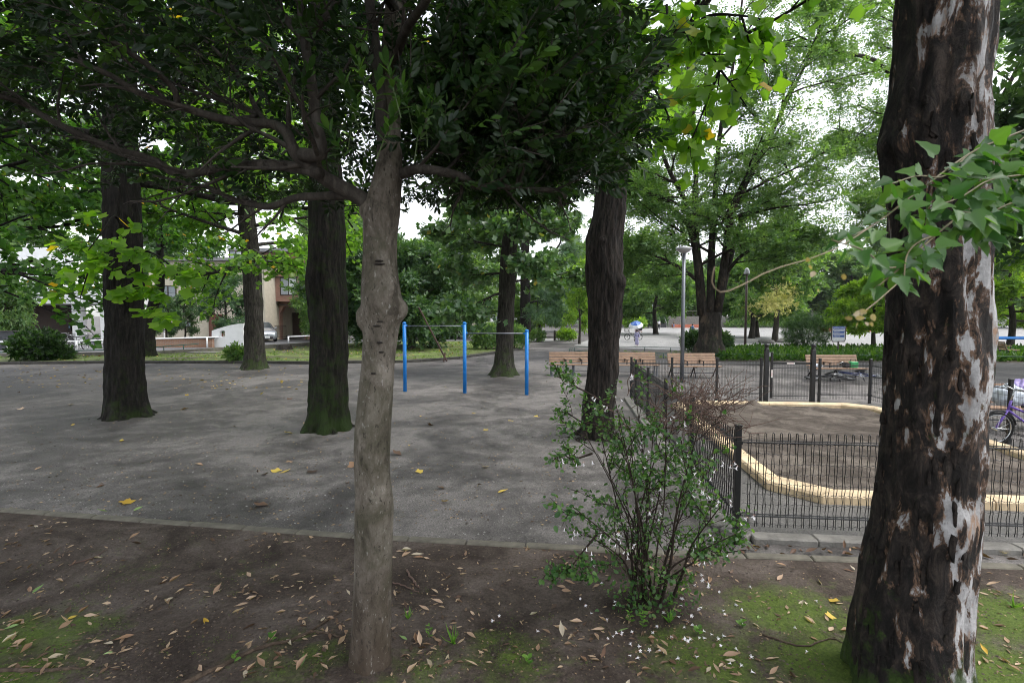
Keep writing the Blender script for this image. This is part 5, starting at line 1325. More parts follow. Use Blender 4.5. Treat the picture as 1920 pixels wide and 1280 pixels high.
# ================================================================== PEELING TRUNK AT THE RIGHT
YR = 2.95
RL = [(1702, 1306, 112), (1703, 1200, 108), (1714, 1100, 105), (1732, 1000, 101), (1742, 900, 97), (1748, 800, 96), (1754, 700, 99), (1757, 620, 95), (1758, 500, 93), (1757, 400, 94), (1752, 320, 98), (1752, 260, 100), (1758, 180, 93), (1768, 80, 90), (1772, 0, 88), (1776, -200, 84), (1780, -600, 76), (1785, -1500, 60), (1788, -2600, 30)]
pt, rr = px_trunk(RL, YR); rr = [r_ * 1.09 for r_ in rr]
rt_ = thing('peeling_tree', 'thick dark trunk with pale peeling bark patches at the right', 'tree', (pt[0].x, YR, 0))
def peel_mat():
    m, nt, b = new_mat('peeling_bark'); o = coords(nt)
    v = coords(nt, (9, 9, 4.0)); vb = coords(nt, (6.0, 6.0, 2.3))
    n1 = noise_tex(nt, 1.5, 10, .76, .6, v); n2 = noise_tex(nt, 1.6, 9, .66, .4, vb); n3 = noise_tex(nt, 3.1, 6, .65, .4, coords(nt, (2.6, 2.6, 1.1))); nf = noise_tex(nt, 40, 5, .7, 0, o); n5 = noise_tex(nt, 3.0, 8, .72, .4, o)
    r = ramp(nt, [(.38, (.004, .0035, .003)), (.50, (.020, .016, .014)), (.64, (.075, .057, .046))]); nt.links.new(n1.outputs[0], r.inputs[0]); c = r.outputs[0]
    s = N_(nt, 'ShaderNodeSeparateXYZ'); nt.links.new(o, s.inputs[0])
    side = N_(nt, 'ShaderNodeMapRange'); nt.links.new(s.outputs[0], side.inputs[0]); side.inputs[1].default_value = -.20; side.inputs[2].default_value = .08; side.inputs[3].default_value = -.055; side.inputs[4].default_value = .078
    bare = mathn(nt, 'ADD', n2.outputs[0], side.outputs[0])
    f1 = ramp(nt, [(.575, (0, 0, 0)), (.60, (1, 1, 1))]); nt.links.new(bare, f1.inputs[0])
    f0 = ramp(nt, [(.53, (0, 0, 0)), (.56, (1, 1, 1))]); nt.links.new(bare, f0.inputs[0])
    tan = ramp(nt, [(.35, (.085, .050, .034)), (.65, (.28, .17, .11))]); nt.links.new(n3.outputs[0], tan.inputs[0])
    wht = ramp(nt, [(.36, (.40, .26, .175)), (.43, (.42, .41, .41)), (.62, (.64, .63, .63))]); nt.links.new(n3.outputs[0], wht.inputs[0])
    g = ramp(nt, [(.25, (.65, .65, .65)), (.75, (1.25, 1.25, 1.25))]); nt.links.new(nf.outputs[0], g.inputs[0])
    c = mixc(nt, mathn(nt, 'MULTIPLY', f0.outputs[0], .8), c, tan.outputs[0]); c = mixc(nt, f1.outputs[0], c, wht.outputs[0])
    c = mixc(nt, .8, c, g.outputs[0], 'MULTIPLY')
    # moss, thicker towards the foot
    mz = N_(nt, 'ShaderNodeMapRange'); nt.links.new(s.outputs[2], mz.inputs[0]); mz.inputs[1].default_value = 0; mz.inputs[2].default_value = .55; mz.inputs[3].default_value = .22; mz.inputs[4].default_value = -.03
    fm = mathn(nt, 'MULTIPLY', mathn(nt, 'SUBTRACT', mathn(nt, 'ADD', n5.outputs[0], mz.outputs[0]), .585), 14, True)
    ms = ramp(nt, [(.3, (.014, .034, .004)), (.7, (.055, .105, .012))]); nt.links.new(nf.outputs[0], ms.inputs[0]); c = mixc(nt, mathn(nt, 'MULTIPLY', fm, .9), c, ms.outputs[0])
    nt.links.new(c, b.inputs['Base Color']); b.inputs['Roughness'].default_value = .75; b.inputs['Specular IOR Level'].default_value = .3
    h = mathn(nt, 'SUBTRACT', mathn(nt, 'ADD', mathn(nt, 'MULTIPLY', n1.outputs[0], 1.4), mathn(nt, 'MULTIPLY', nf.outputs[0], .25)), mathn(nt, 'MULTIPLY', f1.outputs[0], .22))
    bump(nt, b, h, 1.0, .035); return m
B_PEEL = peel_mat()
kn = [(at(1648, 272, YR), .10, .055), (at(1868, 660, YR), .12, .05), (at(1700, 820, YR - .28), .16, .03), (at(1660, 700, YR - .2), .14, .02), (at(1800, 1000, YR - .28), .14, .03), (at(1740, 540, YR - .3), .16, .03), (at(1860, 380, YR - .1), .12, .03)]
trunk_mb(pt, rr, 230, 72, .10, .07, .30, .26, 5, 13, 6.5, kn).build('trunk', B_PEEL, rt_, True)
# loose bark plates standing proud of the trunk
B_PLATE = barkmat('bark_plate', (.004, .0035, .003), (.055, .042, .035), (.03, .055, .008), 14, 7, 1.0, .36, None, .03)
tm_ = rt_.children[0].data; tm_.update(); rgp = random.Random(29); cands = [v for v in tm_.vertices if .1 < v.co.z < 3.4 and v.normal.y < .25 and v.co.x < .06]
for k in range(110):
    v = rgp.choice(cands); n_ = Vector((v.normal.x, v.normal.y, 0)).normalized(); side_ = Vector((-n_.y, n_.x, 0)); hw_, hh_ = rgp.uniform(.008, .022), rgp.uniform(.03, .10)
    m_ = 9; ring = []
    for i in range(m_):
        a = 6.283 * i / m_; e = rgp.uniform(.5, 1.2); x, z = math.cos(a) * hw_ * e, math.sin(a) * hh_ * e
        ring.append((x, z, -x * x / .5))
    lift = rgp.uniform(.004, .010); curl = rgp.uniform(-.02, .10); c = v.co; vs = []
    for dz, k2 in ((-.012, 1.0), (lift, .93)):
        for x, z, b in ring: vs.append(c + side_ * x * k2 + Vector((0, 0, z * k2)) + n_ * (dz + b + (curl * abs(z) if dz > 0 else 0)))
    vs.append(c + n_ * (lift + .003)); pm = MB(); pm.add(vs, [(i, (i + 1) % m_, m_ + (i + 1) % m_, m_ + i) for i in range(m_)] + [(m_ + i, m_ + (i + 1) % m_, 2 * m_) for i in range(m_)])
    pm.build('bark_plate', B_PLATE, rt_, False, off=Vector((0, 0, 0)))
tips = []; rg = random.Random(3)
for i in range(9):
    z = 5.2 + i * .7; az = [2.6, 3.6, 4.4, 5.4, .4, 1.3, 2.2, 3.2, 5][i]; p_ = along(pt, z); mb = MB()
    grow(mb, p_, Vector((math.cos(az), math.sin(az), .45)).normalized(), rg.uniform(3, 4.8), .09, 0, SPEC_T, tips, rg); mb.build('limb', B_TULIP, rt_, True)
leaves_on(rt_, tips, 17, .25, .28, T_TULIPS, L_TULIPD, 8)  # unseen crown out of frame, leaves enlarged and thickened to shade the foreground

# creeper hanging across that trunk
L_VINE = leafmat('creeper_leaf', (.028, .085, .022), (.05, .13, .032), (.10, .20, .05), .38, .42, None, True)
M_VINE = plain('creeper_stem', (.17, .14, .07), .6, 0, .25, 20, .2)
vn = thing('creeper', 'leafy creeper hanging in front of the peeling trunk', 'climbing plant', at(1905, 330, 2.3))
me_v = single_leaf_mesh('leaf', T_VINE, L_VINE); rg = random.Random(17)
vines = [([(2010, 300, 1.9), (1890, 345, 1.75), (1820, 390, 1.6), (1755, 440, 1.5), (1690, 500, 1.4), (1635, 545, 1.3)], .0045, 52), ([(1960, 230, 1.9), (1880, 260, 1.8), (1815, 290, 1.7), (1720, 360, 1.5), (1640, 420, 1.35), (1570, 455, 1.2)], .004, 54),
         ([(2000, 320, 1.7), (1900, 330, 1.65), (1850, 340, 1.6), (1800, 370, 1.5), (1740, 390, 1.45)], .0035, 44), ([(1815, 290, 1.7), (1770, 330, 1.6), (1720, 330, 1.5), (1670, 345, 1.4)], .003, 26), ([(1755, 440, 1.5), (1720, 455, 1.4), (1700, 480, 1.35), (1695, 520, 1.3)], .003, 18),
         ([(2010, 210, 1.9), (1930, 250, 1.8), (1880, 300, 1.75), (1860, 350, 1.7)], .003, 38), ([(1980, 370, 1.7), (1900, 380, 1.6), (1850, 400, 1.55), (1790, 395, 1.5)], .003, 36), ([(1690, 500, 1.4), (1660, 500, 1.25), (1620, 470, 1.1), (1560, 450, 1.0)], .0025, 10), ([(1900, 345, 1.75), (1840, 420, 1.65), (1800, 440, 1.6)], .003, 14)]
for poly, r_, k in vines:
    C = catmull([at(u, v, y) for u, v, y in poly], 24); mb = MB(); mb.tube(C, lerp_list([r_, r_ * .5], 24), 6); mb.build('stem', M_VINE, vn, True)
    for j in range(k):
        t = (j + rg.random()) / k * 22; i = int(t); p_ = C[i].lerp(C[i + 1], t - i)
        d = Vector((rg.gauss(0, .7), rg.gauss(-.2, .5), rg.gauss(-.35, .5))).normalized(); pe = p_ + d * rg.uniform(.02, .06)
        s_ = rg.uniform(.042, .068) * (p_.y / 1.55)
        place_leaf(me_v, vn, pe, d, (rg.gauss(0, .45), rg.gauss(-.7, .35), .75), s_)
# pale dry seed heads on thin stalks, close to the lens
M_DRY = plain('dry_stalk', (.30, .23, .15), .8, 0, .25, 20, .2); L_DRY = leafmat('dry_bract', (.22, .16, .10), (.36, .28, .19), (.50, .42, .32), .3, .7, None, True)
me_d = single_leaf_mesh('bract', T_ROUND, L_DRY)
for poly in ([(1640, 420, 1.35), (1560, 470, 1.1), (1450, 505, .95), (1400, 530, .9), (1355, 548, .88), (1335, 530, .87), (1340, 500, .86)], [(1695, 520, 1.3), (1650, 560, 1.1), (1625, 580, 1.0), (1610, 590, .95)]):
    C = catmull([at(u, v, y) for u, v, y in poly], 14); mb = MB(); mb.tube(C, lerp_list([.0012, .0008], 14), 5); mb.build('dry_stalk', M_DRY, vn, True)
for j in range(10):
    p_ = at(1614 + rg.gauss(0, 12), 592 + rg.gauss(0, 9), .95 + rg.gauss(0, .02)); place_leaf(me_d, vn, p_, (rg.gauss(0, 1), rg.gauss(0, 1), rg.gauss(-.5, .6)), (rg.gauss(0, 1), -1, rg.gauss(0, 1)), rg.uniform(.010, .018), 'bract')
for j in range(5):
    p_ = at(1500 + rg.gauss(0, 50), 500 + rg.gauss(0, 22), .98); place_leaf(me_d, vn, p_, (rg.gauss(0, 1), rg.gauss(0, 1), rg.gauss(-.5, .6)), (rg.gauss(0, 1), -1, rg.gauss(0, 1)), rg.uniform(.008, .016), 'bract')

# ================================================================== FLOWERING BUSH
BB = G(1212, 1135); 
bu = thing('flowering_bush', 'straggly bush with small white bell flowers beside the fence', 'bush', (BB.x, BB.y, 0))
B_BUSH = barkmat('bush_bark', (.022, .015, .011), (.075, .055, .042), None, 18, 6, .6)
M_TWIG = plain('bare_twig', (.12, .075, .058), .85, 0, .35, 30, .3)
L_ABEL = leafmat('bush_leaf', (.032, .080, .026), (.058, .13, .040), (.11, .20, .06), .38, .38)
L_ABELO = leafmat('bush_leaf_single', (.030, .085, .022), (.050, .125, .034), (.10, .19, .05), .35, .35, None, True)
rg = random.Random(41); tips = []; bare = []
SPEC_B = dict(wander=.16, grav=(.03, .03, -.02), levels=2, kids=(6, 4), ang=(R(25), R(65)), ratio=.42, seg=.07, flat=.9, t0=.25)
targets = [(1085, 790), (1110, 740), (1150, 735), (1190, 722), (1230, 740), (1270, 750), (1310, 800), (1120, 850), (1075, 950), (1330, 870), (1350, 950), (1380, 1000), (1160, 800), (1240, 820), (1290, 880), (1200, 900), (1100, 1000), (1250, 760), (1180, 780)]
for k, (u, v) in enumerate(targets):
    dy = rg.uniform(-.45, .45); b0 = Vector((BB.x + rg.gauss(0, .07), BB.y + rg.gauss(0, .06), -.02)); e = at(u, v, BB.y + dy)
    mid = b0.lerp(e, .45) + Vector((rg.gauss(0, .05), rg.gauss(0, .05), .12)); mb = MB()
    C = catmull([b0, b0.lerp(mid, .5) + Vector((rg.gauss(0, .02), 0, .03)), mid, e], 20); r0 = rg.uniform(.008, .015); mb.tube(C, lerp_list([r0, .003], 20), 6)
    for j in range(8):
        i = rg.randint(7, 18); cd = (C[i + 1] - C[i]).normalized(); grow(mb, C[i], rot_about(cd, rg.uniform(.4, 1.1), rg.uniform(0, 6.28)), rg.uniform(.18, .38), .004, 1, SPEC_B, tips, rg, 5)
    mb.build('stem', B_BUSH, bu, True)
# long side branch reaching right near the ground, and wisps to the left
for poly, kk in (([(1240, 1095, 0), (1290, 1060, -.1), (1340, 1040, -.15), (1400, 1030, -.2)], 8), ([(1140, 760, 0), (1100, 735, -.1), (1070, 722, -.15), (1050, 718, -.2)], 5), ([(1130, 800, 0), (1090, 790, .1), (1060, 770, .15)], 5), ([(1110, 850, 0), (1075, 860, -.1), (1055, 850, -.15)], 5), ([(1120, 1000, 0), (1080, 1050, -.2), (1060, 1075, -.3)], 8)):
    mb = MB(); C = catmull([at(u, v, BB.y + y) for u, v, y in poly], 14); mb.tube(C, lerp_list([.009, .003], 14), 6)
    for j in range(kk):
        i = rg.randint(4, 12); cd = (C[i + 1] - C[i]).normalized(); grow(mb, C[i], rot_about(cd, rg.uniform(.4, 1.1), rg.uniform(0, 6.28)), rg.uniform(.12, .25), .003, 1, SPEC_B, tips, rg, 5)
    mb.build('stem', B_BUSH, bu, True)
# bare clipped twigs on top
mb = MB()
for k in range(300):
    a = at(rg.gauss(1305, 42), rg.uniform(735, 815), BB.y + rg.uniform(-.3, .35)); d = Vector((rg.gauss(.3, .6), rg.gauss(0, .5), rg.gauss(.35, .45))).normalized(); L = rg.uniform(.1, .28)
    b = a + d * L * .5 + Vector((rg.gauss(0, .02), 0, rg.gauss(0, .02))); mb.tube([a, b, a + d * L + Vector((rg.gauss(0, .04), 0, rg.gauss(0, .03)))], [.0035, .0025, .0014], 4)
mb.build('bare_twigs', M_TWIG, bu)['kind'] = 'stuff'
P, D = tip_samples(tips, 6, .026, rg); n = len(P); keep = np.ones(n, bool)
for i in range(n):
    if P[i, 2] > 1.35 and P[i, 0] > BB.x + .25 and rg.random() < .9: keep[i] = False
    if abs(P[i, 0] - BB.x) < .22 and .25 < P[i, 2] < .95 and rg.random() < .75: keep[i] = False
P, D = P[keep], D[keep]; n = len(P); idx = list(range(n)); rg.shuffle(idx)
me_a = single_leaf_mesh('leaf', T_ROUND, L_ABELO); first = sorted(idx, key=lambda i: P[i, 1])[:260]
for i in first: place_leaf(me_a, bu, P[i], Vector(D[i]) * .4 + Vector((rg.gauss(0, .7), rg.gauss(0, .7), rg.gauss(0, .5))), (rg.gauss(0, .4), rg.gauss(-.4, .4), .9), rg.uniform(.028, .05))
fs_ = set(first); rest = [i for i in idx if i not in fs_]; n2 = len(rest)
leaf_cloud('foliage', P[rest], unit(D[rest] * .4 + rdir(n2, 0, .8)), rdir(n2, .9, .5), nrg.uniform(.022, .040, n2), T_ROUND, L_ABEL, bu)
# low leafy shoots at the foot
n3 = 420; q = np.array([(BB.x + rg.gauss(.02, .16), BB.y - .06 + rg.gauss(0, .1), abs(rg.gauss(.12, .14))) for _ in range(n3)])
leaf_cloud('foot_shoots', q, rdir(n3, .2, .8), rdir(n3, .9, .5), nrg.uniform(.024, .042, n3), T_ROUND, L_ABEL, bu)
# bell flowers with pinkish sepals
M_PETAL = plain('white_petal', (.86, .83, .85), .5, 0, .1, 60, .1); M_SEPAL = plain('pink_sepal', (.33, .14, .08), .6, 0, .3, 60, .1)
def flower_mesh():
    m_ = MB(); n_ = 10
    prof = [(.0012, 0), (.0022, .008), (.004, .016), (.0055, .021)]
    m_.lathe((0, 0, 0), prof, n_)
    for k in range(5):
        a = k * 6.283 / 5; c, s = math.cos(a), math.sin(a); t_ = Vector((-s, c, 0)); o_ = Vector((c, s, 0))
        m_.add([o_ * .005 + Vector((0, 0, .020)) - t_ * .003, o_ * .005 + Vector((0, 0, .020)) + t_ * .003, o_ * .012 + Vector((0, 0, .023)) + t_ * .0025, o_ * .012 + Vector((0, 0, .023)) - t_ * .0025], [(0, 1, 2, 3)])
    for k in range(4):
        a = k * 1.571 + .4; o_ = Vector((math.cos(a), math.sin(a), 0)); t_ = Vector((-o_.y, o_.x, 0))
        m_.add([Vector((0, 0, 0)), o_ * .006 + t_ * .002 + Vector((0, 0, .001)), o_ * .011 + Vector((0, 0, .004)), o_ * .006 - t_ * .002 + Vector((0, 0, .001))], [(0, 1, 2, 3)], 1)
    o = m_.build('flower', [M_PETAL, M_SEPAL], None, True); me_ = o.data; bpy.data.objects.remove(o); return me_
FM = flower_mesh()
def put_flower(p_, parent, name, s_, d):
    o = link_mesh(name, FM, None, parent, Vector(p_) - (origin(parent) if parent else Vector((0, 0, 0)))); o.rotation_euler = Vector(d).to_track_quat('Z', 'Y').to_euler(); o.scale = (s_,) * 3; return o
fpx = [(1212, 848), (1205, 835), (1200, 872), (1275, 850), (1290, 845), (1355, 868), (1340, 890), (1330, 930), (1345, 942), (1322, 920), (1360, 975), (1295, 920), (1085, 1000), (1098, 1025), (1108, 1040), (1065, 990), (1072, 1000), (1125, 995), (1145, 1010), (1160, 1000), (1155, 1015), (1190, 1020), (1180, 1035), (1328, 1055), (1325, 1080), (1332, 1090), (1412, 965), (1370, 945), (1255, 780), (1120, 745), (1180, 700), (1185, 705), (1160, 740), (1310, 895), (1270, 835), (1305, 885), (1240, 905), (1220, 960), (1350, 880), (1100, 865), (1300, 870), (1250, 870), (1390, 980), (1335, 1000), (1060, 860), (1140, 765), (1085, 870), (1380, 870), (1330, 850), (1120, 760), (1290, 790)]
for (u, v) in fpx:
    for k in range(rg.choice((1, 2, 2, 3))):
        p_ = at(u + rg.gauss(0, 5), v + rg.gauss(0, 4), BB.y - rg.uniform(.05, .4)); put_flower(p_, bu, 'flower', rg.uniform(.9, 1.3), (rg.gauss(0, .6), rg.gauss(-.5, .4), -1))
for k in range(30):
    i = rg.choice(idx); put_flower(P[i], bu, 'flower', rg.uniform(.9, 1.3), (rg.gauss(0, .7), rg.gauss(-.4, .5), rg.gauss(-.6, .5)))

# ================================================================== LITTER ON THE GROUND
def curl_leaf(seed, w_=.36, curl=.5, bend=.2):
    vs = []; fs = []; r_ = random.Random(seed); ws = [.03, .7, 1.0, .8, .35, .02]; m = len(ws)
    for i in range(m):
        x = i / (m - 1)
        for j in (-1, 0, 1):
            y = j * ws[i] * w_ * .5; vs.append((x, y * (1 - .3 * curl), abs(j) * ws[i] * w_ * curl * .6 + bend * (x - .5) ** 2 * 1.2 + .01 + r_.uniform(-.008, .008)))
    for i in range(m - 1):
        for j in range(2): a = i * 3 + j; fs.append((a, a + 3, a + 4, a + 1))
    return np.array(vs), fs
def litter_mat(name, c1, c2):
    return leafmat(name, c1, tuple((a + b) / 2 for a, b in zip(c1, c2)), c2, .12, .65, None, True)
ML = {'tan': litter_mat('tan_dead_leaf', (.26, .155, .095), (.50, .36, .26)), 'brown': litter_mat('brown_dead_leaf', (.06, .036, .026), (.15, .085, .055)), 'yellow': litter_mat('yellow_fallen_leaf', (.45, .28, .03), (.60, .46, .10)), 'green': litter_mat('green_fallen_leaf', (.10, .20, .05), (.25, .36, .14)), 'pale': litter_mat('pale_dead_leaf', (.38, .31, .22), (.52, .45, .36))}
LM = {k: [single_leaf_mesh('fallen_leaf', curl_leaf(i, .34 + .05 * i, .3 + .25 * i, .1 + .12 * i), m) for i in range(3)] for k, m in ML.items()}
LMT = {k: single_leaf_mesh('fallen_leaf', tmpl([(0, 0), (.02, .18), (.10, .50), (.36, .40), (.46, .33), (.80, .46), (.88, .20), (.82, 0)], fold=.18, droop=-.12), ML[k]) for k in ('yellow', 'brown', 'tan')}
LLAB = {'tan': 'curled tan fallen leaf lying on the ground under the trees', 'brown': 'dull brown fallen leaf lying on the ground under the trees', 'yellow': 'bright yellow fallen leaf lying on the ground under the trees', 'green': 'fresh green fallen leaf lying on the ground under the trees', 'pale': 'pale buff fallen leaf lying on the ground under the trees'}
rg = random.Random(77)
def zone(p_):
    u, y = 960 + p_.x / p_.y * FPX, p_.y; q = inv(p_)
    if q[0] > -.1 and q[1] > -.3: return 'along the front fence kerb'
    if y > strip_y(p_.x): return 'on the gravel left of the mossy trunk' if u < 560 else ('on the gravel by the blue bars' if y > 9 else 'on the gravel behind the grey trunk')
    if y < 3.1: return 'at the bottom left on dark soil' if u < 420 else ('at the foot of the grey trunk' if u < 860 else ('on moss before the flowering bush' if u < 1350 else 'on moss beside the peeling trunk'))
    return 'near the edging kerb at the left' if u < 420 else ('on soil beside the grey trunk' if u < 860 else ('on soil beside the flowering bush' if u < 1400 else 'on soil behind the peeling trunk'))
def drop(me_, p_, s_, lab, name='fallen_leaf', grp='fallen leaves under the trees', cat='leaf', tilt=.25, lift=.004):
    o = bpy.data.objects.new(name, me_); COL.objects.link(o); o.location = (p_.x, p_.y, ground_z(p_.x, p_.y) + lift); o.rotation_euler = (rg.gauss(0, tilt), rg.gauss(0, tilt), rg.uniform(0, 6.28)); o.scale = (s_,) * 3
    return tag(o, lab.replace('lying on the ground under the trees', zone(p_)), cat, grp)
def blocked(p_):
    for c, r_ in ((ev.location, .2), (rt_.location, .42), (BB, .12)):
        if (Vector((p_.x, p_.y)) - Vector((c[0], c[1]))).length < r_: return True
    q = inv(p_); return q[0] > -.1 and q[1] > -.15
N1 = 0
while N1 < 190:                                                       # near soil bed
    u, v = rg.uniform(-10, 1930), 985 + 290 * rg.random() ** .8
    if not (u < 900 or rg.random() < .55): continue
    p_ = G(u, v)
    if p_.y > strip_y(p_.x) - .05 or blocked(p_): continue
    if N1 % 3 == 0 and N1: p_ = last_ + Vector((rg.gauss(0, .10), rg.gauss(0, .07), 0))
    if p_.y > strip_y(p_.x) - .05 or blocked(p_): continue
    last_ = p_; k = rg.choices(['tan', 'brown', 'pale', 'green', 'yellow'], [9, 4, 3, .6, .3])[0]
    drop(rg.choice(LM[k]), p_, rg.uniform(.055, .115), LLAB[k]); N1 += 1
# heaps at the foot of the grey trunk, the front kerb and the bush
for (u, v, du, dv, n_) in ((1075, 1195, 40, 16, 12), (560, 1200, 55, 35, 16), (800, 1225, 50, 18, 6), (1500, 1032, 120, 5, 22), (1260, 1250, 70, 12, 8), (1620, 1035, 60, 5, 10), (1850, 1045, 60, 8, 8), (90, 1130, 60, 40, 8)):
    for j in range(n_):
        p_ = G(u + rg.gauss(0, du), v + rg.gauss(0, dv))
        if blocked(p_) and v > 1100: continue
        k = rg.choices(['tan', 'brown', 'pale'], [6, 5, 2] if v > 1100 else [1, 6, 0])[0]; drop(rg.choice(LM[k]), p_, rg.uniform(.06, .12), LLAB[k], tilt=.4, lift=.008 + .006 * rg.random())
N2 = 0
while N2 < 62:                                                        # gravel, mostly yellow tulip leaves
    p_ = G(rg.uniform(0, 1070), 690 + 260 * rg.random() ** 1.3)
    if p_.y < strip_y(p_.x) + .1 or blocked(p_): continue
    k = rg.choices(['yellow', 'tan', 'brown'], [4, 3, 3])[0]; drop(LMT[k] if rg.random() < .6 else rg.choice(LM[k]), p_, rg.uniform(.09, .16), LLAB[k]); N2 += 1
for (u, v, k, s_) in ((1425, 1026, 'yellow', .12), (1880, 1036, 'yellow', .1), (1555, 1132, 'yellow', .075), (1560, 1158, 'yellow', .07), (200, 962, 'green', .1), (250, 960, 'green', .1), (1850, 1100, 'tan', .1), (510, 885, 'yellow', .14), (1385, 865, 'yellow', .1)):
    p_ = G(u, v); drop(LMT['yellow'] if k == 'yellow' else LM[k][1], p_, s_, {'yellow': 'bright yellow fallen leaf lying on the ground under the trees'}.get(k, LLAB[k]))
# small crumbs nobody could count
def crumbs(name, n, fn, smin, smax, mat, T, label):
    P_ = []
    while len(P_) < n:
        p_ = fn()
        if blocked(p_): continue
        P_.append((p_.x, p_.y, ground_z(p_.x, p_.y) + .004))
    o = link_mesh(name, leaf_mesh(name, P_, rdir(n, 0, 1) * np.array([1, 1, .15]), rdir(n, 2.5, .5), nrg.uniform(smin, smax, n), T, mat)); tag(o, label, 'leaf litter', kind='stuff')
L_CRUMB = leafmat('leaf_crumb', (.045, .03, .022), (.13, .085, .055), (.34, .24, .15), .1, .7); L_CRUMBY = leafmat('yellow_crumb', (.20, .12, .05), (.34, .22, .07), (.52, .38, .12), .1, .7)
def near_pt():
    while True:
        p_ = G(rg.uniform(-20, 1940), 980 + 300 * rg.random())
        if p_.y < strip_y(p_.x) - .03: return p_
def far_pt():
    while True:
        p_ = G(rg.uniform(-20, 1090), 686 + 300 * rg.random() ** 1.4)
        if p_.y > strip_y(p_.x) + .06: return p_
crumbs('leaf_crumbs', 2600, near_pt, .008, .028, L_CRUMB, T_QUAD, 'tiny leaf crumbs scattered over the foreground soil')
crumbs('gravel_crumbs', 2600, far_pt, .02, .05, L_CRUMB, T_QUAD, 'tiny leaf scraps scattered over the grey gravel')
crumbs('yellow_scraps', 260, lambda: G(rg.uniform(-20, 600), rg.uniform(684, 730)), .07, .13, L_CRUMBY, T_ROUND, 'small yellow leaf scraps along the far lawn kerb')
lp_ = scatter_poly([(p.x, p.y) for p in lawn_main], 300, rg); o = link_mesh('lawn_leaves', leaf_mesh('lawn_leaves', [(x, y, .11) for x, y in lp_], rdir(300, 0, 1), rdir(300, 2.5, .5), nrg.uniform(.08, .14, 300), T_ROUND, L_CRUMBY)); tag(o, 'small tan leaves scattered over the mossy lawn', 'leaf litter', kind='stuff')
L_LIT = leafmat('mixed_dead_leaf', (.07, .042, .03), (.22, .14, .09), (.46, .34, .24), .12, .65)
cl_ = [near_pt() for _ in range(60)]
for j in range(3): crumbs('leaf_litter', 260, lambda: (lambda c: (lambda q: q if q.y < strip_y(q.x) - .04 else c)(c + Vector((rg.gauss(0, .22), rg.gauss(0, .16), 0))))(rg.choice(cl_)), .03, .075, L_LIT, curl_leaf(7 + j, .36, .3 + .2 * j, .2), ['flat', 'half curled', 'tightly curled'][j] + ' small dead leaves drifted over the foreground soil')
# fallen white flowers
for k in range(85):
    p_ = G(1230 + rg.gauss(0, 110), 1175 + rg.gauss(0, 55))
    if blocked(p_) or p_.y > strip_y(p_.x): continue
    o = put_flower((p_.x, p_.y, ground_z(p_.x, p_.y) + .008), None, 'fallen_flower', rg.uniform(.8, 1.2), (rg.gauss(0, 1), rg.gauss(0, 1), rg.uniform(-.3, .5)))
    tag(o, 'tiny white fallen flower on the soil below the flowering bush', 'flower', 'fallen flowers round the bush')
# moss pile
moss_m = leafmat('moss_frond', (.035, .075, .010), (.085, .145, .022), (.16, .22, .045), .3, .7)
pts_ = []
while len(pts_) < 11000:
    p_ = G(rg.uniform(-40, 1960), 1000 + 290 * rg.random())
    if p_.y > strip_y(p_.x) - .05: continue
    if moss_at(p_.x, p_.y) * 1.0 + .8 * nz(p_.x, p_.y, 5.5, 2) + .4 * nz(p_.x, p_.y, 14, 6) > .42 + .15 * rg.random(): pts_.append((p_.x, p_.y, sz(p_.x, p_.y) - .002))
n = len(pts_); o = link_mesh('moss', leaf_mesh('moss', pts_, rdir(n, 1.1, .8), rdir(n, 0, 1), nrg.uniform(.008, .020, n), sprig(T_BLADE, 3, 2, .2, .9, .9), moss_m)); tag(o, 'green moss cushions on the foreground soil', 'moss', kind='stuff')
# roots and sticks
B_ROOT = barkmat('root_bark', (.05, .035, .025), (.15, .11, .08), None, 14, 14, .5)
def ground_stick(name, poly, r0, r1, label, cat, mat=B_ROOT, lift=.0):
    C = catmull([G(u, v) for u, v in poly], 18); C = [Vector((c.x + rg.gauss(0, .004), c.y + rg.gauss(0, .004), ground_z(c.x, c.y) + lift)) for c in C]
    m_ = MB(); m_.tube(C, lerp_list([r0, r1], 18), 7); return solo(m_, name, mat, label, cat, smooth=True)
ground_stick('tree_root', [(340, 1290), (430, 1245), (500, 1215), (560, 1200), (640, 1150)], .018, .007, 'pale surface root left of the grey trunk', 'root', lift=.006)
ground_stick('tree_root', [(545, 1205), (590, 1190), (640, 1200)], .012, .006, 'short forked root beside the grey trunk', 'root', lift=.005)
ground_stick('fallen_stick', [(762, 1075), (775, 1095), (785, 1108)], .009, .006, 'dark broken stick right of the grey trunk', 'stick', M_TWIG, .008)
ground_stick('fallen_stick', [(735, 1098), (760, 1105), (786, 1118)], .006, .004, 'thin stick crossing the broken one beside the grey trunk', 'stick', M_TWIG, .008)
ground_stick('tree_root', [(1430, 1195), (1500, 1215), (1560, 1200), (1590, 1215)], .007, .003, 'thin tan root left of the peeling trunk', 'root', lift=.006)
ground_stick('fallen_stick', [(130, 1065), (175, 1050), (200, 1035)], .006, .003, 'thin twig on the dark soil at the lower left', 'stick', M_TWIG, .006)
ground_stick('tree_root', [(-20, 1262), (90, 1262), (160, 1258)], .016, .008, 'low root at the bottom left corner', 'root', lift=.004)
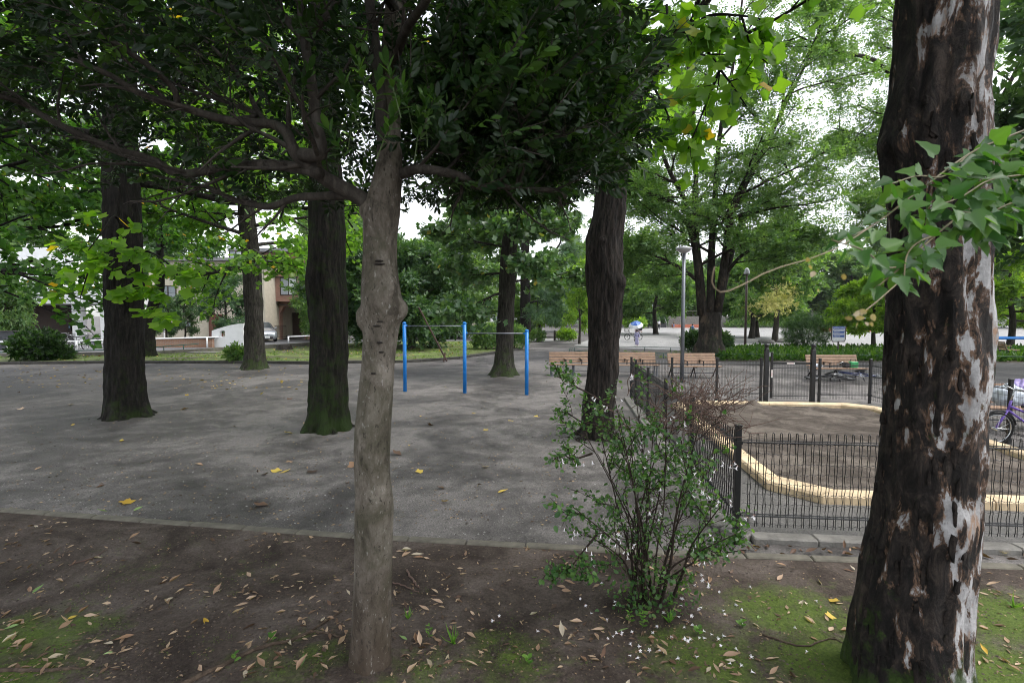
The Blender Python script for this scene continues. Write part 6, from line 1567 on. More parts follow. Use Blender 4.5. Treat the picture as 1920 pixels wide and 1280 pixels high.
# weeds
L_WEED = leafmat('weed_leaf', (.05, .13, .02), (.09, .20, .03), (.15, .28, .05), .4, .5, None, True)
me_w = single_leaf_mesh('leaf', T_OVAL, L_WEED); me_w2 = single_leaf_mesh('leaf', T_ROUND, L_WEED); me_g = single_leaf_mesh('blade', T_BLADE, L_WEED)
for (u, v, k, h_, lab) in ((440, 1245, 4, .06, 'small round leaved seedling beside the pale root'), (510, 1205, 5, .05, 'seedling at the fork of the pale root'), (1205, 1180, 16, .14, 'upright weed at the foot of the flowering bush'), (1180, 1170, 10, .09, 'small weed left of the upright one by the bush'), (1255, 1172, 7, .11, 'grassy tuft in front of the flowering bush'), (805, 1200, 8, .1, 'thin weed right of the grey trunk'), (850, 1210, 6, .12, 'grass tuft right of the grey trunk'), (1390, 1180, 6, .05, 'tiny weed on the moss left of the peeling trunk'), (1310, 1195, 5, .05, 'tiny weed among the fallen flowers'), (765, 1165, 6, .08, 'small grass seedling beside the grey trunk'), (1900, 1140, 7, .1, 'grass tuft on the moss at the right edge'), (990, 640 + 610, 5, .05, 'tiny seedling near the bottom edge in the middle')):
    p_ = G(u, v); b = Vector((p_.x, p_.y, ground_z(p_.x, p_.y))); t = thing('weed', lab, 'weed', b, 'small weeds on the soil')
    if 'grass' in lab:
        for j in range(k + 4): place_leaf(me_g, t, b, (rg.gauss(0, .5), rg.gauss(0, .5), 1), (rg.gauss(0, 1), -1, .2), h_ * rg.uniform(.7, 1.2), 'blade')
    else:
        m_ = MB(); m_.tube([b, b + Vector((rg.gauss(0, .01), 0, h_ * .9))], [.002, .001], 4); m_.build('stem', MATS['green_shoot'], t)
        for j in range(k):
            f = (j + 1) / k; a = j * 2.4; place_leaf(me_w2 if h_ < .07 else me_w, t, b + Vector((0, 0, h_ * f * .9)), (math.cos(a), math.sin(a), .5), (0, -.2, 1), .035 * rg.uniform(.8, 1.3))

# grit and clods
def pebble_stuff(name, n, fn, smin, smax, mat, label):
    V = []; tv = np.array([(1, 0, 0), (.3, .95, 0), (-.8, .6, .1), (-.8, -.6, 0), (.3, -.95, .1), (.1, 0, .75)], float) * .5; tf = [(0, 1, 5), (1, 2, 5), (2, 3, 5), (3, 4, 5), (4, 0, 5)]
    P_ = [fn() for _ in range(n)]; P_ = [(p.x, p.y, ground_z(p.x, p.y) - .001) for p in P_ if not blocked(p)]; k = len(P_)
    s_ = smin + (smax - smin) * nrg.random(k) ** 3
    o = link_mesh(name, leaf_mesh(name, P_, rdir(k, 0, 1) * np.array([1, 1, .1]), rdir(k, 4, .4), s_, (tv, tf), mat)); tag(o, label, 'grit', kind='stuff')
L_GRIT = leafmat('grit', (.05, .045, .042), (.13, .12, .115), (.30, .29, .28), 0, .9); L_CLOD = leafmat('clod', (.03, .022, .017), (.06, .045, .036), (.12, .095, .08), 0, .95)
pebble_stuff('gravel_grit', 9000, lambda: (lambda p: p if p.y > strip_y(p.x) + .06 else G(900, 800))(G(rg.uniform(-20, 1400), 720 + 330 * rg.random())), .006, .028, L_GRIT, 'loose grit scattered over the grey gravel')
pebble_stuff('soil_clods', 9000, near_pt, .004, .024, L_CLOD, 'small clods and crumbs of soil in the foreground bed')
pebble_stuff('sand_lumps', 1, near_pt, .004, .01, L_CLOD, 'one tiny clod') if False else None
# soil skirts and surface roots where the big trunks meet the gravel
for nm_, tr_, r_, sd in (('A', tA, .42, 1), ('B', tB, .36, 2), ('E', tE, .30, 3)):
    rgg = random.Random(sd)
    for j in range(5):
        a = j * 6.28 / 5 + rgg.uniform(-.3, .3); L = rgg.uniform(.18, .42); c0 = tr_.location; pts_ = []
        for i in range(7):
            f = i / 6; rr_ = r_ * .75 + L * f; aa = a + .35 * f * rgg.uniform(-1, 1); x, y = c0.x + math.cos(aa) * rr_, c0.y + math.sin(aa) * rr_
            pts_.append(Vector((x, y, ground_z(x, y) + .07 * (1 - f) ** 2 - .05 * f)))
        m_ = MB(); m_.tube(pts_, lerp_list([.10, .07, .05, .035, .02], 7), 9); m_.build('surface_root', B_TULIP if nm_ != 'E' else B_GNARL, tr_, True)
# ================================================================== BACKGROUND TREES AND SHRUBS
def bg_tree_mesh(seed, H, rad, z0, nl, per, leaf, T, rise=.5, spec=None, jit=.3, up=1.0, r0=.22):
    rg = random.Random(seed); mb = MB(); tips = []
    pts = [Vector((0, 0, -.1)), Vector((rg.uniform(-.2, .2), 0, H * .3)), Vector((rg.uniform(-.4, .4), rg.uniform(-.3, .3), H * .65)), Vector((rg.uniform(-.5, .5), 0, H * .97))]
    tm = trunk_mb(pts, [r0, r0 * .8, r0 * .5, .05], 24, 12, .1, .06, .5, .4, 5, seed); mb.v += tm.v; mb.f += tm.f; mb.m += tm.m
    sp = spec or dict(wander=.12, grav=(.03, .0, -.03), levels=2, kids=(5, 4), ang=(R(28), R(62)), ratio=.5, seg=.7, flat=.6, t0=.2)
    for i in range(nl):
        f = i / (nl - 1); z = z0 + (H * .95 - z0) * f; az = i * 2.4 + rg.uniform(-.3, .3); pr = math.sin(math.pi * (.22 + .70 * f)) ** .8
        grow(mb, along(catmull(pts, 20), z), Vector((math.cos(az), math.sin(az), rise * (.3 + f))).normalized(), rad * pr * rg.uniform(.8, 1.15), r0 * .4 * (1 - .6 * f), 0, sp, tips, rg)
    P, D = tip_samples(tips, per, jit, rg); n = len(P)
    lm = leaf_mesh('crown', P, unit(D * .5 + rdir(n, -.1, .8)), rdir(n, up, .6), leaf * nrg.uniform(.7, 1.25, n), T, L_BG1)
    me = bpy.data.meshes.new('trunk'); me.from_pydata([tuple(v) for v in mb.v], [], mb.f); me.polygons.foreach_set('use_smooth', [True] * len(mb.f)); me.materials.append(B_BG); me.update()
    return me, lm
SPR_B = sprig(T_QUAD, 6, 9, 1.0, .42, .6); SPR_N = sprig(T_BLADE, 9, 3, 1.1, .5, .5); SPR_R = sprig(T_ROUND, 5, 12, 1.0, .40, .6)
VAR = {'round': bg_tree_mesh(101, 9, 3.6, 1.6, 22, 10, .62, SPR_B), 'tall': bg_tree_mesh(102, 14, 4.6, 3.2, 24, 10, .75, SPR_B), 'airy': bg_tree_mesh(103, 8, 3.0, 2.2, 14, 7, .55, SPR_B, .8), 'dense': bg_tree_mesh(104, 6.5, 3.0, .9, 26, 11, .5, SPR_B, .35),
       'layer': bg_tree_mesh(105, 7, 3.8, 2.0, 16, 11, .5, SPR_B, .12, dict(wander=.07, grav=(.0, -.01, -.02), levels=2, kids=(6, 5), ang=(R(25), R(55)), ratio=.5, seg=.6, flat=.25, t0=.15), .2, 2.2)}
TG = 'trees beyond the gravel'
def bg_tree(var, u, vb, H, label, mat, sx=1.0, rz=0.0, Y=None, name='background_tree', bark=None):
    b = G(u, vb) if Y is None else Vector((at(u, 600, Y).x, Y, 0)); H0 = {'round': 9, 'tall': 14, 'airy': 8, 'dense': 6.5, 'layer': 7}[var]
    t = thing(name, label, 'tree', b, TG, rz); k = H / H0; t.scale = (k * sx, k * sx, k)
    for nm_, me_, mt in (('trunk', VAR[var][0], bark or B_BG), ('crown', VAR[var][1], mat)):
        o = link_mesh(nm_, me_, None, t); o.material_slots[0].link = 'OBJECT'; o.material_slots[0].material = mt
        if nm_ == 'crown': o['kind'] = 'stuff'
    return t
# behind the lawn, between the grey trunk and the middle tree
bg_tree('dense', 770, 655, 6.2, 'dark rounded evergreen on the lawn behind the blue bars', L_BG2, 1.0, .3)
bg_tree('dense', 690, 652, 7.2, 'dark bushy evergreen seen between the two front trunks', L_BG2, 1.05, 2)
bg_tree('dense', 600, 640, 5.2, 'leafy evergreen at the right corner of the brick house', L_BG1, .75, 1)
bg_tree('round', 850, 634, 9, 'mid green tree behind the leafy middle trunk', L_BG1, 1.1, 1.2)
bg_tree('tall', 900, 622, 17, 'tall pale tree far behind the leafy middle trunk', L_BG1, 1.0, 2.2)
bg_tree('round', 1055, 622, 9.5, 'dark round crowned tree beyond the cedar', L_BG2, .9, .7)
bg_tree('layer', 1010, 632, 5.2, 'spreading tree with dark stems beyond the bollard', L_BG1, .9, .2)
bg_tree('layer', 985, 630, 3.6, 'small lime green layered tree right of the middle trunk', L_BG3, .8, 1.8)
bg_tree('airy', 1086, 645, 5.6, 'young lime green tree left of the gnarled trunk', L_BG3, .62, .9)
bg_tree('tall', 1100, 612, 15, 'pale feathery tree behind the gnarled trunk', L_BG1, .8, 3)
# left street
bg_tree('airy', 425, 650, 4.6, 'small garden tree before the beige house', L_CEDAR, .95, 2.5, Y=37)
bg_tree('airy', 345, 650, 3.4, 'slim garden shrub tree at the beige wall', L_BG2, .8, .5, Y=38)
bg_tree('airy', 310, 650, 3.0, 'thin garden shrub tree left along the beige wall', L_BG2, .8, 1.5, Y=37)
bg_tree('dense', 5, 650, 4.6, 'clipped garden tree over the slate wall', L_BG1, .6, .5, Y=34)
bg_tree('tall', 30, 640, 13, 'tall tree rising behind the white building', L_BG1, 1.1, .5, Y=56)
bg_tree('tall', 640, 636, 14, 'tall tree behind the brick house', L_BG1, 1.0, 1.5, Y=58)
bg_tree('round', 760, 630, 10, 'round tree far beyond the blue bars', L_BG1, 1.1, 1.5, Y=62)
bg_tree('tall', 330, 640, 12, 'tall tree rising behind the beige house', L_BG2, 1.0, 2.5, Y=58)
# across the plaza
far = [('tall', 1180, 92, 15, L_BG1, 'leftmost tree of the row beyond the plaza'), ('round', 1215, 105, 13, L_BG1, 'round tree beyond the plaza above the two walkers'), ('tall', 1245, 96, 13, L_BG2, 'dark stemmed tree beyond the stairs'), ('round', 1290, 110, 11, L_BG1, 'round tree beyond the terrace left of the zelkova'), ('round', 1400, 100, 12, L_BG1, 'round tree beyond the plaza right of the zelkova'),
       ('tall', 1460, 92, 17, L_BG1, 'tall tree beyond the plaza above the round shrub'), ('tall', 1530, 98, 16, L_BG2, 'dark tall tree beyond the notice board'), ('round', 1590, 90, 12, L_BG1, 'round tree beyond the plaza above the notice board'), ('tall', 1660, 95, 17, L_BG1, 'tall tree beyond the plaza beside the peeling trunk'), ('round', 1740, 90, 14, L_BG2, 'dark tree beyond the plaza behind the peeling trunk'), ('tall', 1850, 85, 15, L_BG1, 'tall tree beyond the plaza right of the peeling trunk'), ('round', 1950, 85, 13, L_BG2, 'dark tree beyond the plaza at the right edge'),
       ('tall', 1140, 120, 15, L_BG2, 'dark tree at the far end of the park path'), ('round', 1350, 120, 14, L_BG2, 'dark tree far behind the zelkova stem'), ('round', 1060, 105, 12, L_BG1, 'far tree left of the plaza')]
for k, (var, u, Y, H, mt, lab) in enumerate(far): bg_tree(var, u, 0, H, lab, mt, 1.15, k * 1.3, Y=Y)
bg_tree('layer', 1410, 0, 7.5, 'spreading dark green tree on the plaza behind the brown lamp post', L_ZELK, 1.05, .6, Y=48)
bg_tree('layer', 1230, 0, 8.5, 'spreading tree at the left side of the plaza', L_ZELK, 1.0, 2.6, Y=58)
bg_tree('layer', 1640, 0, 4.6, 'small leafy tree behind the notice board', L_BG3, .85, 1.6, Y=31.5)
t = bg_tree('airy', 1452, 641, 9.2, 'tree with mossy trunk and yellow blossom on the plaza', L_BG1, .9, .4)
bg_tree('airy', 1420, 632, 9, 'slim pale trunked tree on the plaza', L_BG1, .8, 2.4)
bg_tree('layer', 1893, 655, 6.4, 'bright green tree over the far bench at the right edge', L_BG3, 1.0, .2)
bg_tree('tall', 2110, 0, 15, 'dark crowned tree hanging in at the upper right corner', L_BG2, 1.0, 1.1, Y=19)
rg = random.Random(6); b = G(1452, 641); n = 620
c0 = [at(1470 + rg.gauss(0, 18), 560 + rg.gauss(0, 8) - abs(rg.gauss(0, 3)), b.y - 2) for _ in range(8)] + [at(1440 + rg.gauss(0, 14), 575, b.y - 2) for _ in range(4)]
P = np.array([(c.x + rg.gauss(0, .5), c.y + rg.gauss(0, .6), c.z + rg.gauss(0, .3)) for c in (rg.choice(c0) for _ in range(n))])
o = link_mesh('blossom', leaf_mesh('blossom', P, rdir(n, .3, .8), rdir(n, 0, 1), nrg.uniform(.2, .38, n), SPR_B, L_BLOOM)); o.parent = t; o['kind'] = 'stuff'
o.matrix_parent_inverse = (Matrix.Translation(t.location) @ Matrix.Rotation(t.rotation_euler.z, 4, 'Z') @ Matrix.Diagonal((*t.scale, 1))).inverted()
# second zelkova whose crown enters from the right
yz = 30; zb2 = Vector((at(1800, 600, yz).x, yz, 0)); z2 = thing('zelkova_tree', 'zelkova behind the peeling trunk with branches reaching left', 'tree', zb2)
trunk_mb([zb2 + Vector((0, 0, -.1)), zb2 + Vector((0, 0, 3)), zb2 + Vector((-.2, 0, 6)), zb2 + Vector((-.5, 0, 9))], [.6, .5, .42, .25], 30, 20, .1, .05, .6, .5, 6, 6).build('trunk', B_ZELK, z2, True)
tips = []
for poly, r0, k, L in (([(1790, 330, 0), (1730, 220, -1), (1650, 120, -2), (1560, 95, -3), (1480, 60, -3.5)], .2, 13, 3.4), ([(1795, 300, 0), (1740, 120, 0), (1680, 20, 0), (1600, -60, 0)], .22, 12, 3.6), ([(1790, 360, 0), (1720, 310, 1), (1640, 260, 2), (1560, 240, 3)], .16, 11, 3.0), ([(1795, 400, 0), (1740, 400, -1), (1660, 380, -2), (1600, 400, -2.5)], .12, 9, 2.6), ([(1800, 330, 0), (1860, 220, 0), (1920, 100, 0), (1980, -50, 0)], .2, 12, 3.6)):
    add_limb(z2, B_ZELK, [at(u, v, yz + y) for u, v, y in poly], r0, .03, SPEC_Z, tips, rg, k, L, 'stem', .2, (R(30), R(70)), 18, 10, .05)
leaves_on(z2, tips, 26, .32, .5, SPR_Z, L_ZELK, 16, up=1.6)
# cedar with dark bare limbs and drooping needles
yc = 46; cb_ = Vector((at(985, 600, yc).x, yc, 0)); cd_ = thing('cedar_tree', 'cedar with bare dark limbs and drooping needles in the middle distance', 'tree', cb_)
trunk_mb([cb_ + Vector((0, 0, -.1)), cb_ + Vector((0, 0, 5)), cb_ + Vector((0, 0, 11)), cb_ + Vector((.2, 0, 17))], [.5, .42, .3, .06], 30, 16, .08, .05, .5, .5, 6, 2).build('trunk', B_TULIP, cd_, True)
tips = []; rg = random.Random(14); SPEC_C = dict(wander=.09, grav=(.0, -.10, -.22), levels=2, kids=(6, 4), ang=(R(25), R(55)), ratio=.42, seg=.6, flat=.4, t0=.2)
for poly, r0, k in (([(988, 500, 0), (1015, 492, -1), (1035, 480, -1.5), (1052, 468, -2), (1078, 468, -2)], .17, 6), ([(1030, 482, -1.5), (1048, 460, -1.5), (1054, 445, -1.5), (1072, 440, -1.5)], .1, 5), ([(988, 450, 0), (1010, 440, 1), (1035, 425, 1), (1070, 415, 1)], .14, 6), ([(986, 430, 0), (1010, 410, 0), (1045, 395, 0), (1080, 400, 0)], .12, 6), ([(986, 540, 0), (1010, 530, -2), (1040, 530, -3), (1056, 545, -3.5)], .1, 9), ([(985, 570, 0), (1005, 565, -2), (1030, 565, -3.5), (1050, 580, -4)], .1, 9), ([(984, 440, 0), (950, 425, 1), (920, 430, 1)], .1, 7), ([(984, 400, 0), (960, 380, 0), (930, 375, 0)], .1, 7), ([(985, 380, 0), (1000, 350, 0), (1030, 335, 0)], .1, 7)):
    add_limb(cd_, B_TULIP, [at(u, v, yc + y) for u, v, y in poly], r0, .03, SPEC_C, tips, rg, k, 1.9, 'limb', .35, (R(40), R(80)), 14, 8, -.15)
leaves_on(cd_, tips, 9, .16, .75, SPR_N, L_CEDAR, 22, up=.4, droop=1.2)

# shrubs
def shrub(label, u, vb, w_px, h_px, mat, seed, n=1100, leaf=.16, T=None, Y=None, lumps=.18, cat='shrub', boxy=1.0):
    b = G(u, vb) if Y is None else Vector((at(u, 600, Y).x, Y, 0)); k = b.y / FPX; rx, hz = w_px * k / 2, h_px * k
    t = thing('shrub', label, cat, b, 'shrubs and clipped hedges'); rg = random.Random(seed); P = []; D = []
    for _ in range(n):
        a, z = rg.uniform(0, 6.28), rg.uniform(-.75, 1); s_ = math.sqrt(max(0, 1 - z * z)) ** (1 / boxy); d = Vector((math.cos(a) * s_, math.sin(a) * s_, z))
        q = d * (1 - .55 * rg.random() ** 2.2) * (1 + lumps * noise.noise(d * 2.6 + Vector((seed, 0, 0))))
        P.append((b.x + q.x * rx, b.y + q.y * rx * .9, hz * .5 + q.z * hz * .5)); D.append((d.x, d.y, d.z * .6 + .3))
    n_ = len(P); leaf_cloud('foliage', P, unit(np.array(D) * .8 + rdir(n_, .1, .5)), unit(np.array(D) * .7 + rdir(n_, .7, .5)), leaf * nrg.uniform(.7, 1.3, n_), T or SPR_B, mat, t)
    mb = MB()
    for j in range(6):
        a = rg.uniform(0, 6.28); e = b + Vector((math.cos(a) * rx * .6, math.sin(a) * rx * .5, hz * .7)); mb2 = MB(); mb2.tube([b + Vector((rg.gauss(0, .05), rg.gauss(0, .05), -.02)), b.lerp(e, .5) + Vector((0, 0, .1)), e], [.03, .022, .008], 6); mb2.build('stem', B_BG, t)
    return t
shrub('dark round bush with one orange fruit at the far left', 72, 678, 78, 56, L_EVER, 1, 1500, .24)
shrub('low dark bush to the right of the far left bush', 108, 677, 46, 28, L_EVER, 2, 600, .22)
shrub('small azalea at the foot of the lichened trunk', 444, 680, 30, 30, L_BG1, 3, 300, .24)
shrub('clipped bright green hedge left of the middle trunk', 911, 657, 50, 46, L_BG1, 4, 900, .24, boxy=1.6)
shrub('clipped bright green hedge right of the middle trunk', 963, 655, 48, 45, L_BG1, 5, 900, .24, boxy=1.6)
shrub('round dark clipped shrub left of the zelkova base', 1299, 662, 36, 40, L_BG2, 6, 900, .22, boxy=1.3)
shrub('round dark clipped shrub right of the zelkova base', 1352, 661, 34, 38, L_BG2, 7, 800, .22, boxy=1.3)
shrub('big round feathery shrub on the edge of the plaza', 1511, 657, 76, 66, L_BG2, 8, 1700, .34, SPR_N, lumps=.25)
shrub('low rounded shrub between middle trunk and bollard', 1008, 641, 26, 24, L_BG1, 9, 400, .24)
shrub('flowering low shrub right of the bollard', 1062, 639, 30, 20, L_BG3, 10, 500, .3)
shrub('pale shrubs massed left of the plaza', 1190, 0, 40, 22, L_BG3, 11, 900, .5, Y=82)
shrub('dark shrub beside the distant stairs', 1215, 0, 34, 34, L_BG2, 12, 900, .5, Y=84)
shrub('grey green shrub behind the two walkers', 1240, 0, 20, 28, L_BG2, 13, 600, .5, Y=90)
for k, (u, w_) in enumerate(((1395, 60), (1455, 60), (1520, 60), (1590, 60), (1650, 50), (1880, 80), (1950, 70))):
    shrub(['leftmost', 'second', 'third', 'fourth', 'fifth', 'sixth', 'rightmost'][k] + ' low green hedge clump along the far plaza edge', u, 0, w_, 13, L_BG1, 20 + k, 500, .5, Y=88, boxy=2)
for k, (u, w_, Y) in enumerate(((820, 50, 46), (860, 50, 48), (780, 40, 50), (930, 50, 52), (980, 40, 50), (725, 40, 44), (690, 40, 46), (1110, 50, 70), (1140, 40, 75))):
    shrub(['low hedge clump behind the timber prop', 'low hedge clump left of the clipped hedge', 'dim hedge clump far behind the left blue post', 'dim hedge clump behind the clipped hedge', 'dim hedge clump behind the lime layered tree', 'low clump between grey trunk and evergreen', 'low clump just left of the grey trunk', 'far green clump left of the gnarled trunk', 'far green clump behind the gnarled trunk'][k], u, 0, w_, 26, L_BG1 if k % 2 else L_BG2, 40 + k, 500, .36, Y=Y, boxy=1.5)
# orange fruit
# ================================================================== FAR SIDE OF THE PLAZA
tr = thing('terrace', 'distant concrete terrace with stairs and handrail beyond the plaza', 'terrace', at(1280, 600, 90).xy.to_3d())
bz(1249, 1420, 0, 1.9, 90, 96).build('concrete_wall', M_CONC, tr)
for k in range(9):
    m_ = MB(); bz(1238 + 0, 1249.6, 0, 1.9 * (k + 1) / 9 - .002, 88.2 + k * .3, 90.9, m_); m_.build('step', plain('dark_step', (.05, .05, .052), .8), tr)
m_ = MB(); a, b = at(1238, 600, 88).x, at(1249.5, 600, 88).x
for x in (a, b): m_.tube([(x, 88, .9), (x, 90.8, 2.8)], .04, 6); m_.tube([(x, 88, 0), (x, 88, .9)], .04, 6); m_.tube([(x, 90.8, 1.8), (x, 90.8, 2.8)], .04, 6)
m_.build('handrail', M_STEEL, tr)
m_ = MB(); x0, x1 = at(1249, 600, 90.2).x, at(1420, 600, 90.2).x
for i in range(22): m_.tube([(x0 + (x1 - x0) * i / 21, 90.2, 1.88), (x0 + (x1 - x0) * i / 21, 90.2, 2.85)], .035, 5)
m_.tube([(x0, 90.2, 2.85), (x1, 90.2, 2.85)], .05, 6); m_.tube([(x0, 90.2, 2.4), (x1, 90.2, 2.4)], .03, 6); m_.build('terrace_rail', M_BRN, tr)
m_ = MB(); bz(1265, 1330, 0, .55, 86, 87.6, m_); solo(m_, 'brick_planter', M_BRICKR, 'long low red brick planter beyond the plaza left of the zelkova', 'planter').data.materials[0] = M_BRICKR
m_ = MB(); bz(1545, 1642, 0, .6, 66, 67.2, m_); solo(m_, 'brick_planter', M_BRICKR, 'low red brick planter behind the notice board', 'planter')
for u0, u1, H, Y, mt, lab in ((1230, 1345, 9, 122, M_WHITE, 'pale apartment block far behind the terrace'), (1400, 1470, 7, 125, M_WHITE, 'white building with windows far right of the zelkova'), (1480, 1700, 10, 128, M_CONC, 'grey building far behind the notice board'), (1150, 1225, 8, 126, M_BEIGE, 'beige building far beyond the plaza'), (640, 760, 7, 90, M_WHITE, 'white house far behind the grey trunk'), (780, 900, 8, 96, M_BEIGE, 'beige house far behind the blue bars'), (920, 1090, 8, 130, M_WHITE, 'white building far behind the cedar')):
    c = at((u0 + u1) / 2, 600, Y); t = thing('distant_building', lab, 'building', (c.x, Y + 4, 0)); bz(u0, u1, 0, H, Y, Y + 9).build('wall', mt, t); bz(u0 - 2, u1 + 2, H + .01, H + .3, Y - .3, Y + 9.3).build('roof', M_ROOF, t)
    nx_ = max(2, int((u1 - u0) / 22))
    for r_ in range(int(H // 3)):
        for i in range(nx_):
            uu = u0 + (i + .5) * (u1 - u0) / nx_; x = at(uu, 600, Y).x; m_ = MB(); z = 1.0 + r_ * 3
            for sx in (-1, 1): m_.box((x + sx * .85, Y - .04, z + .7), (.08, .1, 1.5))
            for szz in (-1, 1): m_.box((x, Y - .04, z + .7 + szz * .72), (1.62, .1, .08))
            wi = m_.build('window', M_FRAMEB, t); m_ = MB(); m_.box((x, Y - .03, z + .7), (1.6, .03, 1.36)); m_.build('pane', M_GLASS, wi)
# stones at the foot of the plaza tree
for k, (du, dv) in enumerate(((-24, 0), (-17, 1), (-10, 1.5), (12, 0), (18, -1))):
    p_ = G(1452 + du, 642 + dv); solo(lumpy((p_.x, p_.y, -.03), (.3 + .05 * (k % 3), .22, .16), .5, k + 20, 8), 'stone', plain('grey_stone', (.22, .21, .20), .9, 0, .3, 5, .5, .02), ['leftmost grey stone', 'second grey stone from the left', 'middle grey stone', 'fourth grey stone from the left', 'rightmost grey stone'][k] + ' round the mossy tree on the plaza', 'stone', 'stones round the plaza tree', True)

# ================================================================== PEOPLE
SKIN = plain('skin', (.48, .29, .20), .6, 0, .05, 20, 0); HAIR = plain('black_hair', (.012, .010, .009), .5, 0, .2, 30, 0)
def cloth(name, c): return plain(name, c, .85, 0, .12, 25, .2, .004)
def person(label, loc, H, heading, top, bottom, shoes, stride=.1, arm=(.1, -.1), skirt=False, sleeve=.55, hair_back=False, legs_bare=False):
    """one continuous skinned body; clothing follows by body zone"""
    t = thing('person', label, 'person', loc); k = H / 1.7; o0 = Vector((0, 0, 0))
    J = {'pel': (0, 0, .92), 'spi': (0, .0, 1.12), 'che': (0, 0, 1.34), 'nec': (0, 0, 1.45), 'hd0': (0, -.01, 1.52), 'hd1': (0, -.015, 1.60), 'hd2': (0, 0, 1.68)}
    Rd = {'pel': (.155, .11), 'spi': (.135, .10), 'che': (.165, .105), 'nec': (.055, .055), 'hd0': (.07, .08), 'hd1': (.08, .095), 'hd2': (.05, .06)}
    E_ = [('pel', 'spi'), ('spi', 'che'), ('che', 'nec'), ('nec', 'hd0'), ('hd0', 'hd1'), ('hd1', 'hd2')]
    for s, sg in (('l', 1), ('r', -1)):
        y = stride * sg
        J.update({'hip' + s: (.095 * sg, 0, .86), 'kne' + s: (.10 * sg, -y * .55 - .02, .48), 'ank' + s: (.10 * sg, -y + .01, .09), 'toe' + s: (.11 * sg, -y - .13, .035)}); Rd.update({'hip' + s: (.09, .095), 'kne' + s: (.062, .065), 'ank' + s: (.042, .045), 'toe' + s: (.04, .03)})
        a = arm[0 if sg > 0 else 1]
        J.update({'sho' + s: (.175 * sg, 0, 1.38), 'elb' + s: (.225 * sg, -a * .6, 1.12), 'wri' + s: (.22 * sg, -a * 1.6 - .03, .90 + abs(a) * .5), 'han' + s: (.215 * sg, -a * 1.8 - .04, .80 + abs(a) * .7)}); Rd.update({'sho' + s: (.062, .062), 'elb' + s: (.043, .043), 'wri' + s: (.03, .03), 'han' + s: (.035, .022)})
        E_ += [('pel', 'hip' + s), ('hip' + s, 'kne' + s), ('kne' + s, 'ank' + s), ('ank' + s, 'toe' + s), ('che', 'sho' + s), ('sho' + s, 'elb' + s), ('elb' + s, 'wri' + s), ('wri' + s, 'han' + s)]
    names = list(J); me = bpy.data.meshes.new('body'); me.from_pydata([tuple(c * k for c in J[n]) for n in names], [(names.index(a), names.index(b)) for a, b in E_], [])
    tmp = bpy.data.objects.new('tmp', me); COL.objects.link(tmp); md = tmp.modifiers.new('s', 'SKIN'); sd = tmp.modifiers.new('u', 'SUBSURF'); sd.levels = 1; sd.render_levels = 1
    for i, n in enumerate(names): me.skin_vertices[0].data[i].radius = tuple(r * k for r in Rd[n])
    me.skin_vertices[0].data[0].use_root = True
    dg = bpy.context.evaluated_depsgraph_get(); em = bpy.data.meshes.new_from_object(tmp.evaluated_get(dg)); bpy.data.objects.remove(tmp)
    for m in (SKIN, top, bottom, shoes): em.materials.append(m)
    for p_ in em.polygons:
        c = p_.center / k; mi = 0
        if c.z < .085: mi = 3
        elif c.z < .50 and legs_bare: mi = 0
        elif c.z < .96 and abs(c.x) < .20: mi = 2
        elif c.z < 1.44 and (abs(c.x) < .19 or c.z > 1.38 - sleeve * .45): mi = 1
        p_.material_index = mi; p_.use_smooth = True
    link_mesh('body', em, None, t)
    m_ = MB(); prof = []; vs = []; 
    m_.lathe((0, .018 * k, 1.60 * k), [(.085 * k, -.045 * k), (.098 * k, .0), (.098 * k, .045 * k), (.075 * k, .09 * k), (.02 * k, .112 * k)], 16); m_.box((0, .07 * k, (1.55 if not hair_back else 1.48) * k), (.13 * k, .05 * k, (.12 if not hair_back else .28) * k), bev=.02 * k); m_.build('hair', HAIR, t, True, off=o0)
    if skirt:
        m_ = MB(); m_.lathe((0, 0, 0), [(.20 * k, .12 * k), (.185 * k, .5 * k), (.16 * k, .85 * k), (.145 * k, 1.05 * k)], 18, M=Matrix.Scale(.75, 3, Vector((0, 1, 0)))); m_.build('robe_skirt', bottom, t, True, off=o0)
        m_ = MB(); m_.lathe((0, 0, 0), [(.158 * k, 1.0 * k), (.16 * k, 1.10 * k)], 18, M=Matrix.Scale(.78, 3, Vector((0, 1, 0)))); m_.build('sash', plain('lilac_sash', (.32, .30, .55), .8), t, True, off=o0)
        for sg in (-1, 1):
            m_ = MB(); m_.box((.25 * sg * k, -.06 * k, 1.06 * k), (.06 * k, .2 * k, .3 * k), bev=.02 * k); m_.build('sleeve', top, t, off=o0)
    for sg in (-1, 1):                                                     # fingers of the relaxed hands
        hx, hy, hz = (c * k for c in J['han' + ('l' if sg > 0 else 'r')]); m_ = MB()
        for f in range(4): m_.tube([(hx, hy - .02 * k + f * .014 * k, hz), (hx, hy - .02 * k + f * .014 * k, hz - .05 * k), (hx - .01 * sg * k, hy - .02 * k + f * .014 * k, hz - (.085, .095, .09, .075)[f] * k)], [.009 * k, .008 * k, .006 * k], 5)
        m_.tube([(hx, hy - .02 * k, hz + .02 * k), (hx - .01 * sg * k, hy - .05 * k, hz - .01 * k), (hx - .015 * sg * k, hy - .055 * k, hz - .04 * k)], [.01 * k, .009 * k, .006 * k], 5); m_.build('fingers', SKIN, t, True, off=o0)
    for sg in (-1, 1):
        m_ = MB(); m_.lathe((.032 * sg * k, -.098 * k, 1.60 * k), [(.002, -.008 * k), (.011 * k, 0), (.002, .008 * k)], 8); m_.build('eye', HAIR, t, off=o0)
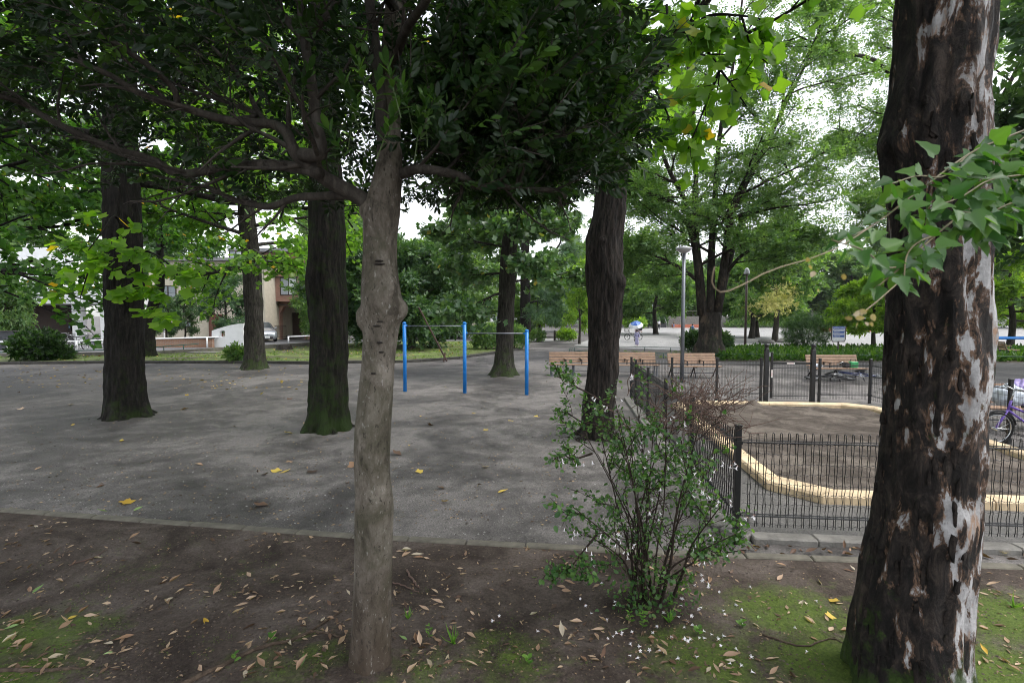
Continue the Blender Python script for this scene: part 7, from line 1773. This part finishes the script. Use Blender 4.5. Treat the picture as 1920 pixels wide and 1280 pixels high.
    m_ = MB(); m_.add([(0, -.125 * k, 1.565 * k), (.014 * k, -.10 * k, 1.56 * k), (-.014 * k, -.10 * k, 1.56 * k), (0, -.10 * k, 1.61 * k)], [(0, 1, 3), (0, 3, 2), (0, 2, 1)]); m_.build('nose', SKIN, t, off=o0)
    t.rotation_euler.z = heading; return t
SHB = cloth('black_shoes', (.02, .02, .02)); SHP = cloth('pink_shoes', (.55, .16, .22)); WSH = cloth('white_shirt', (.70, .70, .70)); BTR = cloth('black_trousers', (.02, .02, .023))
p_ = G(1225.5, 616.3); person('walker in white shirt, black trousers and pink shoes near the stairs', p_, 1.42, R(60), WSH, BTR, SHP, .12, (.12, .25), hair_back=True)
p_ = G(1235.3, 617.6); person('walker in white shirt and dark trousers seen from behind', p_, 1.45, R(175), WSH, BTR, SHB, .14, (.1, -.05), hair_back=True)
p_ = G(1263, 616); pp = person('child in black shirt with yellow print and blue shorts', p_, 1.22, R(20), cloth('black_shirt', (.02, .02, .02)), cloth('blue_shorts', (.10, .18, .36)), SHB, .05, (.06, .06), legs_bare=True)
m_ = MB(); m_.box((0, -.095, .98), (.11, .02, .12), bev=.008); m_.build('shirt_print', plain('yellow_print', (.65, .5, .12), .7), pp, off=Vector((0, 0, 0)))
p_ = G(1298, 629.5); pp = person('boy with a blue backpack half hidden behind the clipped shrub', p_, 1.25, R(165), cloth('pale_blue_shirt', (.50, .58, .66)), cloth('grey_shorts', (.2, .2, .22)), SHB, .08, (.1, -.05))
m_ = MB(); m_.box((0, .15, .87), (.22, .12, .28), bev=.04); m_.build('backpack', plain('denim_blue', (.10, .20, .42), .8), pp, off=Vector((0, 0, 0)))
p_ = G(1194, 648); person('child in a lavender robe walking with the umbrella and bicycle', p_, 1.15, R(150), cloth('lavender_cotton', (.42, .40, .60)), cloth('lavender_cotton', (.42, .40, .60)), SHP, .08, (.05, .05), skirt=True, sleeve=1.0)
p2 = G(1192, 640.5); person('adult in pink blouse and black trousers holding the umbrella', p2, 1.42, R(80), cloth('pink_blouse', (.52, .36, .38)), BTR, SHB, .12, (.28, .28), sleeve=.9)
um = thing('umbrella', 'open blue umbrella with a white border held over the bicycle', 'umbrella', (p2.x + .05, p2.y - .2, .7)); uc = Vector((p2.x - .05, p2.y - .2, 1.30))
M_UB = plain('umbrella_blue', (.04, .12, .45), .6, 0, .1, 5, 0); M_UW = plain('umbrella_white', (.70, .72, .76), .6, 0, .05, 5, 0)
Mt = Matrix.Rotation(R(-12), 3, 'Y') @ Matrix.Rotation(R(24), 3, 'X')
for k in range(8):
    a0, a1 = k * math.pi / 4, (k + 1) * math.pi / 4; m_ = MB(); rows = [(.0, .40), (.22, .35), (.42, .23), (.53, .12), (.60, .02)]; vs = []
    for r_, z in rows:
        for j in range(4): a = a0 + (a1 - a0) * j / 3; rr_ = r_ * (1 - .05 * math.sin(math.pi * j / 3)); vs.append(uc + Mt @ Vector((rr_ * math.cos(a), rr_ * math.sin(a), z - .015 * math.sin(math.pi * j / 3))))
    for i in range(4): m_.add([], [])
    m_.add(vs, []); 
    for i in range(4):
        for j in range(3): m_.f.append((i * 4 + j, i * 4 + j + 1, (i + 1) * 4 + j + 1, (i + 1) * 4 + j)); m_.m.append(0 if i < 2 and j != 5 else 1)
    m_.build('canopy_panel', [M_UB if k % 2 else plain('umbrella_light_blue', (.16, .28, .60), .6, 0, .1, 5, 0), M_UW], um, True)
    m_ = MB(); m_.tube([uc + Mt @ Vector((0, 0, .295)), uc + Mt @ Vector((.42 * math.cos(a0), .42 * math.sin(a0), .18)), uc + Mt @ Vector((.6 * math.cos(a0), .6 * math.sin(a0), .05))], .005, 4); m_.build('rib', M_STEEL, um)
m_ = MB(); m_.tube([uc + Mt @ Vector((0, 0, .36)), uc + Mt @ Vector((0, 0, -.5))], .011, 6); m_.build('shaft', M_STEEL, um)
m_ = MB(); m_.tube([uc + Mt @ Vector((0, 0, -.48)), uc + Mt @ Vector((0, 0, -.62)), uc + Mt @ Vector((.04, 0, -.66)), uc + Mt @ Vector((.08, 0, -.62))], .016, 6); m_.build('handle', M_WOODD, um)
pb = G(1188, 637.3); bicycle('family bicycle with black child seat beside the umbrella', (pb.x, pb.y + .1), R(180), P_BLK2, .50, True, 0, M_DARK)

# ================================================================== HAZE
hz = MB(); hz.box((20, 62, 11.5), (300, 170, 27)); hm = bpy.data.materials.new('damp_air'); hm.use_nodes = True
hm.node_tree.nodes.remove(hm.node_tree.nodes['Principled BSDF']); pv = hm.node_tree.nodes.new('ShaderNodeVolumePrincipled')
pv.inputs['Color'].default_value = (.92, .95, 1, 1); pv.inputs['Density'].default_value = .00016; pv.inputs['Anisotropy'].default_value = .3
hm.node_tree.links.new(pv.outputs[0], hm.node_tree.nodes['Material Output'].inputs['Volume'])
tag(hz.build('haze', hm), 'faint damp haze over the far side of the park', 'haze', kind='stuff')
SC.cycles.volume_bounces = 0
